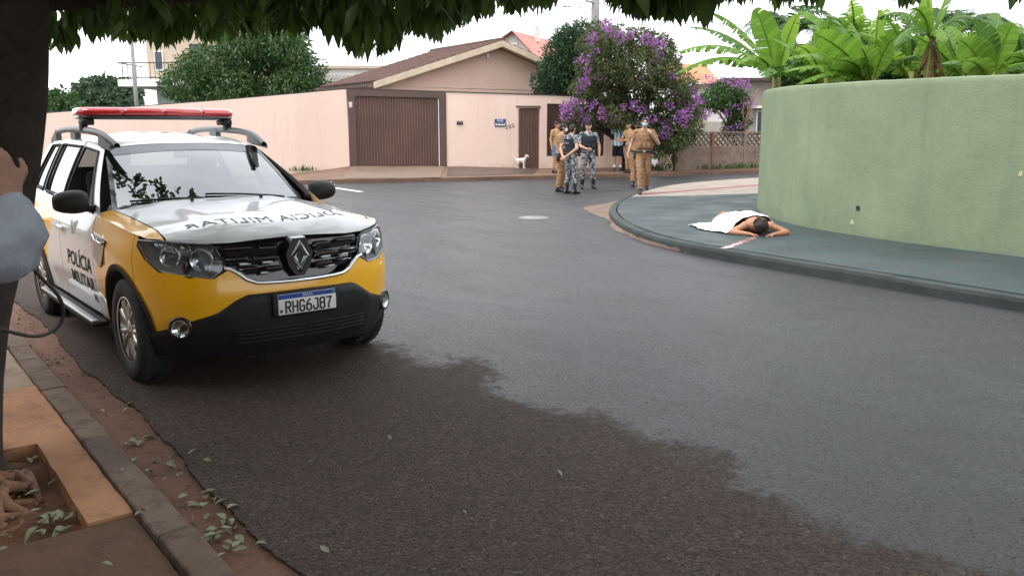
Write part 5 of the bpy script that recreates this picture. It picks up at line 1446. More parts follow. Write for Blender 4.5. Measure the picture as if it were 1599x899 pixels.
    n_ = len(ff_); vt = MB().add(V, [tuple(range(n_))] + [(k, (k + 1) % n_, n_ + (k + 1) % n_, n_ + k) for k in range(n_)]).build('fender_vent', MT['gloss_black'], CAR); clean(vt)
    MB().tube([wrap(x, .892, z, .016, sd) for x, z in ((.72, .915), (.80, .885), (.99, .875))], .008, 6).build('vent_trim', MT['chrome'], vt)

# --- hood and fender tops
LIPY = [0, .2, .4, .55, .66, .76, .83, .86]; LIPX = [2.035, 2.025, 1.99, 1.935, 1.865, 1.775, 1.69, 1.60]; LIPZ = [.965, .958, .945, .945, .955, .965, .968, .968]
def y_edge(x): return wrap(x, float(np.interp(x, PX[::-1], PY[::-1])), shoulder(x)).y
def z_hood(x, y):
    ay = abs(y); ye = y_edge(min(x, 1.68))
    zc = interp(x, [.6, .85, 1.2, 1.6, 1.85, 2.0], [1.125, 1.122, 1.105, 1.075, 1.045, 1.015])
    ze = shoulder(min(x, 1.68)) if x < 1.68 else .975
    t = min(1, ay / ye)
    z = zc - (zc - ze) * t ** 3.2 + .018 * sstep(.52, .40, ay) * sstep(2.05, 1.75, x) * (1 - .3 * sstep(1.2, .8, x))
    xl = interp(ay, LIPY, LIPX); zl_ = interp(ay, LIPY, LIPZ)
    d = max(0, xl - x); f = min(1, d / .16); f = sqrt(max(0, 1 - (1 - f) ** 2))
    return lerp(zl_, max(z, zl_), f)
def cowl_x(y): return .80 - .16 * (abs(y) / .8) ** 2
def hood_part(name, ya, yb, mat, nu=46, nv=40):
    def fn(u, v):
        y = lerp(ya, yb, v); xl = interp(abs(y), LIPY, LIPX); x = lerp(xl, cowl_x(y), (u ** 1.6))
        return Vector((x, y, z_hood(x, y)))
    V, F = grid(nu, nv, fn)
    o = MB().add(V, F, 0, True).build(name, mat, CAR); clean(o)
    if o.data.polygons[len(o.data.polygons) // 2].normal.z < 0: o.data.flip_normals()
    return o
hood = hood_part('hood', -.728, .728, MT['paint_white'])
for sd in (-1, 1):
    def fn(u, v):
        x = lerp(interp(lerp(.736, .845, v), LIPY, LIPX), .62, u); y = lerp(.736, y_edge(min(x, 1.68)) - .001, v)
        return Vector((x, sd * y, z_hood(x, y) if v < 1 else shoulder(min(x, 1.68))))
    V, F = grid(30, 6, fn)
    o = MB().add(V, F, 0, True).build('fender_top', MT['paint'], CAR); clean(o)
    if o.data.polygons[10].normal.z < 0: o.data.flip_normals()
for y in (-.26, .26): MB().bbox((.93, y, z_hood(.93, y) + .008), (.03, .022, .018), .006).build('washer_jet', MT['plastic'], hood)
tm = text_mesh('hood_lettering', 'POLICIA MILITAR', .150, .0005, 1.06)
for v in tm.vertices:
    tx, ty = v.co.x, v.co.y; xx = 1.845 - ty * 1.05 - .10 * (tx / .55) ** 2; yy = -tx * .93 - .03
    v.co = (xx, yy, z_hood(xx, yy) + .0025)
o = link('lettering', tm, hood); tm.materials.append(MT['ink_hood'])

# --- grille, emblem
pts = [(-.47, .79), (-.42, .79), (-.32, .70), (.32, .70), (.42, .79), (.47, .79), (.50, .945), (0, .965), (-.50, .945)]
def gz_low(y): return interp(abs(y), [0, .32, .42, .5], [.70, .70, .79, .79])
V, F = grid(24, 4, lambda u, v: (lambda y: (lambda z: Vector((fx(y, z) - .075, y, z)))(lerp(gz_low(y) - .01, .96, v)))(lerp(-.5, .5, u)))
gr_ = MB().add(V, F, 0, True).build('grille', MT['gloss_black'], CAR)
for sd in (-1, 1):
    for ri, (z, ya, yb) in enumerate(((.905, .115, .475), (.843, .115, .47), (.780, .105, .40))):
        def strip(y0, y1, z0, h, dx, mat, n_=8):
            V = []
            for k in range(n_ + 1):
                y = lerp(y0, y1, k / n_); e = .35 if k in (0, n_) else 1.0; p = Vector((fx(y, z0) - .012 + dx, sd * y, z0))
                V += [p + Vector((-.03, 0, -h * e)), p + Vector((.006, 0, -h * .9 * e)), p + Vector((.010, 0, h * .5 * e)), p + Vector((-.03, 0, h * e))]
            F = [(i * 4 + j, (i + 1) * 4 + j, (i + 1) * 4 + (j + 1) % 4, i * 4 + (j + 1) % 4) for i in range(n_) for j in range(4)] + [(3, 2, 1, 0), tuple(n_ * 4 + j for j in range(4))]
            clean(MB().add(V, F, 0, False).build('grille_bar', mat, gr_))
        strip(ya, yb, z - .012, .016, -.012, MT['gloss_black'])
        mid = lerp(ya, yb, (.42, .55, .5)[ri])
        strip(ya + .01, mid - .02, z + .004, .0075, .004, MT['chrome'])
        strip(mid + .015, yb - .005, z + .010, .0065, .004, MT['chrome'])
    for (y, z) in ((.20, .815), (.34, .815), (.22, .752)):
        MB().bbox((fx(y, z) - .03, sd * y, z), (.02, .075, .016), .004).build('strobe', MT['silver'], gr_)
P = [(-.475, .80), (-.425, .79), (-.33, .703), (-.2, .693), (0, .690), (.2, .693), (.33, .703), (.425, .79), (.475, .80)]
P = smoothline([Vector((fx(y, z) + .008, y, z)) for y, z in P], 1)
MB().tube(P, .0125, 8).build('grille_surround', MT['chrome'], gr_)
xe = fx(0, .84) + .012
hx = [(-.045, .118), (.045, .118), (.092, .02), (.075, -.06), (.028, -.125), (-.028, -.125), (-.075, -.06), (-.092, .02)]
V = [(xe, y, .84 + z) for y, z in hx] + [(xe - .07, y * 1.15, .84 + z * 1.08) for y, z in hx]
em = MB().add(V, [tuple(range(8))] + [(k, (k + 1) % 8, 8 + (k + 1) % 8, 8 + k) for k in range(8)]).build('emblem', MT['gloss_black'], CAR); clean(em)
o_, m_, i_ = [(0, .108), (.066, 0), (0, -.108), (-.066, 0)], [(0, .082), (.047, 0), (0, -.082), (-.047, 0)], [(0, .050), (.024, 0), (0, -.050), (-.024, 0)]
V = [(xe + .004, y, .84 + z) for y, z in o_] + [(xe + .020, y, .84 + z) for y, z in m_] + [(xe + .005, y, .84 + z) for y, z in i_]
F = [(k, (k + 1) % 4, 4 + (k + 1) % 4, 4 + k) for k in range(4)] + [(4 + k, 4 + (k + 1) % 4, 8 + (k + 1) % 4, 8 + k) for k in range(4)]
clean(MB().add(V, F).build('diamond', MT['chrome'], em))

# --- headlamps
for sd in (-1, 1):
    out = [(.465, .83), (.475, .785), (.54, .738), (.66, .752), (.79, .782), (.835, .85), (.855, .93), (.845, .962), (.75, .958), (.64, .948), (.53, .938), (.50, .92)]
    def lp(y, z, dep):
        x = interp(y, [.4, .58, .69, .78, .84, .87], [2.085, 2.045, 1.965, 1.865, 1.745, 1.66]) - f_in(z) * .8
        return Vector((x - dep * .9, sd * (y - dep * .35), z))
    n_ = len(out); cy_, cz_ = .66, .85
    def rings(dep_in, dep_edge, sc, mat, name, par, dome=0.0):
        V = []; K = 5
        for j in range(K + 1):
            f = 1 - j / K
            for (y, z) in out:
                yy, zz = cy_ + (y - cy_) * sc * f, cz_ + (z - cz_) * sc * f
                V.append(lp(yy, zz, lerp(dep_in, dep_edge, f) - dome * (1 - f * f)))
        F = [(j * n_ + k, j * n_ + (k + 1) % n_, (j + 1) * n_ + (k + 1) % n_, (j + 1) * n_ + k) for j in range(K) for k in range(n_)]
        o = MB().add(V, F, 0, True).build(name, mat, par); clean(o); return o
    hl = rings(.11, .02, .99, MT['grey_plastic'], 'headlight', CAR)
    for (y, z, r, m_) in ((.59, .85, .066, 'chrome'), (.735, .868, .060, 'chrome')):
        c = lp(y, z, .075); Rm = Matrix.Rotation(sd * .42, 3, 'Z') @ Matrix.Rotation(pi / 2, 3, 'Y')
        MB().lathe([(0, -.02), (r * .35, -.015), (r * .8, .01), (r, .03), (r * 1.05, .03), (r * 1.08, .0)], 20, c, Rm).build('reflector', MT[m_], hl)
        MB().ball(c + Vector((.012, 0, 0)), .022, 12, 8).build('bulb', MT['lens'], hl)
    MB().bbox(lp(.665, .80, .06), (.04, .06, .09), .01, sd * -.5).build('bulb_shield', MT['gloss_black'], hl)
    MB().tube([lp(y, z, .012) for y, z in out[:6] ][:6], .009, 6).build('light_strip', MT['silver'], hl)
    MB().tube([lp(y, z, .0) for y, z in out + out[:1]], .007, 6).build('bezel', MT['gloss_black'], hl)
    rings(.0, .0, 1.0, MT['lens'], 'lens', hl, .012)

# --- number plate
pl = MB().bbox((2.205, 0, .555), (.012, .40, .13), .005).build('number_plate', MT['plate_white'], CAR); pl.rotation_euler = (0, 0, 0)
MB().box((2.2125, 0, .605), (.003, .396, .028)).build('blue_band', MT['plate_blue'], pl)
MB().box((2.2148, .178, .605), (.002, .026, .018)).build('flag', MT['plate_green'], pl)
GLY = {'R': [[(0, 0), (0, 1), (.8, 1), (1, .88), (1, .62), (.8, .5), (0, .5)], [(.5, .5), (1, 0)]], 'H': [[(0, 0), (0, 1)], [(1, 0), (1, 1)], [(0, .5), (1, .5)]],
       'G': [[(1, .85), (.8, 1), (.2, 1), (0, .85), (0, .15), (.2, 0), (.8, 0), (1, .15), (1, .45), (.55, .45)]], '6': [[(.8, 1), (.25, .8), (0, .5), (0, .15), (.2, 0), (.8, 0), (1, .15), (1, .42), (.8, .56), (.2, .56), (0, .45)]],
       'J': [[(1, 1), (1, .18), (.8, 0), (.2, 0), (0, .18), (0, .3)], [(.45, 1), (1, 1)]], '8': [[(.2, 1), (.8, 1), (1, .88), (1, .65), (.8, .53), (.2, .53), (0, .65), (0, .88), (.2, 1)], [(.2, .53), (0, .4), (0, .13), (.2, 0), (.8, 0), (1, .13), (1, .4), (.8, .53)]],
       '7': [[(0, 1), (1, 1), (.45, .35), (.4, 0)]]}
for i, ch in enumerate('RHG6J87'):
    mb = MB(); y0 = -.150 + i * .0470; gw_, gh = .030, .068
    for ln_ in GLY[ch]:
        for p_, q_ in zip(ln_[:-1], ln_[1:]):
            ya, za, yb, zb = y0 + p_[0] * gw_, .504 + p_[1] * gh, y0 + q_[0] * gw_, .504 + q_[1] * gh
            L = math.hypot(yb - ya, zb - za); mb.box((2.2128, (ya + yb) / 2, (za + zb) / 2), (.002, L + .009, .0105), R=Matrix.Rotation(math.atan2(zb - za, yb - ya), 3, 'X'))
    mb.build('character', MT['ink'], pl)
tm = text_mesh('plate_country', 'BRASIL', .022, .0005, 1.1)
for v in tm.vertices: v.co = (2.2152 + v.co.z, v.co.x, .605 + v.co.y)
link('lettering', tm, pl); tm.materials.append(MT['plate_white'])
MB().box((2.2130, -.182, .515), (.002, .016, .018)).build('mark', MT['ink'], pl)
MB().bbox((2.185, 0, .555), (.03, .46, .16), .01).build('plate_recess', MT['plastic'], pl)

# --- greenhouse
def side_pt(xb, xt, v, sd, off=0.0):
    zb = shoulder(xb) - .002; x = lerp(xb, xt, v)
    zt = interp(xt, [-2.0, -1.6, -1.0, -.4, 0.05], [1.475, 1.525, 1.548, 1.54, 1.495])
    yb = y_edge(min(xb, 1.6)) if xb > -1.9 else y_edge(-1.9); yt = interp(xt, [-2.0, -1.4, -.5, 0.05], [.60, .63, .635, .60])
    y = lerp(yb, yt, v ** 1.25); z = lerp(zb, zt, v)
    return Vector((x, sd * (y + off), z))
LINES = [(.80, .05), (.60, -.06), (-.30, -.34), (-.39, -.42), (-1.10, -1.06), (-1.20, -1.16), (-1.72, -1.52), (-2.02, -1.90)]
def sgrid(name, l0, l1, v0, v1, mat, parent, sd, off=0.0, nu=8, nv=10):
    V, F = grid(nu, nv, lambda u, w: side_pt(lerp(l0[0], l1[0], u), lerp(l0[1], l1[1], u), lerp(v0, v1, w), sd, off))
    o = MB().add(V, F, 0, True).build(name, mat, parent); clean(o)
    nf = o.data.polygons[len(o.data.polygons) // 2].normal
    if nf.y * sd < 0: o.data.flip_normals()
    return o
def winframe(root, l0, l1, sd):
    P = [side_pt(lerp(l0[0], l1[0], u), lerp(l0[1], l1[1], u), v, sd, .002) for (u, v) in [(k / 8, .05) for k in range(9)] + [(1, .05 + .87 * k / 8) for k in range(1, 9)] + [(1 - k / 8, .92) for k in range(1, 9)] + [(0, .92 - .87 * k / 8) for k in range(1, 9)]]
    MB().tube(P, .011, 5).build('window_seal', MT['plastic'], root)
for sd in (-1, 1):
    cab = sgrid('pillar', LINES[0], LINES[1], 0, 1, MT['paint_white'], CAR, sd)
    for a, b in ((2, 3), (4, 5), (6, 7)): sgrid('pillar', LINES[a], LINES[b], 0, 1, MT['paint_white'] if a != 2 else MT['gloss_black'], CAR, sd)
    for a, b, nm in ((1, 2, 'front'), (3, 4, 'rear'), (5, 6, 'quarter')):
        sgrid('window_ledge', LINES[a], LINES[b], 0, .06, MT['plastic'], CAR, sd)
        sgrid('roof_side', LINES[a], LINES[b], .91, 1, MT['paint_white'], CAR, sd)
        winframe(CAR, LINES[a], LINES[b], sd)
        if nm == 'front' and sd < 0:
            continue                               # passenger window is wound down
        sgrid('window', LINES[a], LINES[b], .05, .92, MT['side_glass'], CAR, sd, -.012)
    # little triangle behind the mirror
    sgrid('mirror_triangle', LINES[1], (.44, -.04), .05, .50, MT['plastic'], CAR, sd, -.004, 4, 4)
def roof_edge(x):
    return interp(x, [-2.0, -1.6, -1.0, -.4, .05], [1.475, 1.525, 1.548, 1.54, 1.495]), interp(x, [-2.0, -1.4, -.5, .05], [.60, .63, .635, .60])
def roof_pt(u, w):
    t = lerp(-1, 1, w); x = lerp(lerp(.10, .05, t * t), -1.92, u); z, y = roof_edge(min(.05, x)); 
    zc = z + .062 * (1 - abs(t) ** 2.4) + .006 * sin(abs(t) * pi * 3) * sstep(.0, .2, u)
    if x > .05: zc -= (x - .05) * .55
    return Vector((x, t * y, zc))
V, F = grid(36, 32, roof_pt); rf = MB().add(V, F, 0, True).build('roof', MT['paint_white'], CAR); clean(rf)
if rf.data.polygons[500].normal.z < 0: rf.data.flip_normals()
def ws_pt(u, w, off=0.0):
    t = lerp(-1, 1, w)
    b = Vector((.80 - .15 * t * t, t * .735, 1.112 - .05 * t * t)); tp_ = Vector((.10 - .05 * t * t, t * .60, 1.527 - .032 * t * t))
    p = b.lerp(tp_, u); p += Vector((.55, 0, .8)) * (.03 * sin(pi * u) * (1 - t * t * .6) + off)
    return p
V, F = grid(20, 26, lambda u, w: ws_pt(u, w)); ws = MB().add(V, F, 0, True).build('windscreen', MT['windscreen'], CAR)
if ws.data.polygons[260].normal.z < 0: ws.data.flip_normals()
V, F = grid(5, 26, lambda u, w: ws_pt(lerp(.845, .99, u), lerp(.02, .98, w), .004)); tb_ = MB().add(V, F, 0, True).build('tint_band', MT['tint'], ws)
if tb_.data.polygons[60].normal.z < 0: tb_.data.flip_normals()
for (a, b, c, d) in ((0, .035, 0, 1), (0, 1, 0, .022), (0, 1, .978, 1), (.975, 1, 0, 1)):
    V, F = grid(12, 16, lambda u, w: ws_pt(lerp(a, b, u), lerp(c, d, w), .003)); MB().add(V, F, 0, True).build('windscreen_seal', MT['gloss_black'], ws)
V, F = grid(4, 24, lambda u, w: (lambda t: Vector((lerp(cowl_x(t * .76) + .005, .79 - .15 * t * t, u), t * .76, lerp(z_hood(cowl_x(t * .76), t * .76) - .012, 1.108 - .05 * t * t, u))))(lerp(-1, 1, w)))
MB().add(V, F, 0, True).build('cowl', MT['plastic'], CAR)
for (ya, yb, d) in ((.55, -.10, .02), (-.12, -.62, .03)):
    P = [ws_pt(.03 + .05 * k / 8, .5 + lerp(ya, yb, k / 8) / 1.47, .014) for k in range(9)]
    MB().tube(P, .008, 5).build('wiper', MT['plastic'], CAR)
# rear end
V, F = grid(10, 16, lambda u, w: (lambda t: Vector((lerp(-2.14, -1.93, u) + .08 * t * t, t * lerp(.78, .60, u), lerp(1.10, 1.50, u))))(lerp(-1, 1, w)))
MB().add(V, F, 0, True).build('rear_window', MT['side_glass'], CAR)
for sd in (-1, 1): MB().bbox((-2.03, sd * .80, .95), (.14, .14, .22), .03).build('tail_light', MT['red_lens'], CAR)
# underside, interior
MB().box((0, 0, .30), (3.9, 1.1, .14)).build('underbody', MT['gloss_black'], CAR)
MB().box((1.75, 0, .55), (.5, 1.1, .5)).build('radiator_block', MT['gloss_black'], CAR)
MB().bbox((.55, 0, 1.00), (.42, 1.42, .20), .06).build('dashboard', MT['plastic'], CAR)
MB().box((-.5, 0, .42), (2.6, 1.45, .06)).build('cabin_floor', MT['seat'], CAR)
for y in (-.37, .37):
    s_ = thing('seat', None, None); s_.parent = CAR; s_.location = (-.25, y, .55)
    MB().bbox((.05, 0, .1), (.5, .5, .18), .06).build('cushion', MT['seat'], s_)
    MB().bbox((-.27, 0, .45), (.16, .48, .62), .06, R=Matrix.Rotation(-.25, 3, 'Y')).build('backrest', MT['seat'], s_)
    MB().bbox((-.36, 0, .84), (.1, .26, .18), .04).build('headrest', MT['seat'], s_)
MB().bbox((-1.35, 0, .95), (.2, 1.25, .7), .06, R=Matrix.Rotation(-.25, 3, 'Y')).build('rear_bench', MT['seat'], CAR)
Rs = Matrix.Rotation(-1.15, 3, 'Y')
P = [Rs @ Vector((cos(2 * pi * k / 24) * .185, sin(2 * pi * k / 24) * .185, 0)) + Vector((.30, .37, 1.02)) for k in range(25)]
MB().tube(P, .016, 6).build('steering_wheel', MT['plastic'], CAR)
MB().bbox((.10, 0, 1.44), (.03, .2, .06), .012).build('rear_view_mirror', MT['plastic'], CAR)
# mirrors
for sd in (-1, 1):
    V = []; F = []
    def mfn(u, w):
        th = 2 * pi * u; ph = lerp(-.5, .5, w) * pi
        x = cos(ph) ** .6 * cos(th); z = cos(ph) ** .6 * sin(th); y = sin(ph)
        sx = .085 if x > 0 else .03
        return Vector((.565 + sx * x, sd * ((.985 if sd < 0 else .945) + .118 * y), 1.135 + .082 * abs(z) ** .75 * (1 if z > 0 else -1) * (1 - .12 * y)))
    V, F = grid(24, 12, mfn); mi = MB().add(V, F, 0, True).build('wing_mirror', MT['plastic'], CAR); clean(mi, .0005)
    MB().bbox((.56, sd * .86, 1.085), (.09, .12, .045), .015).build('mirror_arm', MT['plastic'], mi)
    MB().bbox((.532, sd * .985, 1.135), (.006, .19, .125), .02).build('mirror_glass', MT['chrome'], mi)
# roof rails
for sd in (-1, 1):
    P = smoothline([(.30, sd * .575, 1.512), (.14, sd * .59, 1.560), (-.06, sd * .60, 1.598), (-.40, sd * .60, 1.618), (-1.1, sd * .60, 1.628), (-1.5, sd * .60, 1.61), (-1.72, sd * .59, 1.55)], 2)
    n_ = len(P); V = []
    for k, p in enumerate(P):
        h = .024 + .012 * sin(pi * k / (n_ - 1)) ; w = .022
        for (a, b) in ((-w, -h * .4), (w, -h * .4), (w * .9, h * .5), (w * .4, h), (-w * .4, h), (-w * .9, h * .5)): V.append(p + Vector((0, a, b)))
    F = [(i * 6 + j, (i + 1) * 6 + j, (i + 1) * 6 + (j + 1) % 6, i * 6 + (j + 1) % 6) for i in range(n_ - 1) for j in range(6)]
    rl_ = MB().add(V, F, 0, True).build('roof_rail', MT['grey_plastic'], CAR); clean(rl_)
    for (xa, xb) in ((.26, -.06), (-.78, -.95), (-1.5, -1.72)):
        za, zb_ = interp(xa, [-1.72, -1.5, -.45, -.1, .3], [1.545, 1.63, 1.65, 1.62, 1.505]), interp(xb, [-1.72, -1.5, -.45, -.1, .3], [1.545, 1.63, 1.65, 1.62, 1.505])
        mb = MB(); y0, y1 = sd * .575, sd * .62
        mb.add([(xa, y0, 1.50), (xb, y0, 1.53), (xb, y0, zb_), (xa, y0, za), (xa, y1, 1.48), (xb, y1, 1.51), (xb, y1, zb_), (xa, y1, za)], [(0, 1, 2, 3), (7, 6, 5, 4), (0, 4, 5, 1), (3, 2, 6, 7), (0, 3, 7, 4), (1, 5, 6, 2)]); clean(mb.build('rail_foot', MT['grey_plastic'], rl_))
# light bar (shallow arrow shape)
lbz = thing('light_bar', None, None); lbz.parent = CAR
def bar_part(name, ya, yb, prof, mat, par=None, ends=True, nseg=14):
    V = []; k_ = len(prof)
    for i in range(nseg + 1):
        y = lerp(ya, yb, i / nseg); xc = -.46 - .16 * max(0, abs(y) - .12) / .5; e = min(1, (.64 - abs(y)) / .05 + .02); e = sqrt(max(.05, min(1, e)))
        for (dx, z) in prof: V.append((xc + dx * (.72 + .28 * e), y, 1.765 + (z - 1.765) * (.7 + .3 * e)))
    F = [(i * k_ + j, (i + 1) * k_ + j, (i + 1) * k_ + (j + 1) % k_, i * k_ + (j + 1) % k_) for i in range(nseg) for j in range(k_)] + [tuple(range(k_ - 1, -1, -1)), tuple(nseg * k_ + j for j in range(k_))]
    o = MB().add(V, F, 0, True).build(name, mat, par or lbz); return clean(o)
lens_prof = [(-.13, 1.745), (.13, 1.745), (.148, 1.765), (.14, 1.795), (.10, 1.815), (-.10, 1.815), (-.14, 1.795), (-.148, 1.765)]
base_prof = [(-.12, 1.715), (.12, 1.715), (.142, 1.728), (.142, 1.744), (-.142, 1.744), (-.142, 1.728)]
bar_part('base', -.62, .62, base_prof, MT['gloss_black'])
for (a, b) in ((-.635, -.33), (-.326, -.02), (-.016, .32), (.324, .635)):
    bar_part('lens', a, b, lens_prof, MT['red_lens'], nseg=10)
for sd in (-1, 1):
    MB().bbox((-.56, sd * .575, 1.695), (.16, .09, .05), .012).build('bracket', MT['plastic'], lbz)
    MB().bbox((-.56, sd * .60, 1.665), (.10, .05, .09), .012).build('clamp', MT['plastic'], lbz)
# wheels
def wheel_parts():
    Rm = Matrix.Rotation(pi / 2, 3, 'X')            # local Z -> -Y (outer face towards -Y)
    T = MB().lathe([(.215, -.10), (.30, -.108), (.333, -.095), (.343, -.07), (.343, .07), (.333, .095), (.305, .108), (.255, .108), (.225, .098), (.215, .08)], 40, R=Rm)
    for k in range(40):
        th = 2 * pi * k / 40
        for s_ in (-1, 1):
            T.box((cos(th) * .342, s_ * .055, sin(th) * .342), (.018, .05, .03), R=Matrix.Rotation(-th, 3, 'Y') @ Matrix.Rotation(s_ * .4, 3, 'X'))
    tyre = T.mesh('tyre', MT['rubber'])
    R_ = MB().lathe([(.212, .095), (.222, .10), (.225, .092), (.205, .06), (.20, -.08)], 36, R=Rm)
    for k in range(5):
        th = 2 * pi * k / 5 + .3
        for s_ in (-1, 1):
            a0, a1 = th + s_ * .16, th + s_ * .26
            d0, d1 = Vector((cos(a0), 0, sin(a0))), Vector((cos(a1), 0, sin(a1))); t0 = Vector((-sin(a0), 0, cos(a0))); w0, w1 = .018, .026
            P = []
            for (d, r, w, yo) in ((d0, .055, w0, -.080), (d0.lerp(d1, .5).normalized(), .13, .021, -.093), (d1, .212, w1, -.088)):
                c = d * r; tt = Vector((-d.z, 0, d.x))
                P += [c - tt * w + Vector((0, yo + .012, 0)), c - tt * w * .4 + Vector((0, yo, 0)), c + tt * w * .4 + Vector((0, yo, 0)), c + tt * w + Vector((0, yo + .012, 0)), c + tt * w + Vector((0, yo + .04, 0)), c - tt * w + Vector((0, yo + .04, 0))]
            F = [(i * 6 + j, i * 6 + (j + 1) % 6, (i + 1) * 6 + (j + 1) % 6, (i + 1) * 6 + j) for i in (0, 1) for j in range(6)]
            R_.add(P, F, 0, True)
    R_.lathe([(0, .088), (.03, .088), (.036, .082), (.07, .078), (.075, .05)], 20, R=Rm)
    rim = R_.mesh('rim', MT['alloy'])
    brake = MB().lathe([(0, -.0), (.16, -.0), (.165, -.01), (.165, -.03)], 28, R=Rm).lathe([(.0, -.02), (.205, -.02)], 28, R=Rm, mi=1).mesh('brake_disc', [MT['grey_plastic'], MT['gloss_black']])
    return tyre, rim, brake
ty, ri, br = wheel_parts()
for (x, sd, steer) in ((AX, -1, .0), (AX, 1, .0), (-AX, -1, 0), (-AX, 1, 0)):
    w_ = bpy.data.objects.new('wheel', None); COL.objects.link(w_); w_.parent = CAR; w_.location = (x, sd * .782, RW - .004); w_.rotation_euler = (0, .4 + x, 0 if sd < 0 else pi)
    for nm, me in (('tyre', ty), ('rim', ri), ('brake_disc', br)): link(nm, me, w_)
# door lettering and badge on the passenger side
rdoor = [o for o in bpy.data.objects if o.name.startswith('front_door')][0]
for (txt, x0, x1, z, h) in (('POLÍCIA', -.12, .60, .665, .155), ('MILITAR', -.06, .62, .525, .135), ('PR', .50, .60, .425, .07)):
    tm = text_mesh('door_lettering', txt, h, .0006, 1.0, .002); xs_ = [v.co.x for v in tm.vertices]; w_ = max(xs_) - min(xs_); mn = min(xs_)
    for v in tm.vertices:
        x = x0 + (v.co.x - mn) / w_ * (x1 - x0); zz = z + v.co.y
        q = wrap(x, .895, zz, .003, -1); v.co = (q.x, q.y, zz)
    link('lettering', tm, rdoor); tm.materials.append(MT['ink'])
q = wrap(.18, .895, .90, .002, -1)
Rb = Matrix.Rotation(pi / 2, 3, 'X')
bd_ = MB().lathe([(0, .004), (.07, .004), (.075, 0)], 24, wrap(.10, .895, .90, .001, -1), Rb).build('badge', MT['plate_white'], rdoor)
mb = MB(); V = []
c = wrap(.10, .895, .90, .006, -1)
for k in range(10):
    r = .055 if k % 2 == 0 else .024; th = pi / 2 + 2 * pi * k / 10; V.append((c.x + cos(th) * r, c.y - .001, c.z + sin(th) * r))
mb.add(V, [tuple(range(10))]).build('star', MT['silver'], bd_)
# ================================================================== PEOPLE
def camo_mat():
    m, n, l, p = nodes_of('grey_camouflage')
    tc = n.new('ShaderNodeTexCoord'); v = tc.outputs['Object']
    a = noise_n(n, l, v, 13, 2, .5, .6); b = noise_n(n, l, v, 19, 2, .5, .4)
    c = mixc(n, l, ramp_n(n, l, a, [(.49, 0.), (.51, 1.)]), (.045, .052, .062), (.23, .245, .265))
    c = mixc(n, l, ramp_n(n, l, b, [(.57, 0.), (.59, 1.)]), c, (.42, .44, .46))
    mp = n.new('ShaderNodeMapping'); mp.inputs['Location'].default_value = (5, 3, 1); l.new(v, mp.inputs['Vector'])
    d = noise_n(n, l, mp.outputs[0], 15, 2, .5, .5)
    c = mixc(n, l, ramp_n(n, l, d, [(.60, 0.), (.62, 1.)]), c, (.018, .020, .024))
    l.new(c, p.inputs['Base Color']); p.inputs['Roughness'].default_value = .9
    l.new(bump_n(n, l, noise_n(n, l, v, 22, 3), .5, .02), p.inputs['Normal'])
    return m
MT['camo'] = camo_mat()
def cloth(name, col, var=.18, wr=16, bump=.6):
    m, n, l, p = nodes_of(name)
    tc = n.new('ShaderNodeTexCoord'); v = tc.outputs['Object']
    f = noise_n(n, l, v, 5, 4)
    l.new(mixc(n, l, f, tuple(c * (1 - var) for c in col), tuple(min(1, c * (1 + var)) for c in col)), p.inputs['Base Color'])
    p.inputs['Roughness'].default_value = .9; p.inputs['Specular IOR Level'].default_value = .2
    mp = n.new('ShaderNodeMapping'); mp.inputs['Scale'].default_value = (1, 1, .55); l.new(v, mp.inputs['Vector'])
    l.new(bump_n(n, l, noise_n(n, l, mp.outputs[0], wr, 4, .6, .6), bump, .025), p.inputs['Normal'])
    return m
MT['khaki'] = cloth('khaki_uniform', (.31, .185, .10))
MT['khaki_dark'] = cloth('khaki_vest', (.26, .152, .082))
MT['vest'] = cloth('dark_vest', (.026, .030, .038))
MT['black_cloth'] = cloth('black_cloth', (.018, .018, .020))
MT['denim'] = cloth('blue_denim', (.10, .20, .34))
MT['tan_top'] = cloth('tan_top', (.36, .22, .12))
MT['grey_shirt'] = cloth('grey_shirt', (.23, .25, .29), .1, 14, .8)
MT['sheet'] = cloth('white_sheet', (.80, .80, .80), .03, 9, .3)
MT['white_sock'] = M('white_sock', (.7, .7, .68), .9)
def skinmat(name, c):
    m, n, l, p = nodes_of(name)
    tc = n.new('ShaderNodeTexCoord'); f = noise_n(n, l, tc.outputs['Object'], 18, 4)
    l.new(mixc(n, l, f, tuple(x * .85 for x in c), tuple(min(1, x * 1.12) for x in c)), p.inputs['Base Color'])
    p.inputs['Roughness'].default_value = .55; p.inputs['Subsurface Weight'].default_value = .08
    p.inputs['Subsurface Radius'].default_value = (.01, .004, .002)
    l.new(bump_n(n, l, noise_n(n, l, tc.outputs['Object'], 160, 3), .15, .002), p.inputs['Normal'])
    return m
MT['skin'] = skinmat('skin_light', (.48, .28, .19)); MT['skin2'] = skinmat('skin_tan', (.36, .19, .11)); MT['skin3'] = skinmat('skin_warm', (.40, .19, .105))
MT['skin4'] = skinmat('skin_dark', (.22, .11, .07))
MT['hair'] = M('dark_hair', (.016, .012, .010), .7, bump=.8, bscale=120, obj=True)
MT['mask_blue'] = M('blue_face_mask', (.28, .56, .68), .85, var=.06)
MT['mask_white'] = M('white_face_mask', (.75, .77, .80), .85, var=.04)
MT['leather'] = M('black_leather', (.014, .014, .015), .4, var=.2)
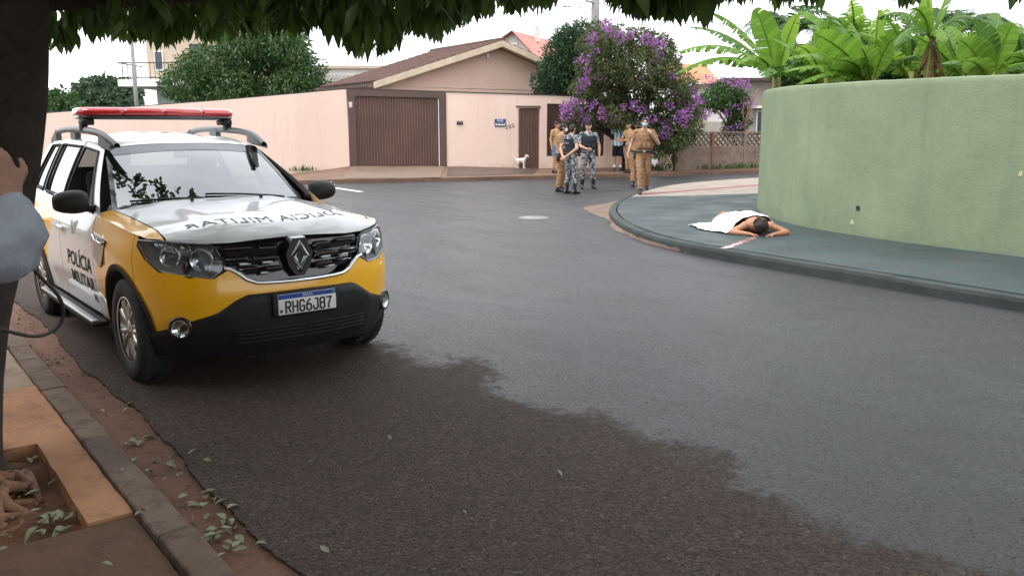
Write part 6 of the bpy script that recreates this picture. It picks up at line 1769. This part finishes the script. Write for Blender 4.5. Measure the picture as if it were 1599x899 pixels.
def stripes():
    m, n, l, p = nodes_of('striped_shirt')
    tc = n.new('ShaderNodeTexCoord'); sep = n.new('ShaderNodeSeparateXYZ'); l.new(tc.outputs['Object'], sep.inputs[0])
    s_ = math_n(n, l, 'SINE', math_n(n, l, 'MULTIPLY', sep.outputs[0], 2 * pi / .125))
    f = ramp_n(n, l, math_n(n, l, 'ADD', math_n(n, l, 'MULTIPLY', s_, .5), .5), [(.45, 0.), (.55, 1.)])
    l.new(mixc(n, l, f, (.72, .74, .76), (.16, .42, .58)), p.inputs['Base Color']); p.inputs['Roughness'].default_value = .8
    l.new(bump_n(n, l, noise_n(n, l, tc.outputs['Object'], 14, 4, .6, .5), .5, .02), p.inputs['Normal'])
    return m
MT['stripes'] = stripes()

class Blob:
    """overlapping closed shapes fused into one continuous skin"""
    def __init__(s): s.mb = MB()
    def cap(s, a, b, ra, rb, n=12):
        a, b = Vector(a), Vector(b); d = (b - a)
        s.mb.ball(a, ra, n, 8); s.mb.ball(b, rb, n, 8)
        s.mb.tube([a, b], [ra, rb], n); return s
    def cyl(s, pts, rad, n=14, sy=1.0): s.mb.tube(pts, rad, n, sy=sy); return s
    def ball(s, c, r, R=None): s.mb.ball(c, r, 14, 10, R=R); return s
    def rings(s, rr, n=18):
        V = []
        for (c, rx, ry, ax, ay) in rr:
            for k in range(n):
                th = 2 * pi * k / n; V.append(Vector(c) + Vector(ax) * (cos(th) * rx) + Vector(ay) * (sin(th) * ry))
        F = [(i * n + k, i * n + (k + 1) % n, (i + 1) * n + (k + 1) % n, (i + 1) * n + k) for i in range(len(rr) - 1) for k in range(n)]
        F += [tuple(range(n - 1, -1, -1)), tuple((len(rr) - 1) * n + k for k in range(n))]
        s.mb.add(V, F, 0, True); return s
    def mesh(s, name, mat, voxel=.012, smooth=4, fac=.5, folds=0.0):
        me = s.mb.mesh(name + '_src', mat); o = bpy.data.objects.new(name, me); COL.objects.link(o); clean(o)
        m = o.modifiers.new('r', 'REMESH'); m.mode = 'VOXEL'; m.voxel_size = voxel; m.use_smooth_shade = True
        if smooth:
            k = o.modifiers.new('s', 'SMOOTH'); k.iterations = smooth; k.factor = fac
        dg = bpy.context.evaluated_depsgraph_get(); dg.update()
        out = bpy.data.meshes.new_from_object(o.evaluated_get(dg)); out.name = name
        bpy.data.objects.remove(o, do_unlink=True); bpy.data.meshes.remove(me)
        if folds:
            nv = len(out.vertices); co = np.empty(nv * 3); no = np.empty(nv * 3); out.vertices.foreach_get('co', co); out.vertices.foreach_get('normal', no)
            co = co.reshape(-1, 3); no = no.reshape(-1, 3)
            dd = np.array([(1 - 2 * abs(mnoise.noise(Vector((a * 7 + 3 * c, b * 7, c * 15))))) * .6 + mnoise.noise(Vector((a * 17, b * 17, c * 28 + 6 * a))) * .4 for a, b, c in co])
            co += no * ((dd - .35) * folds + max(0, folds - .018) * .75)[:, None]; out.vertices.foreach_set('co', co.ravel()); out.update()
        out.materials.clear(); out.materials.append(mat)
        out.polygons.foreach_set('use_smooth', np.ones(len(out.polygons), dtype=bool)); out.update()
        return out
X_, Y_, Z_ = Vector((1, 0, 0)), Vector((0, 1, 0)), Vector((0, 0, 1))
TORSO = [(-.11, .13, .095, 0), (-.04, .168, .115, .005), (.05, .165, .115, .0), (.14, .150, .108, -.005), (.24, .156, .112, -.006), (.34, .175, .120, -.004), (.43, .185, .115, .004), (.49, .165, .098, .010), (.535, .11, .08, .012), (.565, .068, .066, .010)]
def torso_rings(pel, lean, grow=0.0, lo=-.11, hi=.565, belly=0.0):
    sp = Vector((lean[0], lean[1], 1)).normalized(); out = []
    ay = (Y_ - sp * Y_.dot(sp)).normalized(); ax = ay.cross(sp)
    zs = [t[0] for t in TORSO]
    for dz in sorted(set([lo, hi] + [z for z in zs if lo < z < hi])):
        rx, ry, dy = (interp(dz, zs, [t[j] for t in TORSO]) for j in (1, 2, 3))
        g = grow; b = belly * math.exp(-((dz - .10) / .13) ** 2)
        out.append((Vector(pel) + sp * dz + ay * (dy - b * .5), rx + g + b * .4, ry + g + b * .5, ax, ay))
    return out
def hand(B, wrist, d, nrm, side, curl=.5, sc=1.0):
    """palm with four fingers and a thumb; d points along the hand, nrm out of the palm"""
    d = Vector(d).normalized(); nrm = Vector(nrm); nrm = (nrm - d * nrm.dot(d)).normalized(); lat = d.cross(nrm) * side
    w = Vector(wrist); pc = w + d * .048 * sc
    B.cap(w, w + d * .02 * sc, .026 * sc, .026 * sc, 10)
    for q in (-.026, -.009, .009, .026):
        B.cap(w + d * .015 * sc + lat * q * .7 * sc, w + d * .088 * sc + lat * q * sc, .017 * sc, .0135 * sc, 8)
    for q, L in ((-.030, .062), (-.010, .074), (.010, .079), (.030, .070)):
        a = w + d * .09 * sc + lat * q * sc; c1 = curl * .9; c2 = curl * 1.9
        m = a + (d * cos(c1) + nrm * sin(c1)) * L * .52 * sc; e = m + (d * cos(c2) + nrm * sin(c2)) * L * .48 * sc
        B.cap(a, m, .0098 * sc, .009 * sc, 8); B.cap(m, e, .009 * sc, .0075 * sc, 8)
    a = w + d * .03 * sc + lat * .028 * sc; m = a + (lat * .7 + d * .7 + nrm * .25).normalized() * .042 * sc; e = m + (lat * .15 + d * .9 + nrm * .45).normalized() * .034 * sc
    B.cap(a, m, .013 * sc, .0105 * sc, 8); B.cap(m, e, .0105 * sc, .0085 * sc, 8)
DEF = dict(pel=(0, 0, .95), lean=(0, 0),
           ea=(.265, .03, 1.15), wa=(.275, -.05, .90), ha=(.0, -.15, -1), na=(-1, 0, 0),
           eb=(-.265, .03, 1.15), wb=(-.275, -.05, .90), hb=(.0, -.15, -1), nb=(1, 0, 0),
           ka=(.105, -.02, .51), aa=(.11, .02, .095), ta=(.06, -1), kb=(-.105, -.02, .51), ab=(-.11, .02, .095), tb=(-.06, -1),
           head=(0, -.015, 0), turn=0.0, nod=0.0)
def person(label, loc, rz, pose, skin='skin', shirt=None, sleeve=.6, trousers=None, tro_to=1.0, shoes='leather', boot=.0, vest=None, belt=None, cap=None, hair='short',
           mask=None, vox=.0115, scale=1.0, rot=None, socks=None, blouse=False, name='person', belly=0.0, hold=None, folds=.016):
    P = dict(DEF); P.update(pose)
    t = thing(name, label, 'person', loc, rz)
    if rot: t.rotation_euler = rot
    t.scale = (scale,) * 3
    V = {k: (Vector(v) if hasattr(v, '__len__') and len(v) == 3 else v) for k, v in P.items()}
    pel = V['pel']; sp = Vector((P['lean'][0], P['lean'][1], 1)).normalized()
    nk = pel + sp * .555 + Vector((0, .008, 0)); hc = nk + sp * .135 + V['head']
    sa = pel + sp * .475 + X_ * .182; sb = pel + sp * .475 - X_ * .182
    sa = V.get('sa', sa); sb = V.get('sb', sb)
    hipa, hipb = pel + X_ * .092 - sp * .04, pel - X_ * .092 - sp * .04
    S = MT[skin]
    B = Blob(); B.rings(torso_rings(pel, P['lean'], belly=belly)); B.cap(nk - sp * .05, hc - sp * .06, .060, .054)
    Rh = Matrix.Rotation(P['turn'], 3, 'Z') @ Matrix.Rotation(P['nod'], 3, 'X')
    def hp_(x, y, z): return hc + Rh @ Vector((x, y, z))
    B.ball(hp_(0, .012, .028), (.074, .093, .088), Rh); B.ball(hp_(0, -.018, -.035), (.060, .072, .078), Rh); B.ball(hp_(0, -.050, -.078), (.034, .034, .028), Rh)
    B.cap(hp_(0, -.088, .018), hp_(0, -.104, -.022), .009, .015); B.ball(hp_(0, -.088, -.048), (.024, .012, .010), Rh); B.ball(hp_(0, -.084, .030), (.055, .014, .012), Rh)
    for sx in (-1, 1): B.ball(hp_(sx * .076, .012, -.005), (.012, .022, .034), Rh)
    for (s_, e_, w_, h_, n_, side) in ((sa, V['ea'], V['wa'], V['ha'], V['na'], 1), (sb, V['eb'], V['wb'], V['hb'], V['nb'], -1)):
        B.ball(s_, .062); B.cap(s_, e_, .053, .041); B.cap(e_, e_.lerp(w_, .35), .041, .042); B.cap(e_.lerp(w_, .35), w_, .042, .028)
        hand(B, w_, h_, n_, side, P.get('curl', .45))
    for (h_, k_, a_, td) in ((hipa, V['ka'], V['aa'], P['ta']), (hipb, V['kb'], V['ab'], P['tb'])):
        B.cap(h_, k_, .088, .058); B.cap(k_, k_.lerp(a_, .35), .056, .058); B.cap(k_.lerp(a_, .35), a_, .058, .038)
        f = Vector((td[0], td[1], 0)).normalized(); a0 = Vector((a_.x, a_.y, max(.0, a_.z - .095)))
        B.cap(a_ - Z_ * .04 - f * .04, a0 + f * .15 + Z_ * .025, .036, .026)
    body = link('body', B.mesh('body', S, vox), t)
    # eyes, brows
    mb = MB()
    for sx in (-1, 1): mb.ball(hp_(sx * .030, -.082, .010), (.012, .006, .006), 8, 6, R=Rh)
    mb.build('eyes', MT['ink'], t)
    if shirt:
        B = Blob(); B.rings(torso_rings(pel, P['lean'], .016, -.06, .55, belly)); B.cyl([nk - sp * .03, nk + sp * .005], [.075, .070])
        for (s_, e_, w_) in ((sa, V['ea'], V['wa']), (sb, V['eb'], V['wb'])):
            B.ball(s_, .072); end = s_.lerp(e_, min(1, sleeve)); B.cyl([s_, s_.lerp(end, .6), end], [.070, .066, .066 if sleeve < 1 else .056])
            if sleeve > 1:
                B.ball(e_, .054); w2 = e_.lerp(w_, sleeve - 1); B.cyl([e_, e_.lerp(w2, .5), w2], [.054, .052, .042])
        link('shirt', B.mesh('shirt', MT[shirt], vox, 3, folds=folds), t)
    if trousers:
        B = Blob(); B.rings(torso_rings(pel, P['lean'], .014, -.12, .04, belly))
        for (h_, k_, a_) in ((hipa, V['ka'], V['aa']), (hipb, V['kb'], V['ab'])):
            B.ball(h_, .10)
            if tro_to <= 1: e = h_.lerp(k_, tro_to); B.cyl([h_, h_.lerp(e, .5), e], [.104, .100, .102])
            else:
                lo = k_.lerp(a_, tro_to - 1); B.cyl([h_, h_.lerp(k_, .5), k_], [.104, .092, .076]); B.ball(k_, .076)
                B.cyl([k_, k_.lerp(lo, .4), k_.lerp(lo, .8), lo], [.076, .074, .074, .080 if blouse else .070])
        link('trousers', B.mesh('trousers', MT[trousers], vox, 3, folds=.018), t)
    if shoes:
        for (k_, a_, td) in ((V['ka'], V['aa'], P['ta']), (V['kb'], V['ab'], P['tb'])):
            B = Blob(); f = Vector((td[0], td[1], 0)).normalized(); a0 = Vector((a_.x, a_.y, a_.z - .095))
            up = (k_ - a_).normalized()
            B.cyl([a_ - Z_ * .05, a_ + up * (.03 + boot)], [.050, .056]); B.cap(a0 - f * .05 + Z_ * .042, a0 + f * .16 + Z_ * .036, .042, .036); B.cap(a0 - f * .03 + Z_ * .07, a0 + f * .06 + Z_ * .06, .045, .042)
            o = link('boot' if boot else 'shoe', B.mesh('shoe', MT[shoes], vox, 2), t)
            if socks: MB().tube([a_ + up * .02, a_ + up * .12], .046, 12).build('sock', MT[socks], t)
    if vest:
        B = Blob(); B.rings(torso_rings(pel, P['lean'], .042, .10, .44, belly))
        for sx in (-1, 1): B.cyl([pel + sp * .40 + X_ * sx * .11 - Y_ * .10, pel + sp * .525 + X_ * sx * .115, pel + sp * .40 + X_ * sx * .11 + Y_ * .12], [.045, .045, .045])
        vo = link('vest', B.mesh('vest', MT[vest], vox, 3), t)
        mb = MB()
        for (x, z) in ((-.10, .18), (0, .17), (.10, .18)):
            mb.bbox(pel + sp * z + X_ * x - Y_ * (.165 + belly * .5), (.075, .05, .12), .012)
        mb.bbox(pel + sp * .33 - Y_ * .158 + X_ * .07, (.09, .02, .06), .006)
        mb.build('pouches', MT[vest], vo)
        MB().bbox(pel + sp * .33 + Y_ * .165, (.16, .012, .06), .004).build('back_patch', MT['grey_plastic'], vo)
    if belt:
        P_ = [pel + sp * .035 + X_ * cos(2 * pi * k / 28) * (.188 + belly * .4) + Y_ * (sin(2 * pi * k / 28) * (.140 + belly * .3) - belly * .2) for k in range(29)]
        bo = MB().tube(P_, [.024] * 29, 8, cap=False).build('belt', MT[belt], t)
        MB().bbox(pel - sp * .05 - X_ * .205, (.06, .09, .20), .02).build('holster', MT[belt], bo)
        MB().bbox(pel + sp * .04 + X_ * .19 - Y_ * .06, (.05, .06, .09), .012).build('pouch', MT[belt], bo)
        MB().bbox(pel + sp * .04 - Y_ * (.155 + belly * .4), (.06, .02, .05), .006).build('buckle', MT['silver'], bo)
    if hair and not cap:
        B = Blob(); k = .012 if hair == 'short' else .022
        B.ball(hp_(0, .016, .042), (.070 + k, .084 + k, .076 + k), Rh); B.ball(hp_(0, .050, -.005), (.062 + k, .060 + k, .060 + k), Rh)
        if hair == 'curly':
            g_ = random.Random(2)
            for q in range(60):
                th, ph = g_.uniform(0, 2 * pi), g_.uniform(-.3, 1.5); B.ball(hp_(cos(th) * cos(ph) * .092, .03 + sin(th) * cos(ph) * .105, .03 + sin(ph) * .10), .020)
        link('hair', B.mesh('hair', MT['hair'], .011, 1), t)
    if cap:
        B = Blob(); B.ball(hp_(0, .012, .062), (.085, .104, .062), Rh); B.ball(hp_(0, -.098, .052), (.062, .055, .012), Rh)
        link('cap', B.mesh('cap', MT[cap], .010, 2), t)
        B = Blob(); B.ball(hp_(0, .045, -.005), (.072, .066, .060), Rh); link('hair', B.mesh('hair', MT['hair'], .012, 1), t)
    if mask:
        B = Blob(); B.ball(hp_(0, -.050, -.048), (.060, .060, .052), Rh); mk = link('face_mask', B.mesh('face_mask', MT[mask], .010, 2), t)
        mb = MB()
        for sx in (-1, 1): mb.tube([hp_(sx * .055, -.055, -.025), hp_(sx * .085, .03, -.002)], .003, 5)
        mb.build('ear_loop', MT[mask], mk)
    return t
R_d = radians
UNI = dict(shirt='khaki', sleeve=.55, trousers='khaki', tro_to=1.93, shoes='leather', boot=.06)
CAM = dict(shirt='camo', sleeve=.55, trousers='camo', tro_to=1.62, shoes='leather', boot=.16, vest='vest', blouse=True)
# walking officer with his hand at his mask
person('khaki uniformed officer in a blue face mask walking with one hand raised to his face', (3.06, 20.15, .13), R_d(-6), dict(
    lean=(.0, -.05), pel=(0, 0, .945), ea=(.33, -.06, 1.16), wa=(.14, -.22, 1.40), ha=(-.35, .12, .55), na=(-.5, .6, -.2), curl=1.0,
    eb=(-.29, .05, 1.17), wb=(-.36, -.02, .92), hb=(-.1, -.15, -1), ka=(.10, .03, .51), aa=(.10, .24, .17), ta=(.05, -1), kb=(-.085, -.12, .50), ab=(-.06, -.14, .095), tb=(-.1, -1), head=(0, -.03, 0), nod=-.08, turn=.1),
    'skin', **UNI, vest='khaki_dark', belt='leather', hair='short', mask='mask_blue', scale=1.0, belly=.03)
# officer just behind him
person('khaki uniformed officer in a black cap half hidden behind the walking masked officer', (3.56, 24.6, .0), R_d(160), dict(turn=.3), 'skin2', **UNI, belt='leather', cap='black_cloth', scale=1.03)
# camouflaged officers
person('officer in grey camouflage and black vest seen from behind with hands clasped behind his back', (1.50, 21.9, .0), R_d(128), dict(
    ea=(.31, .10, 1.15), wa=(.07, .235, .96), ha=(-.9, .1, -.35), na=(0, 1, 0), eb=(-.31, .10, 1.15), wb=(-.07, .255, .94), hb=(.9, .1, -.35), nb=(0, 1, 0),
    ka=(.12, -.03, .51), aa=(.15, .03, .095), kb=(-.12, -.02, .51), ab=(-.14, .0, .095), turn=.45, nod=.12, head=(0, -.03, -.01)), 'skin', **CAM, hair='short', scale=.99)
person('officer in grey camouflage, black vest and dark cap facing the street', (2.08, 23.75, .0), R_d(4), dict(
    ea=(.30, .04, 1.15), wa=(.29, -.08, .90), eb=(-.24, -.05, 1.14), wb=(-.08, -.22, 1.06), hb=(.8, -.2, -.1), nb=(0, 1, 0),
    ka=(.13, -.03, .51), aa=(.16, .0, .095), ta=(.2, -1), kb=(-.12, -.02, .51), ab=(-.15, .03, .095), turn=-.35), 'skin', **CAM, cap='black_cloth', scale=1.03)
# khaki officer with white mask, arms folded
person('khaki uniformed officer in a white face mask with folded arms beside the camouflaged pair', (1.27, 22.7, .0), R_d(70), dict(
    lean=(0, -.06), ea=(.25, -.10, 1.14), wa=(-.06, -.24, 1.15), ha=(-1, -.1, .1), na=(0, 1, 0), eb=(-.25, -.10, 1.14), wb=(.06, -.22, 1.10), hb=(1, -.1, .1), nb=(0, 1, 0),
    ka=(.10, -.03, .51), aa=(.12, .02, .095), head=(0, -.04, 0), turn=.5), 'skin', **UNI, belt='leather', mask='mask_white', hair='short', scale=1.0)
# bystander half hidden
zb_ = far_z(1.30, 29.6)
person('bystander in tan top and blue denim shorts half hidden behind the khaki officer', (1.52, 29.6, zb_), R_d(40), dict(turn=.3), 'skin3', shirt='tan_top', sleeve=.5, trousers='denim', tro_to=.8, shoes='leather', hair='short', scale=.98)
# man in striped shirt and officer beside him
person('man in a light blue and white striped football shirt and black shorts', (3.78, 31.0, far_z(3.78, 31.0)), R_d(170), dict(
    ea=(.28, -.05, 1.15), wa=(.05, -.22, 1.12), ha=(-1, 0, .1), na=(0, 1, 0), eb=(-.29, -.02, 1.16), wb=(-.10, -.20, 1.14), hb=(1, 0, .1), nb=(0, 1, 0), turn=.2, nod=-.1), 'skin3', shirt='stripes', sleeve=.75, trousers='black_cloth', tro_to=.95, shoes='leather', socks='white_sock', hair='short', scale=.99)
person('khaki uniformed officer turned towards the man in the striped shirt', (4.02, 29.7, far_z(4.02, 29.7)), R_d(-62), dict(
    lean=(0, -.05), ea=(.24, -.16, 1.16), wa=(.12, -.42, 1.12), ha=(0, -1, .0), na=(-1, 0, 0), eb=(-.24, -.16, 1.16), wb=(-.14, -.40, 1.16), hb=(0, -1, 0), nb=(1, 0, 0), turn=-.2), 'skin2', **UNI, belt='leather', cap='black_cloth', scale=.98)

# photographer under the tree, only his arm and hand show
def loc_of(p, base, rz):
    q = Vector(p) - Vector(base); c_, s_ = cos(-rz), sin(-rz)
    return (q.x * c_ - q.y * s_, q.x * s_ + q.y * c_, q.z)
PB = (-1.42, 1.58, .094); PR = R_d(172)
el, wr = at(30, 388, 1.74), at(14, 312, 1.84)
el2 = Vector((-1.78, 1.78, 1.30)); wr2 = Vector((-1.52, 1.92, 1.48))
ph = person('photographer in a grey long sleeved shirt at the left edge, hand raised to a camera', PB, PR, dict(
    ea=(.3, 0, 1.2), eb=loc_of(el, PB, PR), wb=loc_of(wr, PB, PR), hb=loc_of(Vector((-.35, .10, .95)) + Vector(PB), PB, PR), nb=loc_of(Vector((-.7, .6, 0)) + Vector(PB), PB, PR),
    sb=loc_of(at(-75, 400, 1.60), PB, PR), wa=loc_of(wr2, PB, PR), ha=loc_of(Vector((.3, .3, .8)) + Vector(PB), PB, PR), na=loc_of(Vector((.7, .6, 0)) + Vector(PB), PB, PR), curl=.9, pel=(0, 0, .93)), 'skin4',
    shirt='grey_shirt', sleeve=1.86, trousers='black_cloth', tro_to=1.93, shoes='leather', hair='short', vox=.008, folds=.020)
for o in ph.children:
    pass
vc = thing('video_camera', 'black hand held video camera raised by the photographer at the left edge', 'camera', (-1.32, 1.93, 1.56), R_d(-8))
MB().bbox((0, 0, 0), (.10, .24, .11), .015).build('camera_body', MT['plastic'], vc)
MB().lathe([(0, .14), (.03, .14), (.045, .16), (.045, .02), (.04, 0)], 18, (0, .06, 0), Matrix.Rotation(-pi / 2, 3, 'X')).build('lens_barrel', MT['gloss_black'], vc)
MB().tube([(0, -.08, .05), (0, -.06, .12), (0, .06, .12), (0, .09, .05)], .012, 8).build('handle', MT['plastic'], vc)
MB().bbox((-.01, -.14, .03), (.05, .08, .05), .012).build('viewfinder', MT['plastic'], vc)
P = smoothline([Vector((-1.28, 1.86, 1.50)), at(35, 400, 1.9), at(66, 436, 1.95), at(92, 460, 1.98), at(101, 486, 2.0), at(93, 512, 2.0), at(62, 527, 1.97), at(25, 521, 1.93), at(-15, 508, 1.88), Vector((-1.32, 1.66, 1.05))], 3)
o = MB().tube(P, .0042, 6).build('camera_cable', MT['black']); tag(o, 'thin black cable looping below the photographer, in front of the car', 'cable')

# ------------------------------------------------------------------ small white dog
MT['white_fur'] = M('white_fur', (.66, .62, .56), .95, var=.15, vscale=18, bump=.8, bscale=90, obj=True)
dg_ = at(810, 261, 31.9)
t = thing('dog', 'small white dog standing by the narrow brown gate', 'dog', (wp(u_of(811), .32, 0).x, wp(u_of(811), .32, 0).y, far_z(.3, 32.0) + .0), R_d(-25))
B = Blob(); B.cap((-.14, 0, .29), (.10, 0, .30), .075, .088); B.ball((.10, 0, .28), (.08, .075, .10)); B.ball((-.02, 0, .275), (.14, .065, .07))
B.cap((.14, 0, .33), (.20, 0, .42), .052, .046); B.ball((.22, 0, .455), (.062, .052, .052)); B.cap((.25, 0, .44), (.30, 0, .425), .032, .022)
for sy in (-1, 1):
    B.cap((.215, sy * .045, .49), (.19, sy * .062, .455), .016, .02)
    B.cap((.115, sy * .05, .26), (.12, sy * .05, .13), .036, .024); B.cap((.12, sy * .05, .13), (.115, sy * .05, .02), .022, .020); B.cap((.115, sy * .05, .02), (.145, sy * .05, .018), .02, .018)
    B.cap((-.13, sy * .05, .27), (-.09, sy * .052, .19), .055, .036); B.cap((-.09, sy * .052, .19), (-.16, sy * .052, .12), .032, .022); B.cap((-.16, sy * .052, .12), (-.145, sy * .052, .02), .021, .019); B.cap((-.145, sy * .052, .02), (-.11, sy * .052, .018), .02, .018)
B.cap((-.20, 0, .32), (-.27, 0, .42), .022, .014)
link('body', B.mesh('body', MT['white_fur'], .010, 2), t)
mb = MB(); mb.ball((.318, 0, .43), .013, 8, 6); mb.ball((.262, .03, .468), .008, 8, 6); mb.ball((.262, -.03, .468), .008, 8, 6); mb.build('nose_and_eyes', MT['ink'], t)

# ------------------------------------------------------------------ person lying on the corner pavement, partly under a sheet
LX, LY = 3.54, 12.18                               # below the head
person('shirtless person lying face down on the blue pavement, partly covered by a sheet', (LX + .02, LY + 1.60, .262), 0, dict(
    pel=(0, 0, .95), lean=(-.02, .0), ea=(.40, -.09, 1.50), wa=(.16, -.10, 1.66), ha=(-.9, -.1, .25), na=(0, -1, 0), eb=(-.40, -.09, 1.46), wb=(-.17, -.10, 1.62), hb=(.9, -.1, .3), nb=(0, -1, 0),
    ka=(.12, -.05, .51), aa=(.14, .02, .10), ta=(.4, -.3), kb=(-.13, -.05, .51), ab=(-.20, .02, .10), tb=(-.4, -.3), head=(0, .0, -.02), turn=.5), 'skin3',
    trousers='black_cloth', tro_to=1.5, shoes=None, hair='curly', rot=(pi / 2, 0, 0), vox=.011)
OF = Vector((-.26, -.94)); A, Bq, Cq, Dq = Vector((2.98, 14.35)) + OF, Vector((3.30, 13.28)) + OF, Vector((4.12, 13.50)) + OF, Vector((4.15, 14.85)) + OF
def sheet_pt(u, v):
    q = A.lerp(Bq, v).lerp(Dq.lerp(Cq, v), u)
    q = q + Vector((.05 * sin(v * 7 + 1), .05 * sin(u * 6)))
    dx = q.x - (LX + .0); prof = max(0, 1 - (dx / .36) ** 2) ** .6 if abs(dx) < .36 else 0
    hh = interp(q.y + .94, [13.0, 13.5, 13.75, 14.1, 14.9, 15.2], [.20, .245, .26, .20, .15, .06])
    wr_ = .018 * mnoise.noise(Vector((q.x * 5, q.y * 5, 2))) + .016 * mnoise.noise(Vector((q.x * 13 + 4 * q.y, q.y * 6, 5))) + .010 * (1 - 2 * abs(mnoise.noise(Vector((q.x * 4 - 6 * q.y, q.y * 3 + q.x * 5, 9)))))
    return Vector((q.x, q.y, .142 + max(0, prof) * hh + .012 + abs(wr_) * 1.3))
V, F = grid(60, 60, sheet_pt)
o = MB().add(V, F, 0, True).build('white_sheet', MT['sheet']); clean(o)
m_ = o.modifiers.new('thick', 'SOLIDIFY'); m_.thickness = .004
tag(o, 'white cloth sheet draped over the lower body of the person lying on the pavement', 'sheet')
# streak of diluted liquid running to the kerb
m, n, l, p = nodes_of('pavement_stain')
f = ramp_n(n, l, noise_n(n, l, pos_n(n), 7, 4, .6, .5), [(.35, 0.), (.65, 1.)])
l.new(mixc(n, l, f, (.17, .05, .055), (.34, .24, .24)), p.inputs['Base Color']); p.inputs['Roughness'].default_value = .25
MT['stain'] = m
ln = resample([gp(1180, 370, .139), gp(1164, 376, .139), gp(1148, 382, .139), gp(1136, 386, .139), gp(1128, 388, .139)], .05)
V = []; F = []
for k, q in enumerate(ln):
    u = k / (len(ln) - 1); w = (.065 + .06 * mnoise.noise(Vector((u * 9, 0, 0))) + .03 * mnoise.noise(Vector((u * 31, 4, 0)))) * (1 - .35 * u) * min(1, u * 6 + .05); d = (ln[min(k + 1, len(ln) - 1)] - ln[max(0, k - 1)]).normalized(); nn = Vector((-d.y, d.x, 0))
    V += [q - nn * w, q + nn * w * (1 + .4 * mnoise.noise(Vector((u * 12, 9, 0))))]
F = [(k * 2, k * 2 + 1, k * 2 + 3, k * 2 + 2) for k in range(len(ln) - 1)]
o = MB().add(V, F).build('pavement_stain', MT['stain']); clean(o); tag(o, 'pale pinkish streak of liquid drying on the blue pavement', 'stain', kind='stuff')
if o.data.polygons[0].normal.z < 0: o.data.flip_normals()
